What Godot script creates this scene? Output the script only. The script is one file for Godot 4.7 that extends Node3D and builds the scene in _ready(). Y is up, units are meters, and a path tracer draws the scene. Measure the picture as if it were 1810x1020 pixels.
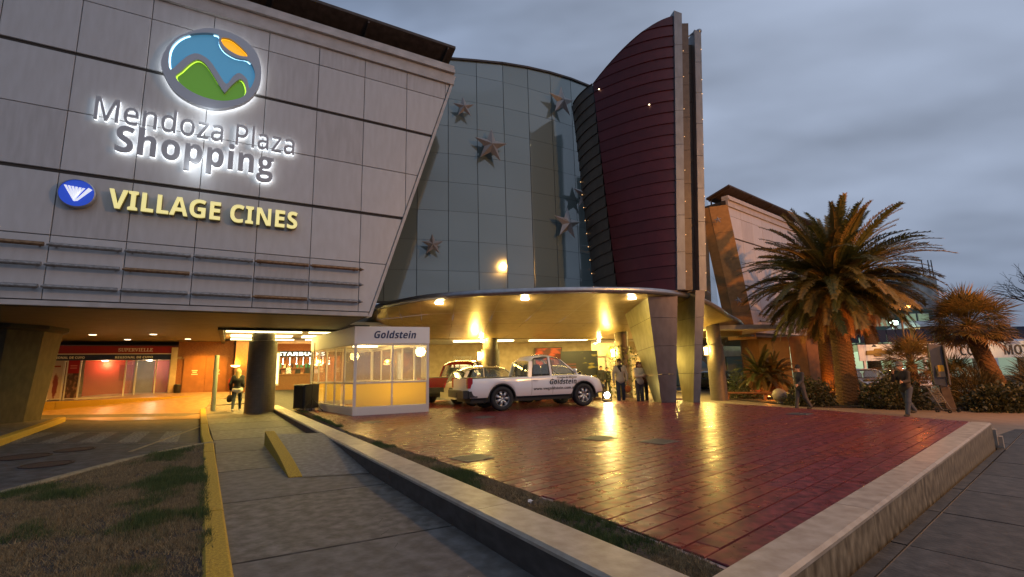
extends Node3D

const UP := Vector3.UP
var rng := RandomNumberGenerator.new()
var mats := {}
var used := {}

class G:
	var v := PackedVector3Array()
	var sg := PackedInt32Array()
	var s := -1
	func tri(a: Vector3, b: Vector3, c: Vector3) -> void:
		v.append(a); v.append(b); v.append(c); sg.append(s)
	func quad(a: Vector3, b: Vector3, c: Vector3, d: Vector3) -> void:
		tri(a, b, c); tri(a, c, d)
	func hexa(p: Array) -> void:   # p: four below, four above, the same order
		quad(p[0], p[1], p[2], p[3]); quad(p[7], p[6], p[5], p[4])
		for i in 4:
			var j := (i + 1) % 4
			quad(p[i], p[i + 4], p[j + 4], p[j])
	func box(c: Vector3, size: Vector3, b := Basis()) -> void:
		var h := size / 2.0
		var p := []
		for y in [-1, 1]:
			for k in [[-1, -1], [1, -1], [1, 1], [-1, 1]]:
				p.append(c + b * Vector3(k[0] * h.x, y * h.y, k[1] * h.z))
		hexa(p)
	func bar(a: Vector3, b: Vector3, w: float, d: float) -> void:
		var z := (b - a).normalized()
		var x := z.cross(Vector3.UP if absf(z.y) < 0.95 else Vector3.RIGHT).normalized()
		box((a + b) / 2.0, Vector3(w, d, a.distance_to(b)), Basis(x, z.cross(x), z))
	func prism(poly: PackedVector2Array, z0: float, z1: float, xf := Transform3D(), bevel := 0.0) -> void:
		var idx := Geometry2D.triangulate_polygon(poly)
		var top := poly
		if bevel > 0.0:
			var o := Geometry2D.offset_polygon(poly, -bevel, Geometry2D.JOIN_MITER)
			if o.size() == 1 and o[0].size() == poly.size():
				var q: PackedVector2Array = o[0]
				var best := 0
				for k in q.size():
					if q[k].distance_to(poly[0]) < q[best].distance_to(poly[0]):
						best = k
				var r := PackedVector2Array()
				for k in q.size():
					r.append(q[(best + k) % q.size()])
				if r.size() > 1 and r[1].distance_to(poly[1]) < bevel * 6.0 + 0.001:
					top = r
		var zb := z1 - (bevel if top != poly else 0.0)
		var n := poly.size()
		var ti := idx if top == poly else Geometry2D.triangulate_polygon(top)
		for k in range(0, ti.size(), 3):
			tri(xf * Vector3(top[ti[k]].x, top[ti[k]].y, z1), xf * Vector3(top[ti[k + 1]].x, top[ti[k + 1]].y, z1), xf * Vector3(top[ti[k + 2]].x, top[ti[k + 2]].y, z1))
		for k in range(0, idx.size(), 3):
			tri(xf * Vector3(poly[idx[k]].x, poly[idx[k]].y, z0), xf * Vector3(poly[idx[k + 2]].x, poly[idx[k + 2]].y, z0), xf * Vector3(poly[idx[k + 1]].x, poly[idx[k + 1]].y, z0))
		for k in n:
			var j := (k + 1) % n
			quad(xf * Vector3(poly[k].x, poly[k].y, z0), xf * Vector3(poly[j].x, poly[j].y, z0), xf * Vector3(poly[j].x, poly[j].y, zb), xf * Vector3(poly[k].x, poly[k].y, zb))
			if top != poly:
				quad(xf * Vector3(poly[k].x, poly[k].y, zb), xf * Vector3(poly[j].x, poly[j].y, zb), xf * Vector3(top[j].x, top[j].y, z1), xf * Vector3(top[k].x, top[k].y, z1))
	func tube(p: Array, r: Array, n := 10, caps := true) -> void:
		s = 0 if s < 0 else s + 1
		var rings := []
		var x := Vector3.ZERO
		for i in p.size():
			var t: Vector3 = ((p[mini(i + 1, p.size() - 1)] as Vector3) - (p[maxi(i - 1, 0)] as Vector3)).normalized()
			if x == Vector3.ZERO:
				x = t.cross(Vector3.UP if absf(t.y) < 0.9 else Vector3.RIGHT).normalized()
			x = (x - t * x.dot(t)).normalized()
			var y := t.cross(x)
			var ring := []
			for k in n:
				var a := TAU * k / n
				ring.append((p[i] as Vector3) + (x * cos(a) + y * sin(a)) * float(r[i]))
			rings.append(ring)
		for i in rings.size() - 1:
			for k in n:
				var j := (k + 1) % n
				quad(rings[i][k], rings[i + 1][k], rings[i + 1][j], rings[i][j])
		if caps:
			s += 1
			for k in range(1, n - 1):
				tri(rings[0][0], rings[0][k + 1], rings[0][k])
				tri(rings[-1][0], rings[-1][k], rings[-1][k + 1])
		s += 1
	func lathe(prof: Array, n := 20, xf := Transform3D(), smooth := true) -> void:
		if smooth:
			s = 0 if s < 0 else s + 1
		for i in prof.size() - 1:
			for k in n:
				var a := TAU * k / n
				var b := TAU * (k + 1) / n
				var p: Vector2 = prof[i]
				var q: Vector2 = prof[i + 1]
				var A := xf * Vector3(p.x * cos(a), p.y, p.x * sin(a))
				var B := xf * Vector3(p.x * cos(b), p.y, p.x * sin(b))
				var C := xf * Vector3(q.x * cos(b), q.y, q.x * sin(b))
				var D := xf * Vector3(q.x * cos(a), q.y, q.x * sin(a))
				if p.x > 0.0005:
					tri(A, C, B)
				if q.x > 0.0005:
					tri(A, D, C)
		s = -1 if not smooth else s + 1
	func grid(rows: Array, smooth := true) -> void:
		if smooth:
			s = 0 if s < 0 else s + 1
		for i in rows.size() - 1:
			for k in rows[i].size() - 1:
				quad(rows[i][k], rows[i + 1][k], rows[i + 1][k + 1], rows[i][k + 1])
		if smooth:
			s += 1
	func mesh() -> ArrayMesh:
		var st := SurfaceTool.new()
		st.begin(Mesh.PRIMITIVE_TRIANGLES)
		for i in sg.size():
			st.set_smooth_group(-1 if sg[i] < 0 else sg[i])
			for k in 3:
				st.add_vertex(v[i * 3 + k])
		st.generate_normals()
		st.index()
		return st.commit()

func lin(r: float, g: float, b: float) -> Color:
	return Color(r, g, b).linear_to_srgb()

var noises := {}
func noise_tex(freq: float, lo: Color, hi: Color, oct := 4, sd := 1, mid := 0.5, size := 512) -> NoiseTexture2D:
	var key := "%s%s%s%s%s%s" % [freq, lo, hi, oct, sd, mid]
	if noises.has(key):
		return noises[key]
	var f := FastNoiseLite.new()
	f.noise_type = FastNoiseLite.TYPE_SIMPLEX_SMOOTH
	f.frequency = freq; f.fractal_octaves = oct; f.seed = sd
	var t := NoiseTexture2D.new()
	t.width = size; t.height = size; t.seamless = true; t.noise = f
	var g := Gradient.new()
	g.offsets = PackedFloat32Array([0.5 - mid * 0.5, 0.5 + mid * 0.5]); g.colors = PackedColorArray([lo, hi])
	t.color_ramp = g
	noises[key] = t
	return t

# linear base colour, roughness, metallic; o: tex (NoiseTexture2D over the colour), scale, rtex, bump, emit ...
func mat(key: String, c := Color.WHITE, rough := 0.8, metal := 0.0, o := {}) -> StandardMaterial3D:
	if mats.has(key):
		return mats[key]
	var m := StandardMaterial3D.new()
	m.resource_name = key
	m.albedo_color = Color(c.r, c.g, c.b).linear_to_srgb()
	m.roughness = rough; m.metallic = metal
	m.cull_mode = BaseMaterial3D.CULL_DISABLED
	if o.has("spec"):
		m.metallic_specular = o.spec
	if o.has("tex") or o.has("bump") or o.has("rtex"):
		m.uv1_triplanar = true
		m.uv1_world_triplanar = o.get("world", true)
		m.uv1_scale = o.get("scale", Vector3.ONE * 0.5)
		m.uv1_triplanar_sharpness = 4.0
		if o.has("tex"):
			m.albedo_texture = o.tex
		if o.has("rtex"):
			m.roughness_texture = o.rtex; m.roughness_texture_channel = BaseMaterial3D.TEXTURE_CHANNEL_RED
		if o.has("bump"):
			m.heightmap_enabled = true; m.heightmap_texture = o.bump; m.heightmap_scale = o.get("height", 0.5)
	if o.has("detail"):
		m.detail_enabled = true; m.detail_albedo = o.detail; m.detail_blend_mode = BaseMaterial3D.BLEND_MODE_MUL
	if o.has("emit"):
		m.emission_enabled = true
		m.emission = (o.emit as Color).linear_to_srgb(); m.emission_energy_multiplier = o.get("power", 1.0)
	if o.has("alpha"):
		m.transparency = BaseMaterial3D.TRANSPARENCY_ALPHA; m.albedo_color.a = o.alpha
	if o.has("coat"):
		m.clearcoat_enabled = true; m.clearcoat = o.coat; m.clearcoat_roughness = o.get("coat_rough", 0.05)
	if o.has("back"):
		m.backlight_enabled = true; m.backlight = o.back
	mats[key] = m
	return m

func numbered(n: String) -> String:
	if not used.has(n):
		used[n] = 0
		return n
	used[n] += 1
	return "%s_%03d" % [n, used[n]]

func tag(o: Node3D, label := "", category := "", group := "", kind := "") -> Node3D:
	if label: o.set_meta("label", label)
	if category: o.set_meta("category", category)
	if group: o.set_meta("group", group)
	if kind: o.set_meta("kind", kind)
	return o

func thing(n: String, label: String, category: String, at := Vector3.ZERO, turn := 0.0, group := "") -> Node3D:
	var o := Node3D.new()
	o.name = numbered(n)
	add_child(o, true)
	o.position = at; o.rotation.y = turn
	tag(o, label, category, group)
	return o

func put(n: String, me: Mesh, m: Material, parent: Node3D = null, xf := Transform3D()) -> MeshInstance3D:
	var o := MeshInstance3D.new()
	o.mesh = me
	o.material_override = m
	o.transform = xf
	if parent:
		var names: Dictionary = parent.get_meta("names_", {})
		names[n] = int(names.get(n, -1)) + 1
		parent.set_meta("names_", names)
		o.name = n if names[n] == 0 else "%s_%03d" % [n, names[n]]
		parent.add_child(o, true)
	else:
		o.name = numbered(n)
		add_child(o, true)
	return o

func obj(n: String, g: G, m: Material, parent: Node3D = null, xf := Transform3D()) -> MeshInstance3D:
	return put(n, g.mesh(), m, parent, xf)

func struct(n: String, g: G, m: Material, label := "") -> MeshInstance3D:
	var o := obj(n, g, m)
	tag(o, label, "", "", "structure")
	return o

func stuff(n: String, g: G, m: Material, parent: Node3D, label := "") -> MeshInstance3D:
	var o := obj(n, g, m, parent)
	tag(o, label, "", "", "stuff")
	return o

func boxg(c: Vector3, size: Vector3, b := Basis()) -> G:
	var g := G.new()
	g.box(c, size, b)
	return g

func copy(o: Node3D, at: Vector3, turn: float, label: String, group := "") -> Node3D:
	var base := String(o.name).rstrip("0123456789").trim_suffix("_")
	var c: Node3D = o.duplicate()
	c.name = numbered(base)
	add_child(c, true)
	c.position = at; c.rotation.y = turn
	tag(c, label, "", group)
	return c

func V(x: float, y: float, z: float) -> Vector3:
	return Vector3(x, y, z)

func gh(x: float, z: float) -> float:      # the ground falls gently from left to right and climbs into the underpass
	var b := -0.012 * maxf(x, -40.0) if x < 0.0 else -0.03 * maxf(0.0, minf(x, 17.0) - 1.8)
	return b + 0.16 * clampf(-z - 19.0, 0.0, 4.0) * clampf((-x - 9.0) / 3.0, 0.0, 1.0)

func on(x: float, z: float, dy := 0.0) -> Vector3:
	return Vector3(x, gh(x, z) + dy, z)

# a thin sheet that follows the ground: cells of the polygon, each at its own height, with a skirt
func sheet(poly: PackedVector2Array, dy: float, cell := 1.5, skirt := 0.0) -> G:
	var g := G.new()
	var r := Rect2(poly[0], Vector2.ZERO)
	for p in poly:
		r = r.expand(p)
	g.s = 0
	var xs := ceili(r.size.x / cell)
	var zs := ceili(r.size.y / cell)
	for i in xs:
		for j in zs:
			var a := r.position + Vector2(i, j) * cell
			var c := PackedVector2Array([a, a + Vector2(cell, 0), a + Vector2(cell, cell), a + Vector2(0, cell)])
			for q in Geometry2D.intersect_polygons(poly, c):
				var idx := Geometry2D.triangulate_polygon(q)
				for k in range(0, idx.size(), 3):
					var A: Vector2 = q[idx[k]]
					var B: Vector2 = q[idx[k + 1]]
					var C: Vector2 = q[idx[k + 2]]
					if absf((B - A).cross(C - A)) > 1e-6:
						if (B - A).cross(C - A) > 0:
							g.tri(on(A.x, A.y, dy), on(B.x, B.y, dy), on(C.x, C.y, dy))
						else:
							g.tri(on(A.x, A.y, dy), on(C.x, C.y, dy), on(B.x, B.y, dy))
	if skirt > 0.0:
		g.s = -1
		for k in poly.size():
			var A := poly[k]
			var B := poly[(k + 1) % poly.size()]
			var m := maxi(1, ceili(A.distance_to(B) / cell))
			for t in m:
				var P := A.lerp(B, float(t) / m)
				var Q := A.lerp(B, float(t + 1) / m)
				g.quad(on(P.x, P.y, dy), on(Q.x, Q.y, dy), on(Q.x, Q.y, dy - skirt), on(P.x, P.y, dy - skirt))
	return g

func pv(a: Array) -> PackedVector2Array:
	var r := PackedVector2Array()
	for k in range(0, a.size(), 2):
		r.append(Vector2(a[k], a[k + 1]))
	return r

var fonts := {}
func font(bold := true, serif := false) -> SystemFont:
	var k := "%s%s" % [bold, serif]
	if not fonts.has(k):
		var f := SystemFont.new()
		f.font_names = PackedStringArray(["Droid Serif" if serif else "Droid Sans"])
		f.font_weight = 700 if bold else 400
		fonts[k] = f
	return fonts[k]

# lettering as separate meshes: called(n) parts under parent; at = baseline start, right and up axes; cap height, width overall
func lettering(parent: Node3D, n: String, text: String, at: Vector3, b: Basis, cap: float, width: float, depth: float, m: Material, bold := true, serif := false, slant := 0.0, back: Material = null) -> void:
	var f := font(bold, serif)
	var px := cap / 71.4
	var whole: float = f.get_string_size(text, HORIZONTAL_ALIGNMENT_LEFT, -1, 100).x * px
	var sx := width / whole
	for i in text.length():
		if text[i] == " ":
			continue
		var tm := TextMesh.new()
		tm.font = f; tm.font_size = 100; tm.pixel_size = px; tm.depth = depth; tm.text = text[i]
		tm.horizontal_alignment = HORIZONTAL_ALIGNMENT_LEFT; tm.vertical_alignment = VERTICAL_ALIGNMENT_BOTTOM
		tm.curve_step = 1.0
		var x: float = f.get_string_size(text.substr(0, i), HORIZONTAL_ALIGNMENT_LEFT, -1, 100).x * px * sx
		var drop: float = f.get_descent(100) * px
		var lb := b * Basis(V(sx, 0, 0), V(slant, 1, 0), V(0, 0, 1))
		put(n, tm, m, parent, Transform3D(lb, at + b * V(x, 0, 0) - b * V(0, drop, 0)))
		if back:
			var bm: TextMesh = tm.duplicate()
			bm.depth = 0.012
			put("halo_light", bm, back, parent, Transform3D(lb, at + b * V(x, 0, -depth * 0.5 - 0.03) - b * V(0, drop, 0)))

func omni(n: String, at: Vector3, c: Color, e: float, size := 0.1, parent: Node3D = null) -> void:
	var l := OmniLight3D.new()
	l.name = n
	l.light_color = c; l.light_energy = e; l.light_size = size; l.omni_range = 80.0; l.omni_attenuation = 2.0; l.shadow_enabled = true
	l.position = at
	(parent if parent else self).add_child(l, true)

func spot(n: String, at: Vector3, c: Color, e: float, size: float, angle: float, parent: Node3D) -> void:
	var l := SpotLight3D.new()
	l.name = n
	l.light_color = c; l.light_energy = e; l.light_size = size; l.spot_angle = angle; l.spot_range = 60.0; l.spot_attenuation = 2.0; l.shadow_enabled = true
	l.transform = Transform3D(Basis(Vector3.RIGHT, -PI / 2), at)
	parent.add_child(l, true)

func area(n: String, at: Vector3, down: Vector3, along: Vector3, size: Vector2, c: Color, e: float, parent: Node3D = null) -> void:
	var l := AreaLight3D.new()
	l.name = n
	l.light_color = c; l.light_energy = e; l.area_size = size; l.area_range = 40.0; l.shadow_enabled = true
	var z := -down.normalized()
	var x := along.normalized()
	l.transform = Transform3D(Basis(x, z.cross(x), z), at)
	(parent if parent else self).add_child(l, true)

func _ready() -> void:
	rng.seed = 20240611
	# ---- camera, sky, sun, exposure
	var cam := Camera3D.new()
	cam.name = "camera"
	cam.fov = 61.93; cam.near = 0.05; cam.far = 2000.0
	cam.position = V(0, 1.5, 0)
	cam.basis = Basis(Vector3.RIGHT, 0.168962) * Basis(Vector3.BACK, -0.025)
	add_child(cam)
	cam.current = true
	var env := Environment.new()
	env.background_mode = Environment.BG_SKY
	var sky := Sky.new()
	var pm := PanoramaSkyMaterial.new()
	pm.panorama = dusk_sky()
	sky.sky_material = pm
	env.sky = sky
	env.background_energy_multiplier = 1.0
	env.tonemap_mode = Environment.TONE_MAPPER_LINEAR
	env.tonemap_exposure = 1.0
	env.sdfgi_enabled = true; env.ssao_enabled = true; env.ssil_enabled = true
	var we := WorldEnvironment.new()
	we.name = "dusk_environment"
	we.environment = env
	add_child(we)
	var sun := DirectionalLight3D.new()
	sun.name = "dusk_light"
	sun.light_energy = 0.02; sun.light_angular_distance = 40.0; sun.light_color = Color(0.8, 0.85, 1.0)
	sun.rotation = V(-0.9, 0.6, 0); sun.shadow_enabled = true
	add_child(sun)
	make_materials()
	ground_and_paving()
	mall_wing()
	wing_signs()
	glass_hall()
	sail_tower()
	entrance_canopy()
	right_wing()
	underpass()
	mall_entrance()
	plaza()
	booth()
	vehicles()
	people()
	garden()
	background()
	street_lamps()
	for o in find_children("*", "", true, false):
		if o.has_meta("names_"):
			o.remove_meta("names_")

func dusk_sky() -> ImageTexture:
	var w := 1024
	var h := 512
	var im := Image.create(w, h, false, Image.FORMAT_RGBF)
	var f := FastNoiseLite.new()
	f.noise_type = FastNoiseLite.TYPE_SIMPLEX_SMOOTH; f.frequency = 1.0; f.fractal_octaves = 5; f.seed = 11
	var f2 := FastNoiseLite.new()
	f2.noise_type = FastNoiseLite.TYPE_SIMPLEX_SMOOTH; f2.frequency = 1.0; f2.fractal_octaves = 3; f2.seed = 5
	for j in h:
		var el := (0.5 - (j + 0.5) / h) * PI
		for i in w:
			var az := ((i + 0.5) / w - 0.5) * TAU          # 0 looks along -z, to the right is positive
			var d := Vector3(sin(az) * cos(el), sin(el), -cos(az) * cos(el))
			var y := maxf(d.y, 0.0)
			# a flat layer of cloud: look the noise up where the ray meets it
			var q := Vector2(d.x, d.z) / (y + 0.16)
			var n := f.get_noise_3d(q.x * 1.1 + q.y * 0.8, q.y * 2.6 - q.x * 0.6, 0.4)
			var n2 := f2.get_noise_3d(q.x * 0.32, q.y * 0.5, 3.0)
			var side := smoothstep(-0.55, 0.95, d.x * 0.97 - 0.1 * d.z * 0.0)
			var base := Color(0.385, 0.455, 0.60).lerp(Color(0.095, 0.150, 0.260), side)
			var low := exp(-y * 7.0)
			if d.z > 0.0:      # heavier cloud low in the sky behind the photographer, as the glass wall mirrors it
				base = base.lerp(base * 0.55, exp(-y * 4.0) * smoothstep(0.0, 0.5, d.z))
			var c := base * (1.0 + 0.95 * n * (0.3 + side) + 0.38 * n2 * (0.5 + side))
			c = c.lerp(Color(0.15, 0.215, 0.34), low * 0.45)
			if d.y < 0.0:
				c = c.lerp(Color(0.05, 0.05, 0.055), clampf(-d.y * 8.0, 0, 1))
			im.set_pixel(i, j, c)
	return ImageTexture.create_from_image(im)

func make_materials() -> void:
	var g1 := noise_tex(0.012, Color(0.86, 0.85, 0.84), Color.WHITE, 5, 3, 0.9)
	var grain := noise_tex(0.09, Color(0.78, 0.78, 0.78), Color.WHITE, 4, 4, 0.8)
	var blot := noise_tex(0.02, Color(0.72, 0.70, 0.67), Color.WHITE, 5, 8, 0.9)
	var bumpy := noise_tex(0.12, Color.BLACK, Color.WHITE, 4, 9, 1.0)
	mat("panel", lin(0.52, 0.51, 0.50).srgb_to_linear(), 0.42, 0.0, {"tex": noise_tex(0.02, Color(0.95, 0.945, 0.935), Color.WHITE, 5, 21, 0.8), "scale": V(0.5, 0.09, 0.5)})
	mat("panel_b", lin(0.545, 0.535, 0.525).srgb_to_linear(), 0.38, 0.0, {"tex": noise_tex(0.02, Color(0.95, 0.945, 0.935), Color.WHITE, 5, 21, 0.8), "scale": V(0.4, 0.12, 0.4)})
	mat("panel_c", lin(0.495, 0.483, 0.472).srgb_to_linear(), 0.45, 0.0, {"tex": noise_tex(0.02, Color(0.92, 0.91, 0.90), Color.WHITE, 5, 21, 0.8), "scale": V(0.6, 0.07, 0.6)})
	mat("joint", Color(0.05, 0.045, 0.04), 0.9)
	mat("dark", Color(0.02, 0.019, 0.018), 0.7)
	mat("cornice", Color(0.52, 0.49, 0.46), 0.5, 0.0, {"tex": g1, "scale": V(0.3, 0.3, 0.3)})
	mat("eave", Color(0.10, 0.075, 0.06), 0.6, 0.3, {"tex": blot, "scale": V(0.3, 0.3, 0.3)})
	mat("bar", Color(0.36, 0.345, 0.33), 0.42, 0.45, {"tex": blot, "scale": V(1, 1, 1)})
	mat("bar_rust", Color(0.36, 0.22, 0.12), 0.5, 0.7, {"tex": blot, "scale": V(1, 1, 1)})
	mat("letter", Color(0.44, 0.43, 0.42), 0.45, 0.3)
	mat("halo", Color(0.8, 0.85, 0.9), 0.6, 0.0, {"emit": Color(0.86, 0.92, 1.0), "power": 3.4})
	mat("ring", Color(0.40, 0.40, 0.41), 0.4, 0.5)
	mat("logo_sky", Color(0.08, 0.28, 0.42), 0.25, 0.0, {"emit": Color(0.05, 0.19, 0.33), "power": 0.75})
	mat("logo_hill", Color(0.1, 0.3, 0.03), 0.25, 0.0, {"emit": Color(0.07, 0.17, 0.008), "power": 0.75})
	mat("logo_sun", Color(0.9, 0.5, 0.02), 0.3, 0.0, {"emit": Color(0.9, 0.42, 0.01), "power": 0.8})
	mat("led_blue", Color(0.5, 0.8, 1.0), 0.4, 0.0, {"emit": Color(0.45, 0.8, 1.0), "power": 3.0})
	mat("led_green", Color(0.5, 0.9, 0.1), 0.4, 0.0, {"emit": Color(0.5, 0.85, 0.06), "power": 1.6})
	mat("led_orange", Color(1, 0.6, 0.1), 0.4, 0.0, {"emit": Color(1.0, 0.5, 0.03), "power": 1.8})
	mat("cine", Color(0.8, 0.75, 0.35), 0.35, 0.0, {"emit": Color(0.92, 0.80, 0.30), "power": 0.62})
	mat("cine_side", Color(0.22, 0.19, 0.08), 0.5)
	mat("disc_blue", Color(0.02, 0.06, 0.4), 0.3, 0.0, {"emit": Color(0.012, 0.05, 0.42), "power": 0.8})
	mat("disc_white", Color(0.8, 0.8, 0.8), 0.4, 0.0, {"emit": Color(0.75, 0.8, 0.95), "power": 0.7})
	mat("pane_mirror", Color(0.182, 0.222, 0.205), 0.06, 0.12, {"coat": 1.0, "coat_rough": 0.02})
	mat("pane_mirror_b", Color(0.165, 0.204, 0.19), 0.07, 0.12, {"coat": 1.0, "coat_rough": 0.025})
	mat("mullion", Color(0.07, 0.07, 0.065), 0.5, 0.3)
	mat("sail", Color(0.098, 0.0145, 0.0145), 0.36, 0.25, {"tex": g1, "scale": V(0.4, 0.4, 0.4)})
	mat("sail_b", Color(0.084, 0.012, 0.0125), 0.4, 0.25, {"tex": g1, "scale": V(0.4, 0.4, 0.4)})
	mat("sail_brown", Color(0.125, 0.10, 0.08), 0.42, 0.3, {"tex": g1, "scale": V(0.4, 0.4, 0.4)})
	mat("fin", Color(0.30, 0.30, 0.31), 0.5, 0.2, {"tex": g1, "scale": V(0.5, 0.2, 0.5)})
	mat("end_brown", Color(0.42, 0.255, 0.105), 0.5, 0.1, {"tex": g1, "scale": V(0.5, 0.5, 0.5)})
	mat("fin_brown", Color(0.15, 0.105, 0.07), 0.5, 0.2, {"tex": g1, "scale": V(0.5, 0.5, 0.5)})
	mat("soffit", Color(0.36, 0.255, 0.115), 0.34, 0.6, {"tex": g1, "scale": V(0.35, 0.35, 0.35)})
	mat("fascia", Color(0.42, 0.42, 0.43), 0.32, 0.8, {"tex": g1, "scale": V(0.4, 0.4, 0.4)})
	mat("steel_lit_side", Color(0.50, 0.48, 0.26), 0.3, 0.75, {"tex": g1, "scale": V(0.5, 0.25, 0.5)})  # steel tinted yellow-green: light from the entrance painted into the colour
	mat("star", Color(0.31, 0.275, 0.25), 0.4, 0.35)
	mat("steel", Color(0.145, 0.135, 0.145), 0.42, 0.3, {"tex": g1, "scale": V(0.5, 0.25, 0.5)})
	mat("white_ceiling", Color(0.62, 0.58, 0.50), 0.8, 0.0, {"tex": g1, "scale": V(0.3, 0.3, 0.3)})
	mat("ceiling", Color(0.13, 0.115, 0.08), 0.7, 0.0, {"tex": g1, "scale": V(0.25, 0.25, 0.25)})
	mat("tube", Color(1, 0.95, 0.8), 0.5, 0.0, {"emit": Color(1.0, 0.84, 0.42), "power": 6.0})
	mat("lamp_warm", Color(1, 0.8, 0.4), 0.5, 0.0, {"emit": Color(1.0, 0.68, 0.24), "power": 9.0})
	mat("lamp_white", Color(1, 1, 1), 0.5, 0.0, {"emit": Color(1.0, 0.95, 0.82), "power": 10.0})
	mat("lamp_cool", Color(1, 1, 1), 0.5, 0.0, {"emit": Color(0.8, 1.0, 0.85), "power": 12.0})
	mat("lamp_small", Color(1, 0.9, 0.7), 0.5, 0.0, {"emit": Color(1.0, 0.8, 0.5), "power": 4.0})
	mat("bulb", Color(1, 0.8, 0.4), 0.5, 0.0, {"emit": Color(1.0, 0.55, 0.22), "power": 2.2})
	mat("lamp_orange", Color(1, 0.6, 0.2), 0.5, 0.0, {"emit": Color(1.0, 0.42, 0.08), "power": 14.0})
	mat("column", Color(0.115, 0.095, 0.07), 0.5, 0.1, {"tex": g1, "scale": V(0.6, 2.5, 0.6)})
	mat("pillar", Color(0.065, 0.05, 0.026), 0.6, 0.0, {"tex": blot, "scale": V(0.5, 0.2, 0.5)})
	mat("asphalt", Color(0.060, 0.060, 0.064), 0.75, 0.0, {"tex": blot, "scale": V(0.35, 0.35, 0.35), "bump": bumpy, "height": 0.35})
	mat("road", Color(0.075, 0.076, 0.082), 0.72, 0.0, {"tex": noise_tex(0.03, Color(0.55, 0.53, 0.5), Color.WHITE, 6, 51, 0.8), "scale": V(0.22, 0.22, 0.22), "bump": bumpy, "height": 0.4})
	mat("walk", Color(0.165, 0.155, 0.143), 0.62, 0.0, {"tex": noise_tex(0.035, Color(0.60, 0.58, 0.55), Color.WHITE, 6, 52, 0.8), "scale": V(0.3, 0.3, 0.3), "bump": bumpy, "height": 0.3})
	mat("walk_b", Color(0.14, 0.132, 0.124), 0.65, 0.0, {"tex": noise_tex(0.035, Color(0.72, 0.70, 0.67), Color.WHITE, 6, 53, 0.8), "scale": V(0.27, 0.27, 0.27), "bump": bumpy, "height": 0.3})
	mat("pave", Color(0.062, 0.058, 0.056), 0.6, 0.0, {"tex": noise_tex(0.03, Color(0.5, 0.48, 0.46), Color.WHITE, 6, 54, 0.8), "scale": V(0.35, 0.35, 0.35), "bump": bumpy, "height": 0.3})
	mat("pave_b", Color(0.054, 0.05, 0.048), 0.62, 0.0, {"tex": noise_tex(0.03, Color(0.5, 0.48, 0.46), Color.WHITE, 6, 55, 0.8), "scale": V(0.3, 0.3, 0.3), "bump": bumpy, "height": 0.3})
	mat("pave_far", Color(0.20, 0.16, 0.125), 0.6, 0.0, {"tex": g1, "scale": V(0.2, 0.2, 0.2)})
	mat("yellow", Color(0.50, 0.33, 0.022), 0.7, 0.0, {"tex": noise_tex(0.05, Color(0.74, 0.71, 0.66), Color.WHITE, 6, 56, 0.7), "scale": V(1.1, 1.1, 1.1), "bump": bumpy, "height": 0.3})
	mat("kerb", Color(0.30, 0.25, 0.15), 0.8, 0.0, {"tex": blot, "scale": V(0.5, 0.5, 0.5)})
	mat("paint", Color(0.27, 0.265, 0.245), 0.7, 0.0, {"tex": noise_tex(0.06, Color(0.3, 0.3, 0.3), Color.WHITE, 5, 57, 0.7), "scale": V(0.5, 0.5, 0.5)})
	mat("soil", Color(0.055, 0.042, 0.03), 0.95, 0.0, {"tex": blot, "scale": V(0.4, 0.4, 0.4), "bump": bumpy, "height": 1.5})
	mat("rust_iron", Color(0.06, 0.035, 0.028), 0.7, 0.3, {"tex": grain, "scale": V(1, 1, 1)})
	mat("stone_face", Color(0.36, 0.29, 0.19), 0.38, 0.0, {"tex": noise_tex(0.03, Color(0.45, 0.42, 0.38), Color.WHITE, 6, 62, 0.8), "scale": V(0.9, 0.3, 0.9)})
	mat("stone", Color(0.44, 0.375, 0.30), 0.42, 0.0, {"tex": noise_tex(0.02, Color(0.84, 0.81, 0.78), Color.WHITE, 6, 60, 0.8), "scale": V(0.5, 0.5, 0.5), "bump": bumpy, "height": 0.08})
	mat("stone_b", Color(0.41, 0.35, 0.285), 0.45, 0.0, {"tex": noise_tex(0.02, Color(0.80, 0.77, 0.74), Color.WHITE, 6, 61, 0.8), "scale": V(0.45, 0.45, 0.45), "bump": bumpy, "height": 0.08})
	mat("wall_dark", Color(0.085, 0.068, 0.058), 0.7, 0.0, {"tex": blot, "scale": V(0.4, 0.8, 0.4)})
	mat("grout", Color(0.34, 0.26, 0.245), 0.5)
	for i in 5:
		var t: float = [1.0, 0.85, 1.12, 0.93, 1.05][i]
		mat("tile%d" % i, Color(0.27 * t, 0.054 * t, [0.048, 0.052, 0.048, 0.06, 0.046][i]), [0.42, 0.46, 0.40, 0.44, 0.48][i], 0.0, {"tex": noise_tex(0.03, Color(0.55, 0.58, 0.62), Color.WHITE, 6, 70, 0.9), "scale": V(0.4, 0.4, 0.4), "rtex": noise_tex(0.02, Color(0.5, 0.5, 0.5), Color.WHITE, 6, 71, 0.9), "bump": noise_tex(0.012, Color.BLACK, Color.WHITE, 3, 72, 1.0), "height": 0.12, "spec": 0.26})
	mat("grate", Color(0.14, 0.13, 0.12), 0.5, 0.6)
	mat("frame_white", Color(0.62, 0.58, 0.52), 0.45)
	mat("board_white", Color(0.74, 0.73, 0.72), 0.5)
	mat("clear_glass", Color(1, 1, 1), 0.03, 0.0, {"alpha": 0.06})
	mat("tint_glass", Color(0.25, 0.3, 0.28), 0.04, 0.0, {"alpha": 0.35})
	mat("frost", Color(0.78, 0.70, 0.24), 0.6, 0.0, {"back": Color(0.95, 0.86, 0.36)})
	mat("navy", Color(0.015, 0.03, 0.10), 0.5)
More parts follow.
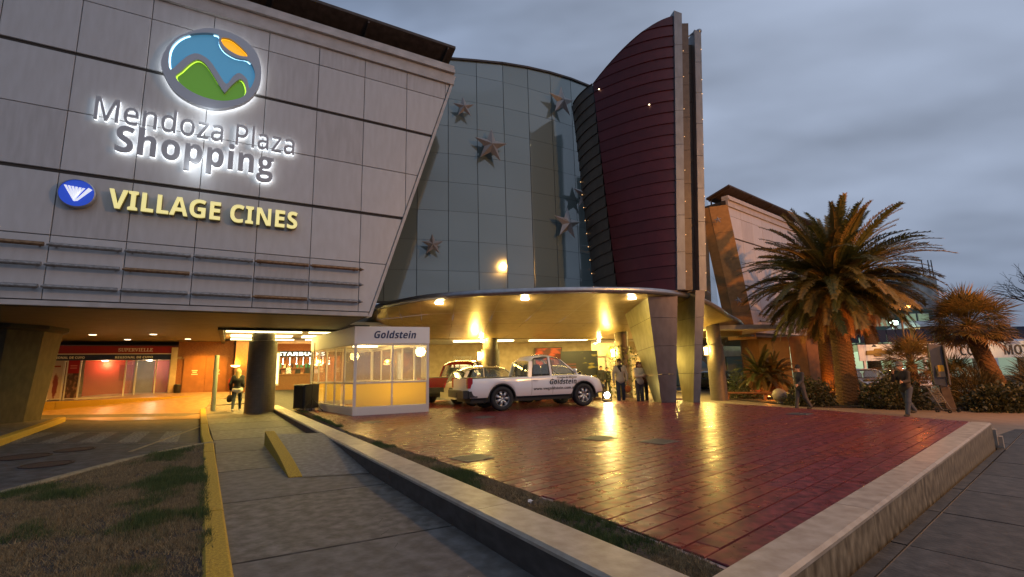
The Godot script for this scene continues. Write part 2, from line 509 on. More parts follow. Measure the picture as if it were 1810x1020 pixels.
	mat("black", Color(0.012, 0.012, 0.013), 0.5)
	mat("chrome", Color(0.65, 0.65, 0.66), 0.18, 1.0)
	mat("rubber", Color(0.014, 0.014, 0.015), 0.75)
	mat("alloy", Color(0.55, 0.54, 0.52), 0.3, 0.8)
	mat("red_light", Color(0.35, 0.008, 0.01), 0.15, 0.0, {"coat": 1.0})
	mat("clear_light", Color(0.6, 0.6, 0.6), 0.1, 0.3, {"coat": 1.0})
	mat("wood_orange", Color(0.33, 0.14, 0.045), 0.5, 0.0, {"tex": noise_tex(0.05, Color(0.6, 0.55, 0.5), Color.WHITE, 5, 80, 0.8), "scale": V(0.4, 2.5, 0.4)})
	mat("door_brown", Color(0.30, 0.13, 0.045), 0.5, 0.0, {"tex": g1, "scale": V(0.5, 0.3, 0.5)})
	mat("wall_cream", Color(0.52, 0.42, 0.28), 0.7, 0.0, {"tex": g1, "scale": V(0.3, 0.3, 0.3)})
	mat("bank_red", Color(0.20, 0.008, 0.008), 0.45)
	mat("bank_wall", Color(0.34, 0.035, 0.02), 0.6)
	mat("bank_blue", Color(0.012, 0.02, 0.07), 0.45)
	mat("notice", Color(0.7, 0.68, 0.6), 0.6)
	mat("green_sign", Color(0.01, 0.20, 0.12), 0.5)
	mat("post_green", Color(0.36, 0.40, 0.30), 0.5, 0.1, {"tex": grain, "scale": V(1, 1, 1)})

# frame of the left wing: x along the wall to the right, z out of it
const WING_AT := Vector3(-5.36, 0.0, -14.78)
const WING_TURN := 0.5271
func wing_point(s: float, y: float, w: float) -> Vector3:
	return WING_AT + Vector3(0.8642 * s + 0.5032 * w, y, -0.5032 * s + 0.8642 * w)

func kerb(n: String, label: String, pts: Array, width: float, h: float, m: Material, dy := 0.0) -> void:
	var o := thing(n, label, "kerb")
	o.remove_meta("category")
	tag(o, label, "", "", "structure")
	for k in pts.size() - 1:
		var a: Vector2 = pts[k]
		var b: Vector2 = pts[k + 1]
		var cnt := maxi(1, roundi(a.distance_to(b) / 1.6))
		var d := (b - a).normalized()
		var nn := Vector2(-d.y, d.x) * width
		for i in cnt:
			var p := a.lerp(b, float(i) / cnt) + d * 0.004
			var q := a.lerp(b, float(i + 1) / cnt) - d * 0.004
			var g := G.new()
			var e := 0.02
			var hh := h + rng.randf_range(-0.004, 0.004)
			var lo := []
			for c in [p, q, q + nn, p + nn]:
				lo.append(on(c.x, c.y, -0.15))
			var mid := []
			for c in [p, q, q + nn, p + nn]:
				mid.append(on(c.x, c.y, hh - e + dy))
			var nu := nn.normalized() * e
			var top := []
			for c in [p + nu, q + nu, q + nn - nu, p + nn - nu]:
				top.append(on(c.x, c.y, hh + dy))
			for r in [[lo, mid], [mid, top]]:
				for z in 4:
					var j := (z + 1) % 4
					g.quad(r[0][z], r[1][z], r[1][j], r[0][j])
			g.quad(top[3], top[2], top[1], top[0])
			obj("kerb_stone", g, m, o)

func ground_and_paving() -> void:
	var g := G.new()
	g.s = 0
	var xs := [-400, -120, -60, -40, -30, -25, -20, -16, -14, -12, -11, -10, -9, -6, -3, 0, 1.8, 3, 6, 9, 12, 15, 17, 24, 40, 80, 160, 500]
	var zs := [60, 20, 5, 0, -5, -10, -14, -17, -19, -20, -21, -22, -23, -26, -32, -45, -70, -120, -250, -700]
	for i in xs.size() - 1:
		for j in zs.size() - 1:
			g.quad(on(xs[i], zs[j], -0.03), on(xs[i], zs[j + 1], -0.03), on(xs[i + 1], zs[j + 1], -0.03), on(xs[i + 1], zs[j], -0.03))
	struct("ground", g, mats.asphalt, "dark asphalt ground reaching to the horizon")
	var road := pv([-6.2, 8, -6.3, -4, -6.52, -6.39, -6.8, -8.65, -6.72, -10.3, -12.5, -19.6, -13.2, -21.0, -34, -21.2, -40, -10, -40, 8])
	struct("road", sheet(road, 0.0, 2.0), mats.road, "worn grey asphalt road running under the white panelled wing")
	var drive := pv([-10.75, -16.9, -13.5, -16.6, -15.6, -17.2, -22, -17.2, -24, -25, -13.2, -24, -12.5, -19.6])
	struct("driveway", sheet(drive, 0.012, 1.0), mat("driveway", Color(0.26, 0.18, 0.13), 0.38, 0.0, {"tex": noise_tex(0.03, Color(0.72, 0.70, 0.67), Color.WHITE, 6, 54, 0.8), "scale": V(0.2, 0.2, 0.2)}), "smooth pinkish concrete drive under the mall wing")
	# crossing: four worn stripes between two thin lines
	var z := thing("zebra_crossing", "worn white zebra crossing painted on the asphalt before the underpass", "crossing")
	z.remove_meta("category"); tag(z, "", "", "", "structure")
	var near := [Vector2(-11.92, -11.5), Vector2(-7.1, -11.12)]
	var far := [Vector2(-12.85, -13.44), Vector2(-8.55, -13.38)]
	for k in 5:
		var t0 := 0.0 + k * 0.2
		var a: Vector2 = near[0].lerp(near[1], t0)
		var b: Vector2 = near[0].lerp(near[1], t0 + 0.1)
		var c: Vector2 = far[0].lerp(far[1], t0 + 0.1)
		var d: Vector2 = far[0].lerp(far[1], t0)
		obj("stripe", sheet(PackedVector2Array([a, b, c, d]), 0.005, 1.0), mats.paint, z)
	for e in [[near[0] + Vector2(-2, -0.15), near[1]], [far[0] + Vector2(-1, 0), far[1]]]:
		var a: Vector2 = e[0]
		var b: Vector2 = e[1]
		obj("line", sheet(PackedVector2Array([a + Vector2(0, 0.16), b + Vector2(0, 0.16), b + Vector2(0, 0.09), a + Vector2(0, 0.09)]), 0.006, 1.5), mats.paint, z)
	var yl := thing("lane_line", "faded yellow line across the asphalt by the crossing", "road marking")
	yl.remove_meta("category"); tag(yl, "", "", "", "structure")
	obj("line", sheet(pv([-9.6, -15.6, -9.5, -15.6, -7.6, -9.9, -7.7, -9.9]), 0.01, 1.5), mats.kerb, yl)
	for m in [[-9.35, -9.48, 0.42, "round rusty manhole cover nearest the left edge of the road"], [-8.1, -8.65, 0.36, "round rusty manhole cover closest to the dry grass bed"], [-9.1, -10.3, 0.33, "small rusty manhole cover nearest the zebra crossing"]]:
		var mh := thing("manhole_cover", m[3], "manhole cover", on(m[0], m[1], 0.002))
		var lid := G.new()
		lid.lathe([Vector2(0, 0.008), Vector2(m[2] * 0.86, 0.008), Vector2(m[2] * 0.87, 0.002)], 24, Transform3D(), false)
		obj("lid", lid, mats.rust_iron, mh)
		var rim := G.new()
		rim.lathe([Vector2(m[2] * 0.9, 0.002), Vector2(m[2] * 0.9, 0.012), Vector2(m[2], 0.012), Vector2(m[2], 0.0)], 24, Transform3D(), false)
		obj("rim", rim, mats.rust_iron, mh)
	# side walk of concrete slabs
	var walk := pv([-2.2, 6, 2.6, 6, 0.86, -2.6, 0.28, -3.8, -1.9, -7.5, -9.3, -19.2, -11.0, -22.0, -13.3, -21.6, -12.3, -19.55, -6.42, -10.65, -2.25, -4.0])
	struct("sidewalk", sheet(walk, 0.0, 2.0), mats.joint, "concrete side walk between yellow kerb and parapet")
	var sw := thing("sidewalk_slabs", "large grey concrete slabs of the side walk, worn yellowish", "paving")
	sw.remove_meta("category"); tag(sw, "", "", "", "structure")
	var v := Vector2(-0.5262, -0.8503)
	var u := Vector2(0.874, -0.485)
	for k in range(-5, 10):
		var c0 := Vector2(-2.30, -4.07) + v * (2.13 * k + 0.018)
		var c1 := Vector2(-2.30, -4.07) + v * (2.13 * (k + 1) - 0.018)
		var cell := PackedVector2Array([c0 - u * 12, c0 + u * 12, c1 + u * 12, c1 - u * 12])
		for q in Geometry2D.intersect_polygons(walk, cell):
			obj("slab", sheet(q, 0.022, 1.6, 0.02), mats.walk if k % 2 == 0 else mats.walk_b, sw)
	for c in [[-4.0, -6.6, -2.3, -6.0], [-1.0, -4.3, -1.6, -5.6], [-5.6, -9.4, -4.2, -9.0]]:
		var cg := G.new()
		var last := on(c[0], c[1], 0.026)
		for i in range(1, 15):
			var q := Vector2(c[0], c[1]).lerp(Vector2(c[2], c[3]), i / 14.0) + Vector2(rng.randf_range(-0.05, 0.05), rng.randf_range(-0.05, 0.05))
			var nx := on(q.x, q.y, 0.026)
			var wd := V(0.004, 0, 0.005) * rng.randf_range(0.5, 1.6)
			cg.quad(last, nx, nx + wd, last + wd)
			last = nx
		obj("crack", cg, mats.joint, sw)
	kerb("yellow_kerb", "long worn yellow kerb between dry grass bed and side walk", [Vector2(-0.9, -1.6), Vector2(-2.44, -4.0), Vector2(-6.65, -10.6), Vector2(-7.6, -12.0), Vector2(-12.45, -19.5)], 0.19, 0.085, mats.yellow)
	kerb("grass_bed_kerb", "thin yellowish kerb edging the dry grass bed beside the road", [Vector2(-6.3, 2), Vector2(-6.36, -4.0), Vector2(-6.52, -6.4), Vector2(-6.78, -8.65), Vector2(-6.66, -10.2), Vector2(-6.5, -10.62)], 0.14, 0.09, mats.kerb)
	# dry grass bed
	var bed := pv([-6.22, 3, -6.22, -4, -6.4, -6.39, -6.64, -8.65, -6.53, -10.3, -6.5, -10.4, -2.36, -4.0, -0.85, -1.55, 1, 3])
	struct("grass_bed", sheet(bed, 0.05, 1.0), mats.soil, "bed of dry brown earth behind the yellow kerb")
	blades("grass", "dry brown lawn with darker green tufts in the left foreground", bed, 0.05, 110000, 0.036, 1)
	blades("weeds", "thin line of weeds along the foot of the dark parapet", pv([0.22, -3.75, 0.28, -3.72, -1.93, -7.42, -5.6, -13.3, -5.68, -13.28, -2.05, -7.45]), 0.02, 5200, 0.03, 4)
	# ramp up to the plaza with a yellow side
	var r := thing("ramp", "short concrete ramp with a yellow side kerb rising to the parapet", "ramp")
	r.remove_meta("category"); tag(r, "", "", "", "structure")
	var n0 := on(-3.10, -7.30, 0.024)
	var n1 := on(-1.80, -7.60, 0.024)
	var f0 := V(-5.12, 0.30, -10.55)
	var f1 := V(-4.13, 0.29, -10.6)
	var rg := G.new()
	rg.quad(n0, f0, f1, n1)
	rg.quad(f0, on(f0.x, f0.z), on(f1.x, f1.z), f1)
	obj("slope", rg, mat("ramp_skylit_concrete", Color(0.19, 0.185, 0.185), 0.6, 0.0, {"tex": noise_tex(0.035, Color(0.72, 0.70, 0.67), Color.WHITE, 6, 52, 0.8), "scale": V(0.4, 0.4, 0.4)}), r)  # bluish sky light on the slope is put into its lighter colour
	var cr := G.new()
	var prev := n0 + V(0.03, 0.004, 0.03)
	for i in range(1, 13):
		var nx := n0.lerp(n1, i / 12.0) + V(rng.randf_range(-0.02, 0.03), 0.004, 0.03 + rng.randf_range(-0.03, 0.03))
		var th := V(0.01, 0, 0.028) * rng.randf_range(0.5, 1.5)
		cr.quad(prev, nx, nx + th, prev + th)
		prev = nx
	obj("crack", cr, mats.dark, r)
	var kg := G.new()
	var side := V(-0.17, 0, 0.06)
	for seg in 6:
		var t0 := seg / 6.0
		var t1 := (seg + 1) / 6.0
		var p := n0.lerp(f0, t0)
		var q := n0.lerp(f0, t1)
		var lift0 := 0.05 * minf(1.0, t0 * 4.0) + 0.012
		var lift1 := 0.05 * minf(1.0, t1 * 4.0) + 0.012
		kg.hexa([on(p.x + side.x, p.z + side.z), on(p.x, p.z), on(q.x, q.z), on(q.x + side.x, q.z + side.z), p + side + UP * lift0, p + UP * lift0, q + UP * lift1, q + side + UP * lift1])
	obj("kerb_side", kg, mats.yellow, r)
	# island under the left pillar
	var isl := pv([-11.0, -10.3, -15.2, -16.6, -17.6, -17.6, -20, -12, -14, -8])
	struct("pillar_island", sheet(isl, 0.1, 1.5, 0.1), mats.walk, "raised concrete island under the great pillar")
	kerb("island_kerb", "yellow kerb along the island of the great pillar", [Vector2(-10.2, -8.6), Vector2(-10.9, -10.3), Vector2(-15.1, -16.6)], -0.22, 0.15, mats.yellow)
	# right hand pavement of worn dark slabs
	var pave := pv([0.95, -2.4, 9.35, -9.6, 9.75, -10.5, 9.2, -12.3, 8.5, -14.5, 6.6, -17.7, 4.5, -21, 2, -30, 20, -45, 60, -32, 40, 0, 14, 8, 2.7, 6])
	struct("pavement", sheet(pave, 0.0, 2.0), mats.pave_far, "broad pavement on the right of the plaza, leading back to the garden")
	var ps := thing("pavement_slabs", "dark worn paving slabs in the right foreground", "paving")
	ps.remove_meta("category"); tag(ps, "", "", "", "structure")
	var a := Vector2(0.757, -0.653)
	var b := Vector2(0.653, 0.757)
	var near_pave := pv([0.92, -2.49, 9.21, -9.62, 9.66, -10.5, 13, -13, 19, -8, 10, 4, 2.4, 4])
	for i in range(-4, 14):
		for j in range(-2, 9):
			var o := Vector2(1.0, -2.4) + a * (1.5 * i + 0.01) + b * (1.5 * j + 0.01)
			var cell := PackedVector2Array([o, o + a * 1.48, o + a * 1.48 + b * 1.48, o + b * 1.48])
			for q in Geometry2D.intersect_polygons(near_pave, cell):
				obj("slab", sheet(q, 0.014 + rng.randf() * 0.004, 1.6, 0.014), mats.pave if rng.randf() < 0.5 else mats.pave_b, ps)

# many thin blades over a polygon
func blades(n: String, label: String, poly: PackedVector2Array, dy: float, count: int, h: float, sd: int) -> void:
	var r := Rect2(poly[0], Vector2.ZERO)
	for p in poly:
		r = r.expand(p)
	var f := FastNoiseLite.new()
	f.noise_type = FastNoiseLite.TYPE_SIMPLEX_SMOOTH
	f.frequency = 0.42; f.seed = 90 + sd; f.fractal_octaves = 4
	var rr := RandomNumberGenerator.new()
	rr.seed = 500 + sd
	var g := G.new()
	for k in 4:
		var c := V(rr.randf_range(-0.35, 0.35), 0, rr.randf_range(-0.35, 0.35))
		var an := rr.randf() * TAU
		var d := V(cos(an), 0, sin(an)) * 0.075
		var lean := V(rr.randf_range(-0.6, 0.6), 0, rr.randf_range(-0.6, 0.6))
		g.tri(c - d, c + d, c + lean * 0.5 + UP * 0.6)
		g.tri(c + d * 0.7 + lean * 0.3 + UP * 0.4, c - d * 0.7 + lean * 0.3 + UP * 0.4, c + lean + UP)
	var mm := MultiMesh.new()
	mm.transform_format = MultiMesh.TRANSFORM_3D
	mm.use_colors = true
	mm.mesh = g.mesh()
	var xf := []
	var col := []
	while xf.size() < count:
		var p := Vector2(rr.randf_range(r.position.x, r.end.x), rr.randf_range(r.position.y, r.end.y))
		if p.y > 0.5 or not Geometry2D.is_point_in_polygon(p, poly):
			continue
		var green := f.get_noise_2d(p.x, p.y) + rr.randf_range(-0.12, 0.12)
		if sd == 1:
			# the greener band lies along the kerb
			var edge := absf((p.x + 2.6) * 0.846 - (p.y + 4.0) * 0.533)
			green += 0.42 * exp(-pow((edge - 0.35) / 0.4, 2.0)) - 0.08
		else:
			green += 0.16
		var patch := f.get_noise_2d(p.x * 2.7 + 40.0, p.y * 2.7)
		if patch < -0.22 and rr.randf() < 0.75:
			continue
		var gr := smoothstep(0.08, 0.26, green)
		var hh := h * rr.randf_range(0.45, 1.2) * (1.0 + 0.7 * gr) * (1.0 + 1.3 * maxf(0.0, patch)) * (1.9 if rr.randf() < 0.02 else 1.0)
		var wide := h * rr.randf_range(0.9, 1.4) / hh
		xf.append(Transform3D(Basis(UP, rr.randf() * TAU).scaled(V(hh * wide * 1.0, hh, hh * wide * 1.0)), on(p.x, p.y, dy) if sd == 1 or sd == 4 else V(p.x, dy, p.y)))
		var dry := Color(0.29, 0.225, 0.115).lerp(Color(0.14, 0.105, 0.058), rr.randf())
		col.append(dry.lerp(Color(0.055, 0.085, 0.02), gr) * rr.randf_range(0.75, 1.25))
	mm.instance_count = xf.size()
	for i in xf.size():
		mm.set_instance_transform(i, xf[i])
		mm.set_instance_color(i, col[i])
	var o := MultiMeshInstance3D.new()
	o.name = numbered(n)
	o.multimesh = mm
	var m := mat("blade", Color.WHITE, 0.8, 0.0, {"back": Color(0.3, 0.3, 0.3)})
	m.vertex_color_use_as_albedo = true
	o.material_override = m
	add_child(o, true)
	tag(o, label, "", "", "stuff")

func wing_panels(o: Node3D, s_end: Callable, s0: float, s1: float, first: float, mirrored := false) -> void:
	var ys := [3.45, 5.05, 6.71, 8.35, 9.97, 11.56, 12.21]
	var gaps := [0.012, 0.009, 0.05, 0.009, 0.05, 0.009, 0.012]
	var s := first
	while s < s1:
		var a := maxf(s, s0)
		var b := minf(s + 1.48, s1)
		for k in ys.size() - 1:
			var y0: float = ys[k] + gaps[k]
			var y1: float = ys[k + 1] - gaps[k + 1]
			var cell := PackedVector2Array([Vector2(a + 0.008, y0), Vector2(b - 0.008, y0), Vector2(b - 0.008, y1), Vector2(a + 0.008, y1)])
			var e0: float = s_end.call(3.3)
			var e1: float = s_end.call(13.3)
			var lim := PackedVector2Array([Vector2(-30, 3.3), Vector2(e0, 3.3), Vector2(e1, 13.3), Vector2(-30, 13.3)])
			if mirrored:
				lim = PackedVector2Array([Vector2(30, 3.3), Vector2(e0, 3.3), Vector2(e1, 13.3), Vector2(30, 13.3)])
			for q in Geometry2D.intersect_polygons(cell, lim):
				var g := G.new()
				g.prism(q, -0.05, rng.randf_range(-0.004, 0.004), Transform3D(), 0.008)
				obj("panel", g, [mats.panel, mats.panel, mats.panel_b, mats.panel_c][rng.randi() % 4], o)
		s += 1.48

func wing_shell(o: Node3D, poly: PackedVector2Array, top_a: Vector2, top_b: Vector2, ribs_from: float, ribs_to: float, deep: float) -> void:
	# backing wall, cornice of two ledges, roof slab and the raking eave over a slot of sky
	var g := G.new()
	g.prism(poly, -0.32, -0.052)
	obj("wall", g, mats.joint, o)
	var d := (top_b - top_a)
	var c := G.new()
	for k in [[12.215, 12.62, 0.09], [12.64, 12.78, 0.20], [12.80, 12.98, 0.12]]:
		c.box(V((top_a.x + top_b.x) / 2, (k[0] + k[1]) / 2, k[2] / 2 - 0.15), V(absf(d.x), k[1] - k[0], k[2] + 0.3))
	obj("cornice", c, mats.cornice, o)
	var roof := G.new()
	roof.box(V((top_a.x + top_b.x) / 2, 12.5, -deep / 2 - 0.3), V(absf(d.x), 0.3, deep))
	obj("roof", roof, mats.joint, o)
	var e := G.new()
	var x0 := minf(top_a.x, top_b.x)
	var x1 := maxf(top_a.x, top_b.x)
	e.hexa([V(x0, 13.10, -1.3), V(x1, 13.10, -1.3), V(x1, 13.62, 0.25), V(x0, 13.62, 0.25), V(x0, 13.24, -1.3), V(x1, 13.24, -1.3), V(x1, 13.72, 0.25), V(x0, 13.72, 0.25)])
	obj("eave", e, mats.eave, o)
	var x := ribs_from
	while x < ribs_to:
		var r := G.new()
		r.hexa([V(x, 12.98, -1.25), V(x + 0.06, 12.98, -1.25), V(x + 0.06, 13.52, 0.22), V(x, 13.52, 0.22), V(x, 13.12, -1.25), V(x + 0.06, 13.12, -1.25), V(x + 0.06, 13.63, 0.22), V(x, 13.63, 0.22)])
		r.box(V(x + 0.03, 12.85, -1.1), V(0.06, 0.55, 0.08))
		obj("eave_rib", r, mats.eave, o)
		x += 2.96

func mall_wing() -> void:
	var o := thing("mall_wing", "left wing of the mall clad in large off-white panels with a slanting right end", "building", WING_AT, WING_TURN)
	var end := func(y: float) -> float: return 0.86 + 0.317 * (y - 3.3)
	wing_shell(o, pv([-16, 3.3, 0.86, 3.3, 3.81, 12.62, -16, 12.62]), Vector2(-16, 12), Vector2(3.84, 12), -14.24, 3.6, 10.0)
	wing_panels(o, end, -16, 3.9, -15.72)
	var g := G.new()
	g.box(V(-7.57, 3.37, -0.13), V(16.9, 0.12, 0.34))
	obj("bottom_ledge", g, mats.cornice, o)
	# slanting edge trim
	var t := G.new()
	t.hexa([V(0.87, 3.3, -0.35), V(0.97, 3.3, -0.35), V(0.97, 3.3, 0.05), V(0.87, 3.3, 0.05), V(3.83, 12.6, -0.35), V(3.93, 12.6, -0.35), V(3.93, 12.6, 0.05), V(3.83, 12.6, 0.05)])
	obj("edge_trim", t, mats.cornice, o)
	# the mass behind, right side
	var side := G.new()
	side.hexa([V(0.7, 3.3, -6), V(0.86, 3.3, -6), V(0.86, 3.3, -0.33), V(0.7, 3.3, -0.33), V(3.6, 12.6, -6), V(3.8, 12.6, -6), V(3.8, 12.6, -0.33), V(3.6, 12.6, -0.33)])
	obj("side_wall", side, mats.joint, o)
	# three rows of metal bars with pointed ends
	for r in 3:
		var y: float = [4.78, 4.29, 3.75][r]
		for k in range(-10, 1):
			var a := -0.92 + 1.48 * k + 0.05
			var b := a + 1.38
			if k == 0:
				b = a + 1.36
			var w := 0.16
			var bg := G.new()
			bg.tube([V(a, y, w), V(b, y, w)], [0.055, 0.055], 12)
			bg.tube([V(a - 0.05, y, w), V(a + 0.02, y, w)], [0.03, 0.03], 8)
			bg.box(V(a + 0.1, y - 0.02, 0.07), V(0.03, 0.03, 0.16))
			bg.box(V(b - 0.1, y - 0.02, 0.07), V(0.03, 0.03, 0.16))
			if k == 0:
				bg.tube([V(b, y, w), V(b + 0.05, y, w), V(b + 0.051, y, w), V(b + 0.2, y, w)], [0.028, 0.028, 0.065, 0.002], 10)
			obj("bar", bg, mats.bar_rust if rng.randf() < 0.28 else mats.bar, o)

func wing_signs() -> void:
	# mountain emblem
	var o := thing("emblem_sign", "round illuminated emblem of green hills, blue sky and an orange sun", "sign", WING_AT, WING_TURN)
	var w0 := 0.12
	var outline := smooth_loop(pv([-5.01, 10.16, -4.86, 10.74, -4.54, 11.18, -3.97, 11.57, -3.30, 11.59, -2.79, 11.27, -2.58, 10.70, -2.62, 10.07, -2.93, 9.52, -3.53, 9.14, -4.08, 9.11, -4.58, 9.32, -4.89, 9.74]), 4)
	var hill := smooth_loop(pv([-4.65, 9.79, -4.52, 10.03, -4.32, 10.36, -4.15, 10.49, -3.96, 10.38, -3.73, 10.04, -3.50, 9.69, -3.44, 9.69, -3.32, 9.92, -3.12, 10.19, -2.99, 10.11, -2.93, 9.82, -3.08, 9.59, -3.50, 9.39, -3.96, 9.38, -4.37, 9.52]), 3)
	var blue := smooth_loop(pv([-4.78, 9.98, -4.85, 10.39, -4.78, 10.77, -4.54, 11.12, -4.15, 11.35, -3.75, 11.44, -3.71, 11.20, -3.56, 10.97, -3.26, 10.85, -2.94, 10.87, -2.77, 10.64, -2.73, 10.34, -2.84, 9.97, -2.93, 10.25, -3.13, 10.39, -3.29, 10.23, -3.44, 9.94, -3.65, 10.21, -3.90, 10.55, -4.19, 10.67, -4.40, 10.54, -4.56, 10.31]), 3)
	var sun := smooth_loop(pv([-3.66, 11.31, -3.61, 11.39, -3.41, 11.40, -3.18, 11.26, -3.00, 11.10, -2.97, 10.99, -3.17, 10.95, -3.41, 11.02, -3.59, 11.15]), 3)
	# the grey ring and bands: outline with openings, built as strips round each opening
	var back := G.new()
	back.prism(outline, w0 + 0.02, w0 + 0.06)
	obj("back_plate", back, mats.ring, o)
	var halo := Geometry2D.offset_polygon(outline, -0.04)[0]
	var hg := G.new()
	hg.prism(halo, w0 - 0.04, w0 + 0.015)
	obj("halo_light", hg, mats.halo, o)
	var face := G.new()
	var rest: Array = [outline]
	for cut in [blue, hill, sun]:
		var c: PackedVector2Array = cut
		# slot from each opening to the rim keeps the polygons simple
		var out := []
		for q in rest:
			for half in 2:
				var cx: float = centre(c).x
				var hp := PackedVector2Array([Vector2(-9, 8), Vector2(cx, 8), Vector2(cx, 13), Vector2(-9, 13)]) if half == 0 else PackedVector2Array([Vector2(cx, 8), Vector2(0, 8), Vector2(0, 13), Vector2(cx, 13)])
				for part in Geometry2D.intersect_polygons(q, hp):
					for res in Geometry2D.clip_polygons(part, c):
						if not Geometry2D.is_polygon_clockwise(res):
							out.append(res)
		rest = out
	for q in rest:
		face.prism(q, w0 + 0.06, w0 + 0.19)
	obj("ring_face", face, mats.ring, o)
	for e in [["sky_panel", blue, "logo_sky", "led_blue"], ["hill_panel", hill, "logo_hill", "led_green"], ["sun_panel", sun, "logo_sun", "led_orange"]]:
		var pg := G.new()
		pg.prism(e[1], w0 + 0.061, w0 + 0.09)
		var p := obj(e[0], pg, mats[e[2]], o)
		var lg := G.new()
		var loop: PackedVector2Array = e[1]
		var mid: Vector2 = centre(loop)
		for k in loop.size():
			var a := loop[k]
			var b := loop[(k + 1) % loop.size()]
			var lit := true
			if e[0] == "sky_panel":
				lit = (a.x < -4.4 and a.y > 10.0) or (a.y > 10.8 and a.x > -3.8)
			elif e[0] == "hill_panel":
				lit = a.x < -3.6 or a.x > -3.1
			if lit:
				var ai := a.lerp(mid, 0.035)
				var bi := b.lerp(mid, 0.035)
				lg.quad(V(a.x, a.y, w0 + 0.093), V(b.x, b.y, w0 + 0.093), V(bi.x, bi.y, w0 + 0.096), V(ai.x, ai.y, w0 + 0.096))
		obj("led_strip", lg, mats[e[3]], p)
	# words
	var m := thing("mall_name_sign", "grey halo-lit letters of the mall name in two lines", "sign", WING_AT, WING_TURN)
	lettering(m, "letter", "Mendoza Plaza", V(-6.36, 8.20, 0.16), Basis(), 0.62, 4.88, 0.09, mats.letter, false, false, 0.0, mats.halo)
	lettering(m, "letter", "Shopping", V(-5.84, 7.42, 0.16), Basis(), 0.70, 3.78, 0.09, mats.letter, true, false, 0.0, mats.halo)
	omni("sign_glow", V(-3.8, 8.9, 0.35), Color(0.9, 0.95, 1.0), 0.25, 0.3, m)
	omni("sign_glow", V(-4.0, 7.3, 0.35), Color(0.9, 0.95, 1.0), 0.25, 0.3, m)
	# cinema letters and disc
	var c := thing("cinema_sign", "pale yellow illuminated cinema letters in capitals", "sign", WING_AT, WING_TURN)
	lettering(c, "letter", "VILLAGE CINES", V(-5.79, 5.86, 0.20), Basis(), 0.50, 4.46, 0.05, mats.cine, true)
	lettering(c, "letter_side", "VILLAGE CINES", V(-5.78, 5.845, 0.105), Basis(), 0.51, 4.46, 0.13, mats.cine_side, true)
	var b := thing("cinema_disc_sign", "round blue illuminated disc with a white fan-shaped V", "sign", WING_AT, WING_TURN)
	var rim := G.new()
	rim.lathe([Vector2(0, 0), Vector2(0.37, 0), Vector2(0.37, 0.13), Vector2(0.345, 0.15), Vector2(0.345, 0.135)], 40, Transform3D(Basis(Vector3.RIGHT, PI / 2), V(-6.42, 6.14, 0.05)), false)
	obj("rim", rim, mats.ring, b)
	var dg := G.new()
	dg.lathe([Vector2(0, 0.14), Vector2(0.344, 0.125)], 40, Transform3D(Basis(Vector3.RIGHT, PI / 2), V(-6.42, 6.14, 0.05)), true)
	obj("disc", dg, mats.disc_blue, b)
	# the V is a fan of stripes
	var vg := G.new()
	for k in 6:
		var t := k / 5.0
		var x0 := -0.25 + 0.36 * t
		vg.prism(PackedVector2Array([Vector2(-6.42 + x0, 6.14 + 0.17 - 0.03 * t), Vector2(-6.42 + x0 + 0.05, 6.14 + 0.17 - 0.03 * t), Vector2(-6.42 + 0.005 + 0.05 * t, 6.14 - 0.22 + 0.17 * t), Vector2(-6.42 - 0.035 + 0.05 * t, 6.14 - 0.22 + 0.17 * t)]), 0.2, 0.212)
	vg.prism(PackedVector2Array([Vector2(-6.20, 6.30), Vector2(-6.12, 6.26), Vector2(-6.38, 5.93), Vector2(-6.43, 5.93)]), 0.2, 0.212)
	obj("mark", vg, mats.disc_white, b)

func centre(p: PackedVector2Array) -> Vector2:
	var c := Vector2.ZERO
	for q in p:
		c += q
	return c / p.size()

func smooth_loop(p: PackedVector2Array, n: int) -> PackedVector2Array:
	var r := PackedVector2Array()
	var m := p.size()
	for i in m:
		for k in n:
			r.append(p[i].cubic_interpolate(p[(i + 1) % m], p[(i - 1 + m) % m], p[(i + 2) % m], float(k) / n))
	if Geometry2D.is_polygon_clockwise(r):
		r.reverse()
	return r

func star(c: Vector3, n: Vector3, r: float, spin: float, label: String) -> void:
	var o := thing("star_ornament", label, "star", c, 0.0, "metal stars on the glass wall")
	var x := UP.cross(n).normalized()
	var y := n.cross(x)
	var g := G.new()
	for k in 10:
		var a := PI / 2 + spin + TAU * k / 10.0
		var b := a + TAU / 10.0
		var ra := r if k % 2 == 0 else r * 0.40
		var rb := r if k % 2 == 1 else r * 0.40
		var A := (x * cos(a) + y * sin(a)) * ra
		var B := (x * cos(b) + y * sin(b)) * rb
		g.tri(A, n * r * 0.26, B)
		g.tri(A, B, -n * 0.05)
	obj("body", g, mats.star, o)
	var h := G.new()
	h.tube([V(0, 0, 0) - n * 0.03, -n * 0.38], [0.03, 0.03], 8)
	obj("bracket", h, mats.dark, o)

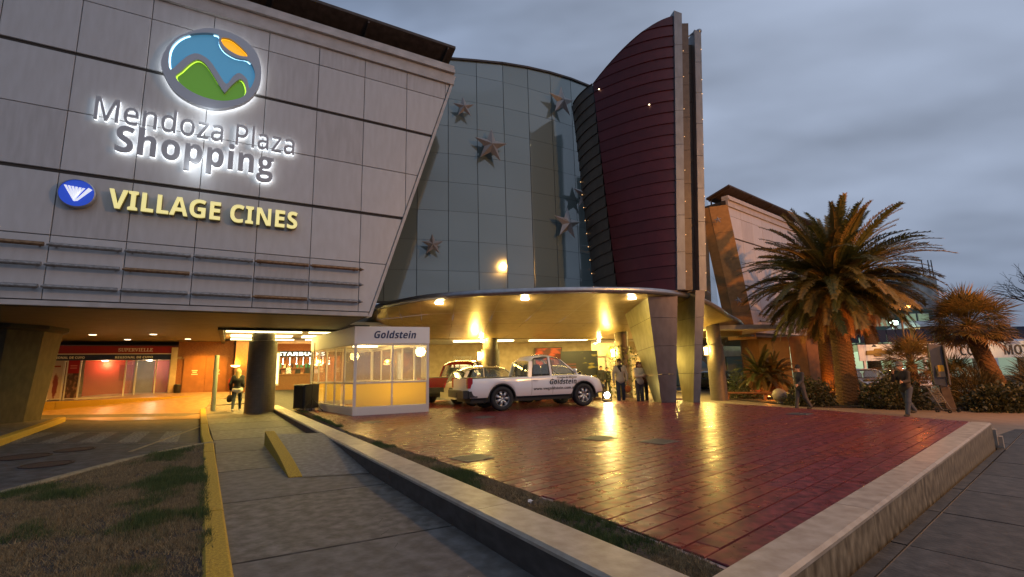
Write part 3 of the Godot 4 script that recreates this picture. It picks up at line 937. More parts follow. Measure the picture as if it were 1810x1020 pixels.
const GLASS := [[-7.7, -18.8], [-6.43, -18.83], [-5.15, -19.0], [-3.88, -19.25], [-2.62, -19.58], [-1.38, -19.98], [-0.18, -20.46], [1.0, -21.02], [2.14, -21.64], [3.23, -22.34], [4.29, -23.1]]
const GLASS_TOP := [15.3, 15.35, 15.35, 15.38, 15.40, 15.53, 15.70, 15.84, 15.95, 16.05, 16.1]
func glass_hall() -> void:
	var o := thing("glass_wall", "tall curved wall of grey-green mirror glass above the entrance canopy", "glass wall")
	for i in GLASS.size() - 1:
		var a := Vector2(GLASS[i][0], GLASS[i][1])
		var b := Vector2(GLASS[i + 1][0], GLASS[i + 1][1])
		var d := (b - a).normalized()
		var n := Vector2(-d.y, d.x)
		if n.y < 0: n = -n
		var k := 0
		var y := 4.36
		while y < 15.3:
			var tilt := 0.003
			var y1 := y + 1.3
			var last := y1 > 14.9
			var ya: float = GLASS_TOP[i] - 0.05 if last else y1 - 0.012
			var yb: float = GLASS_TOP[i + 1] - 0.05 if last else y1 - 0.012
			var p := a + d * 0.014
			var q := b - d * 0.014
			var g := G.new()
			var w := [rng.randf_range(-tilt, tilt), rng.randf_range(-tilt, tilt), rng.randf_range(-tilt, tilt)]
			var f := func(c: Vector2, yy: float, off: float) -> Vector3: return V(c.x + n.x * off, yy, c.y + n.y * off)
			g.hexa([f.call(p, y, -0.03), f.call(q, y, -0.03), f.call(q, y, w[0]), f.call(p, y, w[1]), f.call(p, ya, -0.03), f.call(q, yb, -0.03), f.call(q, yb, w[2]), f.call(p, ya, w[1] + w[2] - w[0])])
			obj("pane", g, mats.pane_mirror if rng.randf() < 0.6 else mats.pane_mirror_b, o)
			if last:
				break
			y = y1
			k += 1
		# backing and mullions
		var m := G.new()
		m.hexa([V(a.x - n.x * 0.2, 4.3, a.y - n.y * 0.2), V(b.x - n.x * 0.2, 4.3, b.y - n.y * 0.2), V(b.x - n.x * 0.035, 4.3, b.y - n.y * 0.035), V(a.x - n.x * 0.035, 4.3, a.y - n.y * 0.035), V(a.x - n.x * 0.2, GLASS_TOP[i] - 0.05, a.y - n.y * 0.2), V(b.x - n.x * 0.2, GLASS_TOP[i + 1] - 0.05, b.y - n.y * 0.2), V(b.x - n.x * 0.035, GLASS_TOP[i + 1] - 0.05, b.y - n.y * 0.035), V(a.x - n.x * 0.035, GLASS_TOP[i] - 0.05, a.y - n.y * 0.035)])
		obj("backing", m, mats.mullion, o)
		var c := G.new()
		c.bar(V(a.x, GLASS_TOP[i], a.y), V(b.x, GLASS_TOP[i + 1], b.y), 0.16, 0.09)
		obj("coping", c, mats.eave, o)
	star(V(-1.91, 12.92, -19.40), V(0.31, 0, 0.95), 0.50, 0.08, "small dark star near the top left of the glass wall")
	star(V(-0.77, 11.29, -19.80), V(0.37, 0, 0.93), 0.80, -0.05, "largest metal star in the middle of the glass wall")
	star(V(2.65, 14.33, -21.5), V(0.54, 0, 0.84), 0.80, 0.02, "topmost metal star on the glass, next to the maroon sail")
	star(V(3.61, 9.69, -22.05), V(0.59, 0, 0.81), 0.78, 0.0, "metal star half hidden by the edge of the maroon sail")
	star(V(2.65, 8.15, -21.5), V(0.54, 0, 0.84), 0.80, -0.06, "large metal star low on the glass, left of the maroon sail")
	star(V(-3.19, 6.64, -19.0), V(0.25, 0, 0.97), 0.47, 0.05, "lowest metal star, beside the slanting end of the white wing")
	# short return of glass between the tower and the right wing
	var r := thing("blue_glass_wall", "strip of blue glass between the sail tower and the right wing", "glass wall")
	var A := Vector2(7.6, -21.6)
	var B := Vector2(13.4, -31.2)
	var dd := (B - A) / 5.0
	for i in 5:
		for k in 6:
			var g := G.new()
			var p := A + dd * (i + 0.012)
			var q := A + dd * (i + 0.988)
			var t: float = [12.6, 13.3, 13.7, 13.5, 12.4][i]
			g.hexa([V(p.x, lerpf(4.3, t, k / 6.0) + 0.01, p.y), V(q.x, lerpf(4.3, t, k / 6.0) + 0.01, q.y), V(q.x + 0.03, lerpf(4.3, t, k / 6.0) + 0.01, q.y + 0.02), V(p.x + 0.03, lerpf(4.3, t, k / 6.0) + 0.01, p.y + 0.02), V(p.x, lerpf(4.3, t, (k + 1) / 6.0) - 0.01, p.y), V(q.x, lerpf(4.3, t, (k + 1) / 6.0) - 0.01, q.y), V(q.x + 0.03, lerpf(4.3, t, (k + 1) / 6.0) - 0.01, q.y + 0.02), V(p.x + 0.03, lerpf(4.3, t, (k + 1) / 6.0) - 0.01, p.y + 0.02)])
			obj("pane", g, mats.pane_mirror, r)

func sail_point(t: float, y: float) -> Vector3:     # t 0 at the fold, 1 at the tip
	var h := (y - 4.33) / 11.6
	var b := V(lerpf(4.30, 3.74, pow(h, 0.8)), y, lerpf(-19.2, -19.65, h))
	var e := V(lerpf(6.18, 7.01, h), y, -17.9)
	var p := b.lerp(e, t)
	var n := V(0.32, 0, 0.95)
	return p + n * (4.0 * t * (1.0 - t)) * lerpf(0.22, 0.42, h)

func sail_back(t: float, y: float) -> Vector3:      # t 0 at the fold, 1 at the glass
	var h := (y - 4.33) / 11.6
	var b := V(lerpf(4.30, 3.74, pow(h, 0.8)), y, lerpf(-19.2, -19.65, h))
	var e := V(lerpf(3.80, 3.05, pow(h, 0.8)), y, lerpf(-21.4, -21.3, h))
	return b.lerp(e, t) - V(1, 0, 0.2) * (4.0 * t * (1.0 - t)) * 0.12

func sail_tower() -> void:
	var o := thing("sail_tower", "tall maroon sail of lapped metal strips beside the glass wall", "tower")
	var top := func(t: float) -> float: return 14.0 + 1.93 * (t + 0.42 * t * (1.0 - t) * 2.0 * 0.9) / 1.0 if t >= 0 else 14.0
	var y := 4.33
	var strip := 0
	while y < 15.95:
		for part in 2:
			var rows := [[], [], []]
			var n := 15 if part == 0 else 6
			for i in n:
				var t := float(i) / (n - 1)
				var cap: float = minf(top.call(t), 15.93) if part == 0 else 14.0 + 0.1 * t
				var y0 := minf(y, cap)
				var y1 := minf(y + 0.50, cap)
				var p0 := sail_point(t, y0) if part == 0 else sail_back(t, y0)
				var p1 := sail_point(t, y1) if part == 0 else sail_back(t, y1)
				var out := V(0.3, 0, 0.95) if part == 0 else V(-0.95, 0, 0.2)
				rows[0].append(p0 - out * 0.01)
				rows[1].append(p0 + out * 0.05)
				rows[2].append(p1)
			if absf(rows[2][-1].y - rows[1][-1].y) < 0.01 and absf(rows[2][0].y - rows[1][0].y) < 0.01:
				continue
			var g := G.new()
			g.grid([rows[0], rows[1]], false)
			g.grid([rows[1], rows[2]], true)
			obj("sail_strip" if part == 0 else "return_strip", g, ([mats.sail, mats.sail_b][strip % 2 if rng.randf() < 0.8 else 0]) if part == 0 else mats.sail_brown, o)
		y += 0.485
		strip += 1
	# dark back so that the shell is closed
	var bk := G.new()
	var r0 := []
	var r1 := []
	for i in 8:
		var t := i / 7.0
		r0.append(V(lerpf(3.85, 6.6, t), 4.33, lerpf(-21.4, -19.2, t)))
		r1.append(V(lerpf(3.1, 7.2, t), minf(top.call(t), 15.9), lerpf(-21.4, -19.2, t)))
	bk.grid([r0, r1])
	obj("back_wall", bk, mats.dark, o)
	# string of bulbs on the return edge
	for i in 9:
		var p := sail_back(0.98, 5.1 + i * 0.62) + V(-0.06, 0, 0.1)
		var b := G.new()
		b.lathe([Vector2(0, -0.02), Vector2(0.016, -0.01), Vector2(0.016, 0.01), Vector2(0, 0.02)], 8, Transform3D(Basis(), p))
		obj("light_bulb", b, mats.bulb, o)
	for e in [[0.05, 13.55], [0.62, 12.05]]:
		var b := G.new()
		b.lathe([Vector2(0, -0.03), Vector2(0.03, -0.015), Vector2(0.03, 0.015), Vector2(0, 0.03)], 8, Transform3D(Basis(), sail_point(e[0], e[1]) + V(0.02, 0, 0.1)))
		obj("light_bulb", b, mats.lamp_small, o)
	# upright fins
	var f := thing("tower_fins", "pair of tall grey metal fins with brown recess, right of the maroon sail", "tower")
	var lean := V(0.83, 0, 0)
	for e in [["fin_plate", 6.19, 6.50, -18.6, -17.78, 15.95, "fin"], ["brown_panel", 6.50, 6.83, -18.6, -17.96, 15.62, "fin_brown"], ["recess_panel", 6.80, 7.32, -19.0, -18.62, 15.1, "fin_brown"], ["fin_plate", 7.20, 7.47, -20.2, -18.25, 15.4, "fin"]]:
		var segs := 8
		for i in segs:
			var y0 := lerpf(4.33, e[5], float(i) / segs) + 0.008
			var y1 := lerpf(4.33, e[5], float(i + 1) / segs) - 0.008
			var l0 := lean * ((y0 - 4.33) / 11.6)
			var l1 := lean * ((y1 - 4.33) / 11.6)
			var slope: float = 0.35 if i == segs - 1 and e[0] == "fin_plate" else 0.0
			var g := G.new()
			g.hexa([V(e[1], y0, e[3]) + l0, V(e[2], y0, e[3]) + l0, V(e[2], y0, e[4]) + l0, V(e[1], y0, e[4]) + l0, V(e[1], y1 + slope, e[3]) + l1, V(e[2], y1, e[3]) + l1, V(e[2], y1, e[4]) + l1, V(e[1], y1 + slope * 0.4, e[4]) + l1])
			obj(e[0], g, mats[e[6]], f)
	for e in [[6.52, -17.74, 8], [7.44, -18.2, 10]]:
		for i in e[2]:
			var yy: float = 5.2 + i * (10.2 / e[2]) + rng.randf_range(-0.2, 0.2)
			var b := G.new()
			b.lathe([Vector2(0, -0.018), Vector2(0.016, 0), Vector2(0, 0.018)], 8, Transform3D(Basis(), V(e[0], yy, e[1]) + lean * ((yy - 4.33) / 11.6)))
			obj("light_bulb", b, mats.bulb, f)
	var cam := thing("security_camera", "small dome camera on a bent arm at the top of the rear fin", "camera", V(8.2, 15.5, -18.6))
	var a := G.new()
	a.tube([V(-0.55, -0.25, 0.1), V(-0.2, 0.05, 0.1), V(0.05, 0.18, 0.1)], [0.03, 0.03, 0.03], 8)
	obj("arm", a, mats.fin, cam)
	var dm := G.new()
	dm.lathe([Vector2(0, -0.12), Vector2(0.09, -0.08), Vector2(0.13, 0), Vector2(0.11, 0.06), Vector2(0, 0.1)], 14, Transform3D(Basis(), V(0.08, 0.12, 0.1)))
	obj("dome", dm, mats.fascia, cam)
	# the two slanting legs under the tower
	var legs := [
		["front_pylon", "wide slanting steel pylon with yellow light painted on its inner side, left of its twin", [V(5.37, 0.2, -18.1), V(5.86, 0.2, -17.94), V(5.80, 0.2, -18.6), V(5.27, 0.2, -18.7)], [V(4.93, 4.32, -17.4), V(6.22, 4.32, -17.85), V(6.1, 4.32, -20.6), V(4.62, 4.05, -20.1)]],
		["rear_pylon", "narrow steel pylon standing right of the wide slanting one", [V(6.42, 0.2, -17.76), V(6.62, 0.2, -17.66), V(6.60, 0.2, -18.4), V(6.36, 0.2, -18.7)], [V(6.95, 4.33, -18.0), V(7.33, 4.33, -18.05), V(7.25, 4.33, -20.2), V(6.55, 4.33, -20.2)]]]
	for e in legs:
		var p := thing(e[0], e[1], "pylon")
		for i in 4:
			for k in 4:
				var j := (k + 1) % 4
				var rows := []
				for r in 5:
					var row := []
					var t := lerpf(i / 4.0 + 0.0015, (i + 1) / 4.0 - 0.0015, r / 4.0)
					for c in 7:
						row.append((e[2][k] as Vector3).lerp(e[3][k], t).lerp((e[2][j] as Vector3).lerp(e[3][j], t), c / 6.0))
					rows.append(row)
				var g := G.new()
				g.grid(rows)
				obj("cladding", g, mats.steel_lit_side if k == 3 else mats.steel, p)  # left face wears the painted-in yellow light

const CAN_O := [[-9.5, 4.1, -25.0], [-7.6, 4.1, -22.6], [-6.17, 4.1, -20.35], [-5.3, 4.1, -19.2], [-4.52, 4.1, -18.45], [-2.96, 4.1, -17.2], [-0.70, 4.1, -16.56], [1.86, 4.1, -16.45], [3.89, 4.1, -16.77], [5.22, 4.1, -17.24], [6.6, 4.1, -18.3], [7.83, 4.08, -19.75], [9.6, 4.0, -22.3], [11.0, 3.85, -24.4], [12.2, 3.65, -25.8], [12.9, 3.45, -27.0]]
const CAN_I := [[-9.0, 3.1, -25.5], [-8.2, 3.1, -24.0], [-7.0, 3.1, -22.4], [-6.0, 3.1, -22.5], [-5.0, 3.1, -22.8], [-4.0, 3.1, -23.2], [-2.0, 3.1, -23.9], [-0.2, 3.1, -24.65], [2.0, 3.1, -25.6], [4.0, 3.1, -26.5], [5.6, 3.1, -27.2], [7.0, 3.1, -27.7], [8.6, 3.1, -28.0], [10.2, 3.1, -28.1], [11.8, 3.1, -27.8], [12.7, 3.12, -27.2]]
func curve_at(c: Array, t: float) -> Vector3:
	var x := t * (c.size() - 1)
	var i := clampi(int(x), 0, c.size() - 2)
	var p := []
	for k in [-1, 0, 1, 2]:
		var e: Array = c[clampi(i + k, 0, c.size() - 1)]
		p.append(V(e[0], e[1], e[2]))
	return (p[1] as Vector3).cubic_interpolate(p[2], p[0], p[3], x - i)

func entrance_canopy() -> void:
	var o := thing("entrance_canopy", "sweeping curved canopy with a golden metal underside over the entrance", "canopy")
	var cols := 22
	for i in cols:
		for j in 4:
			var rows := []
			for b in 4:
				var row := []
				for a in 5:
					var t := (i + 0.004 + 0.992 * a / 4.0) / cols
					var s := (j + 0.006 + 0.988 * b / 3.0) / 4.0
					var p := curve_at(CAN_O, t).lerp(curve_at(CAN_I, t), s)
					p.y = lerpf(curve_at(CAN_O, t).y - 0.02, curve_at(CAN_I, t).y, s) - 0.12 * sin(PI * s)
					row.append(p)
				rows.append(row)
			var g := G.new()
			g.grid(rows)
			obj("soffit_panel", g, mats.soffit, o)
	var n := 66
	var f0 := []
	var f1 := []
	var f2 := []
	var f3 := []
	var up := []
	for i in n + 1:
		var t := float(i) / n
		var p := curve_at(CAN_O, t)
		var q := curve_at(CAN_O, minf(t + 0.01, 1.0)) - curve_at(CAN_O, maxf(t - 0.01, 0.0))
		var out := V(-q.z, 0, q.x).normalized()
		if out.z < 0 and t < 0.6: out = -out
		f0.append(p - out * 0.06)
		f1.append(p + out * 0.05 - UP * 0.01)
		f2.append(p + out * 0.11 + UP * 0.09)
		f3.append(p + out * 0.05 + UP * 0.20)
		up.append(curve_at(CAN_I, t) + UP * 1.0)
	var fg := G.new()
	fg.grid([f0, f1, f2, f3])
	obj("fascia", fg, mats.fascia, o)
	var deck := []
	for i in n + 1:
		var inn := curve_at(CAN_I, float(i) / n)
		deck.append(V(inn.x, f3[i].y - 0.02, inn.z))
	var dg := G.new()
	dg.grid([f3, deck])
	obj("roof", dg, mats.fascia, o)
	# dark rim at the inner edge, then the flat high ceiling
	var rim := G.new()
	for i in n:
		var a := curve_at(CAN_I, float(i) / n)
		var b := curve_at(CAN_I, float(i + 1) / n)
		var d := V(b.x - a.x, 0, b.z - a.z).normalized()
		var w := V(d.z, 0, -d.x) * 0.10
		rim.hexa([a - UP * 0.02, b - UP * 0.02, b + w - UP * 0.02, a + w - UP * 0.02, a + UP * 0.9, b + UP * 0.9, b + w + UP * 0.9, a + w + UP * 0.9])
	obj("rim", rim, mats.eave, o)
	# lamps recessed under the front edge
	for e in [[0.345, "downlight"], [0.432, "downlight"], [0.56, "downlight"]]:
		var p: Vector3 = curve_at(CAN_O, e[0]).lerp(curve_at(CAN_I, e[0]), 0.055)
		p.y = lerpf(4.08, 3.1, 0.055) - 0.03
		var l := G.new()
		l.lathe([Vector2(0, -0.03), Vector2(0.14, -0.03), Vector2(0.16, 0.02)], 16, Transform3D(Basis(), p), false)
		var lamp := obj("downlight", l, mats.lamp_white, o)
		omni("downlight_light", p - UP * 0.16, Color(1.0, 0.88, 0.62), 1.4, 0.12, lamp)

func right_wing() -> void:
	var o := thing("right_wing", "right wing of the mall with white panels behind the palms and a brown metal end", "building", V(14.94, 0, -29.81), deg_to_rad(39.0))
	o.scale.y = 0.89; o.position.y = 0.363
	var end := func(y: float) -> float: return -1.9 * (y - 3.3) / 8.9
	wing_shell(o, pv([0, 3.3, 16.3, 3.3, 16.3, 12.62, -2.0, 12.62]), Vector2(-1.9, 12), Vector2(16.3, 12), -1.7, 16, 1.2)
	wing_panels(o, end, -2.2, 16.3, -3.2, true)
	# brown metal end: a broad splayed face and a narrow dark return behind it
	for i in 5:
		for k in 2:
			var y0 := lerpf(3.0, 12.3, i / 5.0) + 0.006
			var y1 := lerpf(3.0, 12.3, (i + 1) / 5.0) - 0.006
			var e0: float = end.call(y0)
			var e1: float = end.call(y1)
			var p: Array = [[-0.02, 0.06, -0.54, -0.86], [-0.50, -0.80, -0.58, -1.45]][k]
			var g := G.new()
			g.hexa([V(e0 + p[0], y0, p[1]), V(e0 + p[2], y0, p[3]), V(e0 + p[2] + 0.12, y0, p[3] - 0.03), V(e0 + p[0] + 0.12, y0, p[1] - 0.1), V(e1 + p[0], y1, p[1]), V(e1 + p[2], y1, p[3]), V(e1 + p[2] + 0.12, y1, p[3] - 0.03), V(e1 + p[0] + 0.12, y1, p[1] - 0.1)])
			obj("end_panel", g, mats.end_brown, o)
	var gr := G.new()
	gr.box(V(7, 3.24, -4), V(15.0, 0.12, 8.0))
	obj("underside", gr, mats.ceiling, o)
	for r in 3:
		for k in 8:
			var bg := G.new()
			bg.tube([V(0.6 + 1.48 * k, [4.78, 4.29, 3.75][r], 0.14), V(1.96 + 1.48 * k, [4.78, 4.29, 3.75][r], 0.14)], [0.055, 0.055], 10)
			obj("bar", bg, mats.bar, o)
	star(V(12.75, 10.3, -28.45), V(-0.35, 0, 0.94), 0.24, 0.1, "small pale star high on the brown end of the right wing")
	star(V(13.85, 5.4, -29.2), V(-0.35, 0, 0.94), 0.24, 0.2, "small pale star low on the brown end of the right wing")
	# wooden-looking round wall below it
	var w := thing("round_brown_wall", "curved brown wall under the right wing, behind the small palms", "wall")
	for k in 7:
		var a0 := lerpf(-0.3, 1.9, k / 7.0) + 0.004
		var a1 := lerpf(-0.3, 1.9, (k + 1) / 7.0) - 0.004
		var g := G.new()
		var c := V(19.0, 0, -33.5)
		var r := 3.0
		var p := []
		for y in [-0.5, 3.2]:
			for e in [[a0, r], [a1, r], [a1, r - 0.12], [a0, r - 0.12]]:
				p.append(c + V(-cos(e[0] - 0.2) * e[1], y, sin(e[0] - 0.2) * e[1]))
		g.hexa(p)
		obj("wall_panel", g, mats.door_brown, w)
	for e in [[0.62, 1.02], [0.92, 1.06]]:
		var sg := G.new()
		var c := V(19.0, 0, -33.5) + V(-cos(e[0] - 0.2) * 3.03, e[1], sin(e[0] - 0.2) * 3.03)
		sg.box(c, V(0.28, 0.2, 0.02), Basis(UP, -(PI / 2 - e[0] + 0.2)))
		obj("notice", sg, mats.notice, w)

func wing_node(n: String, label: String, cat: String) -> Node3D:
	return thing(n, label, cat, WING_AT, WING_TURN)

func poster(kind: int) -> StandardMaterial3D:
	var key := "poster%d" % kind
	if mats.has(key):
		return mats[key]
	var im := Image.create(64, 128, false, Image.FORMAT_RGB8)
	var f := FastNoiseLite.new()
	f.seed = 40 + kind; f.frequency = 0.035; f.fractal_octaves = 3
	for y in 128:
		for x in 64:
			var n := f.get_noise_2d(x, y)
			var c: Color
			var d := Vector2((x - 32) / 16.0, (y - 84) / 46.0).length() + n * 0.35
			if kind == 0:      # pale bill with a dark draped shape
				c = Color(0.62, 0.55, 0.52).lerp(Color(0.40, 0.16, 0.12), 1.0 - smoothstep(0.7, 0.95, d))
				if y > 16 and y < 22 and x > 14 and x < 50: c = Color(0.5, 0.12, 0.1)
			elif kind == 1:    # red head over a brown picture
				c = Color(0.55, 0.07, 0.05) if y < 44 else Color(0.24, 0.16, 0.12).lerp(Color(0.45, 0.33, 0.26), smoothstep(-0.2, 0.4, n))
				if y > 14 and y < 30 and x > 12 and x < 50 and (y / 4) % 2 == 0: c = Color(0.7, 0.4, 0.35)
			elif kind == 2:    # orange wall picture
				c = Color(0.75, 0.25, 0.04).lerp(Color(0.35, 0.07, 0.03), smoothstep(-0.25, 0.35, n))
			else:              # dark blue banner with pale block
				c = Color(0.02, 0.05, 0.09).lerp(Color(0.45, 0.40, 0.15), smoothstep(0.12, 0.5, n) * smoothstep(30, 44, x))
				if x > 6 and x < 26 and y > 50 and y < 90 and (y / 7) % 2 == 0: c = Color(0.30, 0.10, 0.12)
			im.set_pixel(x, y, c)
	var m := mat(key, Color.WHITE, 0.4)
	m.albedo_texture = ImageTexture.create_from_image(im)
	return m

func quad_mesh(w: float, h: float) -> QuadMesh:
	var q := QuadMesh.new()
	q.size = Vector2(w, h)
	return q

func ceiling_lamp(o: Node3D, at: Vector3, m: String) -> void:
	var l := G.new()
	l.lathe([Vector2(0, -0.02), Vector2(0.1, -0.02), Vector2(0.125, -0.005), Vector2(0.125, 0.0)], 14, Transform3D(Basis(), at), false)
	obj("lamp", l, mats[m], o)

func underpass() -> void:
	# ceilings
	var c := wing_node("underpass_ceiling", "low flat ceiling over the underpass below the white wing", "ceiling")
	c.remove_meta("category"); tag(c, "", "", "", "structure")
	var g := G.new()
	g.box(V(-11.5, 3.5, -8.4), V(16.4, 0.4, 16.2))
	g.box(V(-1.25, 3.5, -2.65), V(4.1, 0.4, 4.7))
	obj("ceiling_slab", g, mats.ceiling, c)
	var u := G.new()
	u.box(V(0.9, 3.55, -11), V(8.4, 0.2, 12.0))
	obj("coffer_ceiling", u, mats.white_ceiling, c)
	var b := G.new()
	b.box(V(-3.22, 3.36, -10.5), V(0.16, 0.30, 11.2))
	b.box(V(-0.6, 3.36, -4.92), V(5.4, 0.30, 0.16))
	obj("beam", b, mats.dark, c)
	# cove tubes along the edge of the raised ceiling
	var t := wing_node("cove_light", "bright yellow-white tubes with added glowing strips for their light on the raised ceiling", "light")
	for e in [[-1.75, -5.2, 2.6], [0.95, -5.2, 2.3], [-1.6, -9.5, 2.6], [1.4, -9.5, 2.4]]:
		var tg := G.new()
		tg.tube([V(e[0] - e[2] / 2, 3.19, e[1]), V(e[0] + e[2] / 2, 3.19, e[1])], [0.03, 0.03], 10)
		tg.box(V(e[0], 3.42, e[1] - 1.1), V(e[2], 0.05, 0.9))  # added glowing strip stands in for light the tube casts on the ceiling
		obj("tube", tg, mats.tube, t)
	for e in [[-1.75, -5.22], [0.95, -5.22], [-1.6, -9.5], [1.4, -9.5]]:
		area("tube_glow", V(e[0], 3.38, e[1] - 1.1), Vector3.DOWN, Vector3.RIGHT, Vector2(2.4, 0.9), Color(1.0, 0.86, 0.40), 26.0, t)
	# sodium lamps on the low ceiling
	var s := wing_node("ceiling_lamps", "small round orange lamps in the underpass ceiling", "light")
	for e in [[-5.6, -8.6], [-7.6, -9.2], [-4.6, -11.2], [-9.4, -11.6], [-6.9, -11.9], [-11.5, -7.6]]:
		ceiling_lamp(s, V(e[0], 3.3, e[1]), "lamp_small")
	for e in [[-7.2, -10.6, 7.0], [-4.0, -9.2, 9.0], [-10.5, -10.5, 5.0], [-3.9, -12.0, 6.0], [-5.3, -7.4, 6.0], [-8.2, -5.8, 4.5]]:
		spot("sodium_light", V(e[0], 3.22, e[1]), Color(1.0, 0.66, 0.20), e[2] * 3.2, 0.1, 68.0, s)
	# bank
	var k := wing_node("bank_front", "bank with red and navy sign band and red-lit windows in the underpass", "shop front")
	var w := -13.0
	var fl := 0.70
	var pv0 := G.new()
	pv0.box(V(-6.5, fl - 0.26, -12.6), V(10.5, 0.5, 2.6))
	obj("step", pv0, mats.walk, k)
	var dark := G.new()
	dark.box(V(-10.6, 2.0, w - 0.2), V(1.9, 2.7, 0.3))
	obj("end_wall", dark, mats.pillar, k)
	for e in [["red_band", -9.75, -5.18, 2.72, 3.06, "bank_red", 0.10], ["white_line", -9.75, -5.18, 2.685, 2.715, "notice", 0.09], ["blue_band", -9.75, -5.18, 2.42, 2.68, "bank_blue", 0.07], ["cream_pilaster", -5.32, -5.08, 0.72, 3.0, "wall_cream", 0.16]]:
		var bg := G.new()
		bg.box(V((e[1] + e[2]) / 2, (e[3] + e[4]) / 2, w + e[6] / 2), V(e[2] - e[1], e[4] - e[3], e[6]))
		obj(e[0], bg, mats[e[5]], k)
	lettering(k, "letter", "SUPERVIELLE", V(-7.35, 2.81, w + 0.11), Basis(), 0.15, 1.30, 0.012, mats.notice, false, true)
	lettering(k, "letter", "REGIONAL DE CUYO", V(-7.45, 2.495, w + 0.08), Basis(), 0.10, 1.42, 0.012, mats.notice, true, false)
	lettering(k, "letter", "REGIONAL DE CUYO", V(-9.7, 2.495, w + 0.08), Basis(), 0.10, 1.2, 0.012, mats.notice, true, false)
	# frames and panes
	var xs := [-9.62, -9.16, -9.06, -8.62, -7.02, -6.63, -5.88, -5.34]
	for x in xs:
		var fg := G.new()
		fg.box(V(x, 1.56, w), V(0.05, 1.72, 0.07))
		obj("frame_post", fg, mats.cornice, k)
	var rail := G.new()
	rail.box(V(-7.0, 0.75, w), V(3.4, 0.08, 0.08))
	obj("sill", rail, mats.cornice, k)
	for e in [[-8.60, -7.04], [-7.0, -6.65], [-6.61, -5.90], [-5.86, -5.36]]:
		var pg := G.new()
		pg.box(V((e[0] + e[1]) / 2, 1.57, w - 0.012), V(e[1] - e[0], 1.6, 0.012))
		obj("pane", pg, mats.clear_glass, k)
	# interior
	var inn := G.new()
	inn.box(V(-7.83, 1.6, w - 1.1), V(1.7, 1.9, 0.1))
	inn.box(V(-5.6, 1.6, w - 1.5), V(1.0, 1.9, 0.1))
	inn.box(V(-7.0, 1.6, w - 1.5), V(0.08, 1.9, 0.9))
	obj("inner_wall", inn, mats.bank_wall, k)
	var cl := G.new()
	cl.box(V(-7.2, 2.5, w - 1.4), V(5.0, 0.12, 2.8))
	cl.box(V(-7.2, 0.6, w - 1.4), V(5.0, 0.12, 2.8))
	cl.box(V(-7.2, 1.5, w - 2.8), V(5.0, 2.0, 0.1))
	cl.box(V(-9.8, 1.5, w - 1.4), V(0.1, 2.0, 2.8))
	cl.box(V(-5.1, 1.5, w - 1.6), V(0.1, 2.0, 2.4))
	obj("room_shell", cl, mats.wall_cream, k)
	var ins := G.new()
	ins.box(V(-7.15, 1.85, w - 1.03), V(0.5, 0.75, 0.04))
	obj("red_board", ins, mats.bank_red, k)
	omni("interior_light", V(-7.9, 2.25, w - 0.85), Color(1.0, 0.72, 0.5), 1.1, 0.1, k)
	omni("interior_light", V(-6.2, 2.25, w - 0.8), Color(1.0, 0.95, 0.8), 0.8, 0.1, k)
	ceiling_lamp(k, V(-6.25, 2.42, w - 0.8), "lamp_white")
	ceiling_lamp(k, V(-7.9, 2.42, w - 0.6), "lamp_white")
	for e in [[-9.39, 0], [-8.84, 1]]:
		var bill := thing("poster", ["pale tall poster left of the red-lit bank window", "red-headed tall poster right beside the red-lit bank window"][e[1]], "poster", wing_point(e[0], 1.6, w + 0.03), WING_TURN)
		put("sheet", quad_mesh(0.40, 1.64), poster(e[1]), bill)
		var bk := G.new()
		bk.box(V(0, 0, -0.03), V(0.46, 1.7, 0.04))
		obj("backing", bk, mats.frame_white, bill)
	# brown double door wall beside the bank
	var d := wing_node("door_wall", "orange-brown wall with double service doors right of the bank", "wall")
	var dw := G.new()
	dw.box(V(-3.9, 1.9, w - 0.15), V(2.35, 2.9, 0.3))
	obj("wall", dw, mats.wood_orange, d)
	for x in [-4.35, -3.42]:
		var dg := G.new()
		dg.box(V(x, 1.62, w + 0.02), V(0.9, 1.86, 0.05))
		var leaf := obj("door", dg, mats.door_brown, d)
		for y in [1.88, 1.80, 1.70]:
			var ng := G.new()
			ng.box(V(x + 0.02, y, w + 0.05), V([0.24, 0.18, 0.26][[1.88, 1.80, 1.70].find(y)], 0.045, 0.006))
			obj("notice", ng, mats.notice, leaf)
		var pl := G.new()
		pl.box(V(x, 0.72, w + 0.05), V(0.86, 0.05, 0.01))
		obj("kick_plate", pl, mats.chrome, leaf)
	var tr := G.new()
	tr.box(V(-3.88, 2.58, w + 0.02), V(2.0, 0.06, 0.08))
	obj("door_head", tr, mats.door_brown, d)
	var bin := thing("litter_bin", "narrow dark litter bin between the bank and the service doors", "bin", wing_point(-4.95, fl, w + 0.35))
	var bg2 := G.new()
	bg2.lathe([Vector2(0, 0), Vector2(0.13, 0), Vector2(0.15, 0.5), Vector2(0.16, 0.52), Vector2(0.11, 0.56), Vector2(0, 0.56)], 14)
	obj("body", bg2, mats.black, bin)
	# projecting orange block with wall lamps, behind the woman
	var p := wing_node("orange_wall", "orange-lit wall end with lamps beside the round column", "wall")
	var pg2 := G.new()
	pg2.box(V(-2.15, 1.7, w + 0.8), V(1.0, 3.2, 0.9))
	obj("wall", pg2, mats.wood_orange, p)
	for x in [-2.62, -1.8]:
		var lg := G.new()
		lg.lathe([Vector2(0.02, -0.06), Vector2(0.17, -0.03), Vector2(0.2, 0.03), Vector2(0.17, 0.03)], 14, Transform3D(Basis(), V(x, 2.05, w + 1.42)), true)
		var sh := obj("lamp_shade", lg, mats.lamp_warm, p)
		omni("lamp_light", V(x, 2.22, w + 1.45), Color(1.0, 0.66, 0.22), 1.6, 0.1, sh)
	var can := G.new()
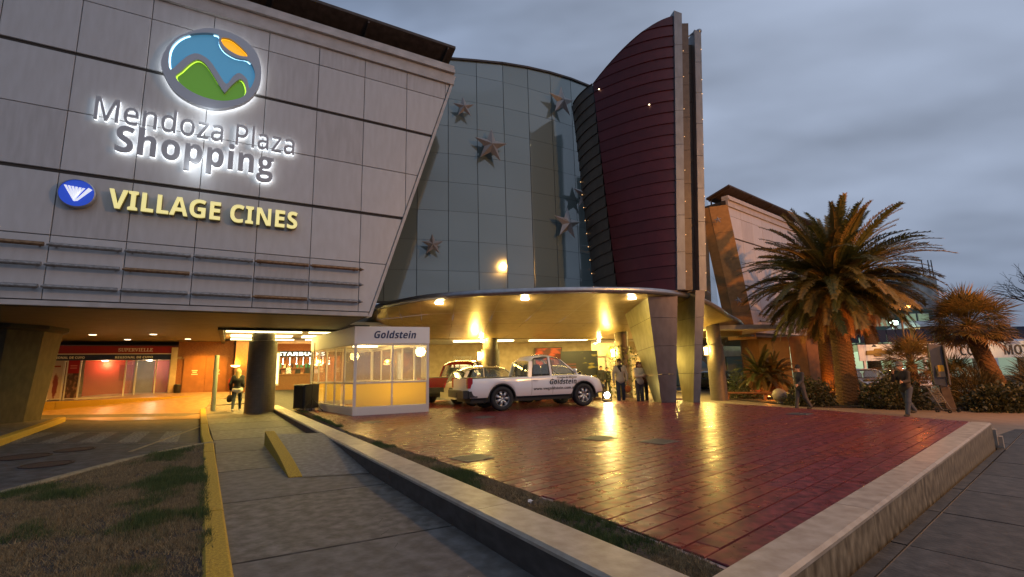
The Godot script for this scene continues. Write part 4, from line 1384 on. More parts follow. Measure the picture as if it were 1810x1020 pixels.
	can.hexa([V(-2.1, 2.28, w + 1.3), V(-1.2, 2.28, w + 1.3), V(-1.2, 2.28, w + 2.0), V(-2.1, 2.28, w + 2.0), V(-2.0, 2.36, w + 1.3), V(-1.3, 2.46, w + 1.3), V(-1.3, 2.46, w + 1.9), V(-2.0, 2.36, w + 1.9)])
	obj("hood", can, mats.dark, p)
	var ext := thing("fire_extinguisher", "red fire extinguisher hung on the orange wall by the service doors", "extinguisher", wing_point(-2.78, 1.25, w + 1.0))
	var eg := G.new()
	eg.lathe([Vector2(0, -0.25), Vector2(0.08, -0.25), Vector2(0.08, 0.15), Vector2(0.03, 0.22), Vector2(0.03, 0.28), Vector2(0, 0.28)], 12)
	obj("cylinder", eg, mats.bank_red, ext)
	var hs := G.new()
	hs.tube([V(0.03, 0.26, 0), V(0.12, 0.2, 0), V(0.1, -0.1, 0)], [0.012, 0.012, 0.012], 6)
	obj("hose", hs, mats.black, ext)
	# coffee shop
	var cf := wing_node("coffee_shop", "coffee shop with wooden counter, lit shelves and white letters", "shop front")
	var cw := -15.0
	var cg := G.new()
	cg.box(V(0.8, 0.95, cw + 0.4), V(3.6, 1.25, 0.5))
	obj("counter_front", cg, mats.wood_orange, cf)
	for i in 4:
		var pl2 := G.new()
		pl2.box(V(0.8, 0.48 + 0.30 * i, cw + 0.66), V(3.6, 0.285, 0.03))
		obj("plank", pl2, mats.wood_orange, cf)
	var top := G.new()
	top.box(V(0.8, 1.6, cw + 0.42), V(3.65, 0.06, 0.65))
	obj("counter_top", top, mats.door_brown, cf)
	var bw := G.new()
	bw.box(V(0.8, 2.0, cw - 2.0), V(4.4, 3.2, 0.1))
	bw.box(V(-1.2, 2.0, cw - 0.8), V(0.1, 3.2, 2.4))
	obj("back_wall", bw, mats.wood_orange, cf)
	var fas := G.new()
	fas.box(V(0.8, 2.72, cw + 0.6), V(3.9, 0.34, 0.12))
	obj("fascia", fas, mats.dark, cf)
	for i in 22:
		var rib := G.new()
		rib.box(V(-0.85 + i * 0.17, 2.5, cw + 0.45), V(0.05, 0.08, 0.5), Basis(Vector3.RIGHT, -0.3))
		obj("slat", rib, mats.wood_orange, cf)
	lettering(cf, "letter_light", "STARBUCKS", V(-0.62, 2.63, cw + 0.68), Basis(), 0.19, 2.5, 0.03, mat("letter_lit", Color.WHITE, 0.5, 0.0, {"emit": Color(0.9, 1.0, 0.95), "power": 2.2}))
	for i in 9:
		var lg := G.new()
		var q := V(-0.6 + i * 0.36, 2.16 + 0.04 * (i % 2), cw - 0.3)
		lg.lathe([Vector2(0.0, -0.03), Vector2(0.03, -0.02), Vector2(0.034, 0.015), Vector2(0.012, 0.04)], 10, Transform3D(Basis(), q))
		lg.tube([q + UP * 0.06, q + UP * 0.5], [0.008, 0.008], 5)
		obj("pendant_lamp", lg, mats.lamp_white, cf)
	for e in [[-0.2, 2.3], [0.9, 2.3], [2.0, 2.3]]:
		omni("pendant_light", V(e[0], e[1], cw - 0.7), Color(1.0, 0.72, 0.38), 1.5, 0.1, cf)
	for r in 2:
		var shf := G.new()
		shf.box(V(0.8, 1.55 + 0.42 * r, cw - 1.85), V(3.4, 0.04, 0.3))
		obj("shelf", shf, mats.door_brown, cf)
		for i in 14:
			var jg := G.new()
			var hh := rng.randf_range(0.12, 0.28)
			jg.box(V(-0.75 + i * 0.24 + rng.randf_range(-0.03, 0.03), 1.57 + 0.42 * r + hh / 2, cw - 1.82), V(rng.randf_range(0.08, 0.16), hh, 0.16))
			obj("package", jg, [mats.black, mats.notice, mats.door_brown, mats.wall_cream, mats.green_sign][rng.randi() % 5], cf)
	for i in 6:
		var mg := G.new()
		mg.box(V(-0.5 + 0.5 * i, 1.74 + 0.05 * (i % 2), cw + 0.35), V(0.26, 0.24 + 0.1 * (i % 2), 0.3))
		obj("machine", mg, [mats.black, mats.chrome, mats.black][i % 3], cf)
	var bb := thing("advertising_panel", "upright lit advertising panel just right of the round column", "sign", wing_point(-1.05, 0, -9.0), WING_TURN)
	var ag := G.new()
	ag.box(V(0, 1.85, 0), V(0.30, 1.5, 0.12))
	ag.box(V(0, 0.6, 0), V(0.08, 1.1, 0.08))
	obj("case", ag, mats.cornice, bb)
	var ap := G.new()
	ap.box(V(0, 1.85, 0.065), V(0.24, 1.36, 0.01))
	obj("screen_light", ap, mat("panel_lit", Color.WHITE, 0.4, 0.0, {"emit": Color(0.7, 0.72, 0.68), "power": 0.8}), bb)
	# round column and great pillar
	var col := thing("round_column", "thick round dark column with a narrower neck between side walk and booth", "column", V(-9.72, gh(-9.72, -18.75), -18.75))
	var sh0 := G.new()
	sh0.lathe([Vector2(0.54, 0), Vector2(0.54, 0.04), Vector2(0.52, 0.06), Vector2(0.50, 2.74), Vector2(0.40, 2.76)], 36, Transform3D(), false)
	obj("shaft", sh0, mats.column, col)
	var nk := G.new()
	nk.lathe([Vector2(0.41, 2.7), Vector2(0.41, 3.4)], 36)
	obj("neck", nk, mats.column, col)
	var pil := thing("great_pillar", "massive dark pillar widening upwards at the left edge, with orange-lit edge", "pillar", V(-17.0, 0.1, -15.5))
	var rows := []
	for i in 12:
		var a := TAU * i / 12.0
		var b1 := TAU * (i + 1) / 12.0
		var pg3 := G.new()
		var r0 := 1.55
		var r1 := 1.85
		pg3.quad(V(cos(a) * r0, 0, sin(a) * r0), V(cos(b1) * r0, 0, sin(b1) * r0), V(cos(b1) * r1, 3.05, sin(b1) * r1), V(cos(a) * r1, 3.05, sin(a) * r1))
		pg3.quad(V(cos(a) * r0, 0, sin(a) * r0) * 0.97, V(cos(b1) * r0, 0, sin(b1) * r0) * 0.97, V(cos(b1) * r1 * 0.98, 3.05, sin(b1) * r1 * 0.98), V(cos(a) * r1 * 0.98, 3.05, sin(a) * r1 * 0.98))
		obj("face", pg3, mats.pillar, pil)
	var shade_ring := G.new()
	shade_ring.lathe([Vector2(1.82, 3.0), Vector2(2.0, 3.08), Vector2(2.0, 3.2)], 12, Transform3D(), false)  # dark ring stands for the ceiling shadow around the pillar top
	obj("cap", shade_ring, mats.dark, pil)
	var pd := G.new()
	var face_n := V(0.49, -0.17, 0.86).normalized()
	# door and exit sign on the pillar face towards the road
	var fb := Basis(V(0.87, 0, -0.49), V(0.09, 0.98, 0.16).normalized(), V(0.49, -0.17, 0.86).normalized())
	var door := G.new()
	door.box(V(0.80, 1.1, 1.46), V(0.75, 2.0, 0.05), fb)
	obj("door", door, mats.pillar, pil)
	var bar2 := G.new()
	bar2.box(V(0.98, 2.22, 1.70), V(0.4, 0.05, 0.08), fb)
	obj("door_closer", bar2, mats.dark, pil)
	var sg := thing("exit_sign", "small green exit sign on the great pillar at the left edge", "sign", V(-16.12, 1.5, -13.95), 0.517)
	obj("plate", boxg(V(0, 0, 0), V(0.52, 0.22, 0.02)), mats.green_sign, sg)
	lettering(sg, "letter", "SALIDA", V(-0.21, 0.0, 0.016), Basis(), 0.075, 0.42, 0.008, mats.notice)
	for y in [-0.045, -0.085]:
		obj("text_line", boxg(V(0, y, 0.014), V(0.36, 0.02, 0.006)), mats.notice, sg)
	# post on the side walk
	var po := thing("bollard_post", "tall pale green metal post at the end of the yellow kerb", "post", on(-11.85, -19.35))
	var pog := G.new()
	pog.lathe([Vector2(0.13, 0), Vector2(0.13, 0.03), Vector2(0.085, 0.035), Vector2(0.085, 2.18), Vector2(0.07, 2.2), Vector2(0, 2.2)], 18, Transform3D(), false)
	obj("tube", pog, mats.post_green, po)
	# walls closing the underpass at the back and on the left
	var bk := wing_node("underpass_back_wall", "dim back wall of the underpass", "wall")
	var bkg := G.new()
	bkg.box(V(-4, 1.9, -18.2), V(26, 4.4, 0.3))
	obj("wall", bkg, mats.wood_orange, bk)
	obj("wall", boxg(V(-16.5, 1.7, -12), V(0.3, 3.6, 12)), mats.wood_orange, bk)
	var fk := wing_node("far_kerb", "yellow-topped kerb in front of the bank", "kerb")
	fk.remove_meta("category"); tag(fk, "", "", "", "structure")
	for i in 6:
		obj("kerb_stone", boxg(V(-9.6 + 1.45 * i, fl - 0.18, -11.2), V(1.44, 0.40, 0.18)), mats.yellow, fk)

func mall_entrance() -> void:
	# ceiling beyond the canopy rim, back walls, doors
	var c := thing("entrance_ceiling", "flat cream ceiling behind the canopy with strip lights", "ceiling")
	c.remove_meta("category"); tag(c, "", "", "", "structure")
	var g := G.new()
	g.hexa([V(-9, 3.36, -36), V(14, 3.36, -36), V(14.5, 3.36, -26.0), V(-9, 3.36, -21.8), V(-9, 3.6, -36), V(14, 3.6, -36), V(14.5, 3.6, -26.0), V(-9, 3.6, -21.8)])
	obj("ceiling_slab", g, mats.white_ceiling, c)
	var t := thing("strip_lights", "long yellow-white strip lights just behind the canopy rim", "light")
	for e in [[-6.2, -23.1, -3.5, -23.9], [-3.4, -23.95, -0.75, -24.95], [-0.65, -25.0, 2.0, -26.1], [2.1, -26.15, 4.7, -27.3], [4.8, -27.35, 7.4, -28.4], [7.5, -28.45, 11.2, -28.9], [-3.6, -28.5, 0.0, -29.0], [1.0, -29.4, 4.6, -30.0]]:
		var tg := G.new()
		var a := V(e[0], 3.29, e[1] - 0.4)
		var b := V(e[2], 3.29, e[3] - 0.4)
		tg.bar(a, b, 0.55, 0.05)
		obj("tube", tg, mats.tube, t)
		area("tube_glow", (a + b) / 2 - UP * 0.05, Vector3.DOWN, b - a, Vector2(a.distance_to(b), 0.5), Color(1.0, 0.86, 0.44), 17.0, t)
	var w := thing("entrance_shops", "cream shop fronts and lit glass doors under the entrance canopy", "shop front")
	var wall := G.new()
	wall.box(V(-1.6, 1.6, -33.1), V(9.4, 4.2, 0.2))
	obj("wall", wall, mats.wall_cream, w)
	obj("wall", boxg(V(9.3, 3.1, -35.1), V(4.0, 1.2, 0.2)), mats.wall_cream, w)
	obj("wall", boxg(V(4.2, 3.0, -33.05), V(2.2, 1.0, 0.2)), mats.wall_cream, w)
	var hall := G.new()
	hall.box(V(7.0, 1.6, -42.0), V(10.0, 4.2, 0.2))
	hall.box(V(3.2, 1.6, -37.5), V(0.2, 4.2, 9.0))
	hall.box(V(10.6, 1.6, -37.5), V(0.2, 4.2, 9.0))
	hall.box(V(7.0, 3.7, -38), V(9, 0.15, 9.0))
	hall.box(V(7.0, -0.2, -38), V(9, 0.1, 9.0))
	obj("hall_wall", hall, mats.wall_cream, w)
	for e in [[5.5, -37], [8.2, -37], [6.8, -40]]:
		omni("hall_light", V(e[0], 3.3, e[1]), Color(1.0, 0.88, 0.55), 14.0, 0.2, w)
		ceiling_lamp(w, V(e[0], 3.55, e[1]), "lamp_white")
	for x in [5.2, 5.75, 6.6, 7.6, 8.4]:
		obj("door_frame", boxg(V(x, 1.05, -35.0), V(0.12, 2.5, 0.12)), mats.frame_white, w)
	obj("door_frame", boxg(V(7.0, 2.32, -35.0), V(4.2, 0.14, 0.14)), mats.frame_white, w)
	for x in [-4.0, -3.35, -2.7]:
		var pg := G.new()
		pg.box(V(x, 1.15, -32.95), V(0.58, 1.9, 0.05))
		obj("window_light", pg, mat("door_lit", Color(0.8, 0.8, 0.7), 0.4, 0.0, {"emit": Color(1.0, 0.86, 0.5), "power": 1.1}), w)
		obj("door_frame", boxg(V(x - 0.325, 1.15, -32.93), V(0.06, 2.0, 0.1)), mats.cornice, w)
	obj("door_frame", boxg(V(-3.35, 2.16, -32.93), V(2.1, 0.1, 0.1)), mats.cornice, w)
	lettering(w, "letter", "Shopping", V(-4.1, 2.40, -32.96), Basis(), 0.17, 1.25, 0.04, mats.frame_white)
	# two big posters
	var a := thing("orange_poster", "large orange wall picture left of the dark banner under the canopy", "poster", V(2.35, 2.05, -32.7))
	put("sheet", quad_mesh(1.75, 1.75), poster(2), a)
	obj("backing", boxg(V(0, 0, -0.05), V(1.85, 1.85, 0.08)), mats.eave, a)
	var b2 := thing("dark_banner", "large dark blue banner above the white pickup's bonnet", "banner", V(4.25, 1.75, -31.5))
	put("sheet", quad_mesh(2.35, 1.75), poster(3), b2)
	obj("backing", boxg(V(0, 0, -0.06), V(2.4, 1.8, 0.1)), mats.dark, b2)
	for e in [[-1.17, -24.3, 0.46, "round column behind the white pickup"], [5.5, -24.6, 0.40, "round column wound with plants, left of the steel pylons"], [10.45, -25.2, 0.42, "olive-lit round column right of the steel pylons"]]:
		var col := thing("entrance_column", e[3], "column", V(e[0], -0.3, e[1]), 0.0, "columns of the entrance")
		var sg := G.new()
		sg.lathe([Vector2(e[2] + 0.03, 0), Vector2(e[2], 0.1), Vector2(e[2], 2.85)], 28)
		obj("shaft", sg, mats.column, col)
		var ng := G.new()
		ng.lathe([Vector2(e[2] * 0.82, 2.8), Vector2(e[2] * 0.82, 3.95)], 28)
		obj("neck", ng, mats.column, col)
		var lg := G.new()
		lg.lathe([Vector2(0.05, -0.2), Vector2(0.09, -0.2), Vector2(0.09, 0.2), Vector2(0.05, 0.2)], 12, Transform3D(Basis(), V(-e[2] - 0.08, 2.55, 0.1)))
		var la := obj("wall_lamp", lg, mats.lamp_warm, col)
		omni("lamp_light", V(-e[2] - 0.28, 2.62, 0.24), Color(1.0, 0.84, 0.42), 8.0, 0.1, la)
	# uplights that burn on the soffit close to its inner edge
	var up := thing("canopy_uplights", "row of small uplights on the canopy rim burning white on the golden soffit", "light")
	for e in [[-1.55, 2.98, -24.0], [4.7, 2.98, -26.55], [9.35, 2.98, -27.6]]:
		var p := V(e[0], e[1], e[2])
		var lg := G.new()
		lg.lathe([Vector2(0, 0.06), Vector2(0.1, 0.06), Vector2(0.07, -0.06), Vector2(0, -0.06)], 14, Transform3D(Basis(), p), false)
		obj("lamp", lg, mats.lamp_white, up)
		omni("lamp_light", p + V(-0.02, 0.14, 0.3), Color(1.0, 0.86, 0.45), 9.0, 0.1, up)
	# greenery on the plant column
	var pl := thing("climbing_plant", "dark leafy plant climbing the column left of the steel pylons", "plant", V(5.5, 0, -24.3))
	var lv := G.new()
	for i in 900:
		var an := rng.randf() * TAU
		var yy := rng.randf_range(0.0, 2.6)
		var rr := rng.randf_range(0.45, 0.85) * (1.15 - 0.2 * yy / 2.6)
		var q := V(cos(an) * rr, yy, sin(an) * rr)
		var d := V(rng.randf_range(-1, 1), rng.randf_range(-0.8, 0.3), rng.randf_range(-1, 1)).normalized() * 0.13
		var sd := d.cross(UP).normalized() * 0.05
		lv.quad(q, q + d * 0.5 + sd, q + d, q + d * 0.5 - sd)
	obj("leaves", lv, mat("ivy", Color(0.035, 0.06, 0.018), 0.6, 0.0, {"back": Color(0.3, 0.3, 0.1)}), pl)

const FLOOR := [1.39, -3.41, 9.59, -10.55, 9.08, -12.28, 8.42, -14.47, 7.1, -17.4, 6.0, -20.5, 3.6, -23.0, -2.5, -23.6, -8.8, -20.9, -4.75, -13.1, -4.44, -12.54, -3.74, -11.28, -0.91, -7.14, 0.47, -4.97]
func plaza() -> void:
	var base := pv([0.95, -2.9, 9.2, -9.9, 9.65, -10.6, 9.12, -12.35, 8.5, -14.5, 7.2, -17.45, 6.1, -20.6, 3.7, -23.2, -2.5, -24.0, -9.6, -21.3, -1.2, -7.0, -0.1, -4.6])
	var g := G.new()
	var idx := Geometry2D.triangulate_polygon(base)
	for k in range(0, idx.size(), 3):
		g.tri(V(base[idx[k]].x, 0.186, base[idx[k]].y), V(base[idx[k + 1]].x, 0.186, base[idx[k + 1]].y), V(base[idx[k + 2]].x, 0.186, base[idx[k + 2]].y))
	for k in base.size():
		var a := base[k]
		var b := base[(k + 1) % base.size()]
		g.quad(V(a.x, 0.186, a.y), V(b.x, 0.186, b.y), V(b.x, -0.6, b.y), V(a.x, -0.6, a.y))
	struct("plaza_base", g, mats.grout, "raised plaza floor with pale joints")
	# floor beyond, under the canopy
	var f := G.new()
	f.box(V(-0.5, -0.05, -31), V(17, 0.1, 15))
	struct("entrance_floor", f, mats.pave_far, "pale floor under the canopy before the mall doors")
	var o := thing("plaza_floor", "glossy dark red tile rows of the raised plaza", "floor")
	o.remove_meta("category"); tag(o, "", "", "", "structure")
	var fl := pv(FLOOR)
	var u := Vector2(0.757, -0.653)
	var v := Vector2(-0.653, -0.757)
	var e0 := Vector2(1.39, -3.41)
	var cells := []
	var kk := 0
	var wv := 0.2
	while kk < 100:
		var x := -12.0 - rng.randf() * 2.4
		while x < 24.0:
			var c := e0 + u * x + v * (wv * kk)
			var cell := PackedVector2Array([c + u * 0.003 + v * 0.009, c + u * 2.397 + v * 0.009, c + u * 2.397 + v * (wv - 0.009), c + u * 0.003 + v * (wv - 0.009)])
			for q in Geometry2D.intersect_polygons(fl, cell):
				if q.size() >= 3 and absf(area2(q)) > 0.01:
					cells.append([centre(q).length(), q])
			x += 2.4
		kk += 1
	cells.sort_custom(func(a, b): return a[0] < b[0])
	var far := []
	for i in 5:
		far.append(G.new())
	for i in cells.size():
		var q: PackedVector2Array = cells[i][1]
		var m := rng.randi() % 5
		var tg: G = G.new() if i < 290 else far[m]
		var y := 0.2 + rng.randf_range(-0.0012, 0.0012)
		var tx := rng.randf_range(-0.0018, 0.0018)
		var tz := rng.randf_range(-0.0018, 0.0018)
		var cc := centre(q)
		if Geometry2D.is_polygon_clockwise(q):
			q.reverse()
		var top := []
		var low := []
		for p in q:
			var h := y + (p.x - cc.x) * tx + (p.y - cc.y) * tz
			var pin := p + (cc - p).normalized() * 0.007
			top.append(V(pin.x, h, pin.y))
			low.append(V(p.x, h - 0.004, p.y))
		for j in range(1, q.size() - 1):
			tg.tri(top[0], top[j], top[j + 1])
		for j in q.size():
			var n := (j + 1) % q.size()
			tg.quad(low[j], low[n], top[n], top[j])
			tg.quad(low[j] - UP * 0.014, low[n] - UP * 0.014, low[n], low[j])
		if i < 290:
			obj("tile", tg, mats["tile%d" % m], o)
	for i in 5:
		stuff("far_tiles", far[i], mats["tile%d" % i], o)
	# drain covers let into the floor
	for e in [[-0.67, -7.65, "square drain cover nearest the grass strip on the red plaza"], [1.58, -9.41, "ribbed drain grating in the middle of the red plaza"], [2.52, -8.81, "square drain cover on the red plaza, right of the ribbed grating"], [-0.9, -14.2, "drain cover on the red plaza close to the pickup"], [-3.9, -13.6, "drain cover near the booth corner on the red plaza"], [7.4, -12.9, "drain cover near the far right edge of the red plaza"]]:
		var d := thing("drain_cover", e[2], "drain cover", V(e[0], 0.203, e[1]), 0.7116)
		var fr := G.new()
		for s in [[0, 0.22, 0.5, 0.05], [0, -0.22, 0.5, 0.05], [0.235, 0, 0.04, 0.4], [-0.235, 0, 0.04, 0.4]]:
			fr.box(V(s[0], 0.003, s[1]), V(s[2], 0.01, s[3]))
		obj("frame", fr, mats.grate, d)
		var sl := G.new()
		for i in 9:
			sl.box(V(-0.19 + 0.0475 * i, 0.001, 0), V(0.03, 0.008, 0.39))
		obj("grating", sl, mats.grate, d)
	# parapet walls with stone tops
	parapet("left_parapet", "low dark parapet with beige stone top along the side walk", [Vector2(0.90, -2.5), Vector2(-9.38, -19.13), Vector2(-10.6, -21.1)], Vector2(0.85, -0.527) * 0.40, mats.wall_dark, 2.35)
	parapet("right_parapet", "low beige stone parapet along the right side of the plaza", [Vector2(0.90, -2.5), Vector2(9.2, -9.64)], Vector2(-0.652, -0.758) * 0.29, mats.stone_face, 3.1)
	var st := thing("step_block", "stepped stone blocks at the far end of the right parapet", "step")
	st.remove_meta("category"); tag(st, "", "", "", "structure")
	for i in 2:
		obj("block", boxg(V(9.22 + 0.13 * i, 0.0 - 0.1 * i, -9.78 - 0.03 * i), V(0.14, 0.3 - 0.08 * i, 0.26), Basis(UP, 0.7116)), mats.stone, st)
	# grass strips
	var s1 := pv([0.43, -4.02, 1.05, -3.02, 1.36, -3.34, 0.45, -4.95, -0.93, -7.12, -3.72, -11.24, -3.95, -11.5])
	var s2 := pv([-4.55, -12.62, -4.3, -12.5, -4.75, -13.1, -8.9, -20.3, -9.15, -20.2])
	for e in [s1, s2]:
		var sg := G.new()
		var id := Geometry2D.triangulate_polygon(e)
		for q in range(0, id.size(), 3):
			sg.tri(V(e[id[q]].x, 0.196, e[id[q]].y), V(e[id[q + 1]].x, 0.196, e[id[q + 1]].y), V(e[id[q + 2]].x, 0.196, e[id[q + 2]].y))
		struct("grass_strip_earth", sg, mats.soil, "dark earth in the narrow grass strip")
	blades("strip_grass", "rough green grass in the narrow strip between parapet and red tiles", s1, 0.196, 14000, 0.026, 2)
	blades("strip_grass", "green grass in the short strip beside the booth", s2, 0.196, 6000, 0.03, 3)
	var l := thing("paper_scrap", "crumpled white scrap of paper lying in the grass strip", "litter", V(0.13, 0.23, -4.93))
	var lg := G.new()
	var prev := V(0, 0, 0)
	for i in 9:
		var a := V(rng.randf_range(-0.03, 0.03), rng.randf_range(0, 0.035), rng.randf_range(-0.03, 0.03))
		var b := V(rng.randf_range(-0.03, 0.03), rng.randf_range(0, 0.035), rng.randf_range(-0.03, 0.03))
		lg.tri(prev, a, b)
		prev = b
	obj("sheet", lg, mats.board_white, l)

func area2(p: PackedVector2Array) -> float:
	var s := 0.0
	for i in p.size():
		s += p[i].cross(p[(i + 1) % p.size()])
	return s / 2.0

func parapet(n: String, label: String, line: Array, inward: Vector2, face: Material, each: float) -> void:
	var o := thing(n, label, "wall")
	var cop := 0.0
	for k in line.size() - 1:
		var a: Vector2 = line[k]
		var b: Vector2 = line[k + 1]
		var cnt := maxi(1, roundi(a.distance_to(b) / each))
		for i in cnt:
			var p := a.lerp(b, float(i) / cnt)
			var q := a.lerp(b, float(i + 1) / cnt)
			var d := (q - p).normalized() * 0.003
			p += d; q -= d
			var g := G.new()
			var top := 0.28
			var e := 0.022
			var iu := inward.normalized()
			if n == "right_parapet" and k == 0 and i == 0:
				p += (b - a).normalized() * 0.34
			g.hexa([V(p.x, 0.235, p.y), V(q.x, 0.235, q.y), V(q.x + inward.x, 0.15, q.y + inward.y), V(p.x + inward.x, 0.15, p.y + inward.y), V(p.x, top - e, p.y), V(q.x, top - e, q.y), V(q.x + inward.x, top - e, q.y + inward.y), V(p.x + inward.x, top - e, p.y + inward.y)])
			g.hexa([V(p.x, top - e + 0.0004, p.y), V(q.x, top - e + 0.0004, q.y), V(q.x + inward.x, top - e + 0.0004, q.y + inward.y), V(p.x + inward.x, top - e + 0.0004, p.y + inward.y), V(p.x + iu.x * e, top, p.y + iu.y * e), V(q.x + iu.x * e, top, q.y + iu.y * e), V(q.x + inward.x - iu.x * e * 0.5, top, q.y + inward.y - iu.y * e * 0.5), V(p.x + inward.x - iu.x * e * 0.5, top, p.y + inward.y - iu.y * e * 0.5)])
			obj("coping_stone", g, mats.stone if i % 2 == 0 else mats.stone_b, o)
			var w := G.new()
			var s := iu * 0.006
			w.hexa([on(p.x + s.x, p.y + s.y, -0.2), on(q.x + s.x, q.y + s.y, -0.2), V(q.x + inward.x * 0.9, -0.3, q.y + inward.y * 0.9), V(p.x + inward.x * 0.9, -0.3, p.y + inward.y * 0.9), V(p.x + s.x, 0.234, p.y + s.y), V(q.x + s.x, 0.234, q.y + s.y), V(q.x + inward.x * 0.9, 0.149, q.y + inward.y * 0.9), V(p.x + inward.x * 0.9, 0.149, p.y + inward.y * 0.9)])
			obj("wall_stone", w, face, o)

func booth() -> void:
	var C := V(-5.16, 0.2, -15.81)
	var R := V(-2.97, 0.2, -16.72)
	var L := V(-8.25, 0.2, -19.85)
	var B := R + L - C
	var o := thing("sales_booth", "white framed glass sales booth with a name band, standing on the red plaza", "kiosk")
	var posts := {"a": C, "b": R, "c": L, "d": B}
	for k in posts:
		obj("corner_post", boxg(posts[k] + UP * 1.15, V(0.09, 2.3, 0.09), Basis(UP, 0.39)), mats.frame_white, o)
	var sides := [[C, R, 2], [C, L, 5], [R, B, 5], [L, B, 2]]
	for s in sides:
		var a: Vector3 = s[0]
		var b: Vector3 = s[1]
		var along := (b - a).normalized()
		var out := V(along.z, 0, -along.x)
		if out.dot((a + b) / 2 - (C + B) / 2) < 0: out = -out
		var g := G.new()
		g.bar(a + UP * 0.11, b + UP * 0.11, 0.1, 0.22)
		obj("plinth", g, mats.frame_white, o)
		for y in [0.24, 1.02, 2.27]:
			var rg := G.new()
			rg.bar(a + UP * y, b + UP * y, 0.06, 0.05)
			obj("rail", rg, mats.frame_white, o)
		var band := G.new()
		var a2 := a + out * 0.05 - along * 0.05
		var b2 := b + out * 0.05 + along * 0.05
		var th := -out * 0.06
		band.hexa([a2 + UP * 2.30, b2 + UP * 2.30, b2 + th + UP * 2.30, a2 + th + UP * 2.30, a2 + UP * 2.86, b2 + UP * 2.86, b2 + th + UP * 2.86, a2 + th + UP * 2.86])
		obj("name_band", band, mats.board_white, o)
		for i in s[2]:
			var p := a.lerp(b, float(i) / s[2])
			var q := a.lerp(b, float(i + 1) / s[2])
			if i > 0:
				obj("mullion", boxg(p + UP * 1.2, V(0.05, 2.1, 0.05), Basis(UP, atan2(out.x, out.z))), mats.frame_white, o)
			for e in [[0.27, 0.99, "lower_panel"], [1.05, 2.24, "pane"]]:
				var pg := G.new()
				var p2 := p + along * 0.03
				var q2 := q - along * 0.03
				pg.hexa([p2 + UP * e[0], q2 + UP * e[0], q2 + out * 0.008 + UP * e[0], p2 + out * 0.008 + UP * e[0], p2 + UP * e[1], q2 + UP * e[1], q2 + out * 0.008 + UP * e[1], p2 + out * 0.008 + UP * e[1]])
				var clear: bool = e[2] == "pane" or s[2] == 5
				obj(e[2], pg, mats.clear_glass if clear else mats.frost, o)
	var roof := G.new()
	roof.hexa([C + UP * 2.74, R + UP * 2.74, B + UP * 2.74, L + UP * 2.74, C + UP * 2.84, R + UP * 2.84, B + UP * 2.84, L + UP * 2.84])
	roof.hexa([C + UP * 2.36, R + UP * 2.36, B + UP * 2.36, L + UP * 2.36, C + UP * 2.4, R + UP * 2.4, B + UP * 2.4, L + UP * 2.4])
	obj("roof", roof, mats.board_white, o)
	var fl := G.new()
	fl.hexa([C + UP * 0.02, R + UP * 0.02, B + UP * 0.02, L + UP * 0.02, C + UP * 0.1, R + UP * 0.1, B + UP * 0.1, L + UP * 0.1])
	obj("floor_plate", fl, mats.wood_orange, o)
	var along := (R - C).normalized()
	var out := V(-along.z, 0, along.x)
	if out.z < 0: out = -out
	var fb := Basis(along, UP, out)
	lettering(o, "letter", "Goldstein", C + along * 0.52 + out * 0.056 + UP * 2.47, fb, 0.235, 1.42, 0.012, mats.navy, true, false, 0.2)
	# a string of tiny lamps under the band, lamp inside
	var mid := (C + B) / 2
	var lg := G.new()
	lg.box(mid + UP * 2.33, V(0.9, 0.05, 0.2), Basis(UP, 0.4))
	var lamp := obj("ceiling_lamp", lg, mats.lamp_small, o)
	omni("booth_light", mid + UP * 2.15, Color(1.0, 0.84, 0.46), 2.4, 0.2, lamp)
	var low := C.lerp(R, 0.6) + (L - C) * 0.12 + UP * 0.55
	obj("floor_lamp", boxg(low, V(0.5, 0.1, 0.1), Basis(UP, 0.4)), mats.lamp_small, o)
	omni("booth_light", low + UP * 0.15 - out * 0.2, Color(1.0, 0.84, 0.38), 1.6, 0.15, lamp)
	# furniture inside
	var desk := thing("desk", "desk standing inside the glass sales booth", "desk", mid + V(0.6, -0.1, 0.7), 0.4)
	obj("desk_top", boxg(V(0, 0.92, 0), V(1.3, 0.05, 0.6)), mats.door_brown, desk)
	for x in [-0.58, 0.58]:
		obj("leg", boxg(V(x, 0.5, 0), V(0.06, 0.8, 0.5)), mats.dark, desk)
	var ch := thing("office_chair", "dark chair behind the lower panel of the booth front", "chair", C.lerp(R, 0.22) + (L - C) * 0.14 + UP * 0.1, 0.8)
	obj("seat", boxg(V(0, 0.45, 0), V(0.45, 0.08, 0.45)), mats.black, ch)
	obj("backrest", boxg(V(0, 0.72, -0.22), V(0.42, 0.45, 0.06)), mats.black, ch)
	for x in [-0.18, 0.18]:
		for z in [-0.18, 0.18]:
			obj("leg", boxg(V(x, 0.2, z), V(0.03, 0.42, 0.03)), mats.black, ch)
	# black cabinet and lamp stand by the booth side
	var cab := thing("loudspeaker", "black loudspeaker cabinet on the ground by the side of the booth", "loudspeaker", L.lerp(C, 0.25) + V(-0.42, 0, 0.25), -0.6)
	var cbg := G.new()
	cbg.prism(PackedVector2Array([Vector2(-0.36, 0.1), Vector2(0.36, 0.1), Vector2(0.36, 0.98), Vector2(-0.36, 0.98)]), -0.3, 0.3, Transform3D(), 0.03)
	obj("cabinet", cbg, mats.black, cab)
	obj("grille", boxg(V(0, 0.54, 0.31), V(0.6, 0.76, 0.015)), mats.rubber, cab)
	for x in [-0.28, 0.28]:
		obj("foot", boxg(V(x, 0.05, 0), V(0.08, 0.1, 0.4)), mats.chrome, cab)
	var tp := thing("tripod_stand", "thin black tripod stand leaning by the side of the booth", "stand", L.lerp(C, 0.42) + V(-0.42, 0, 0.28))
	var tg := G.new()
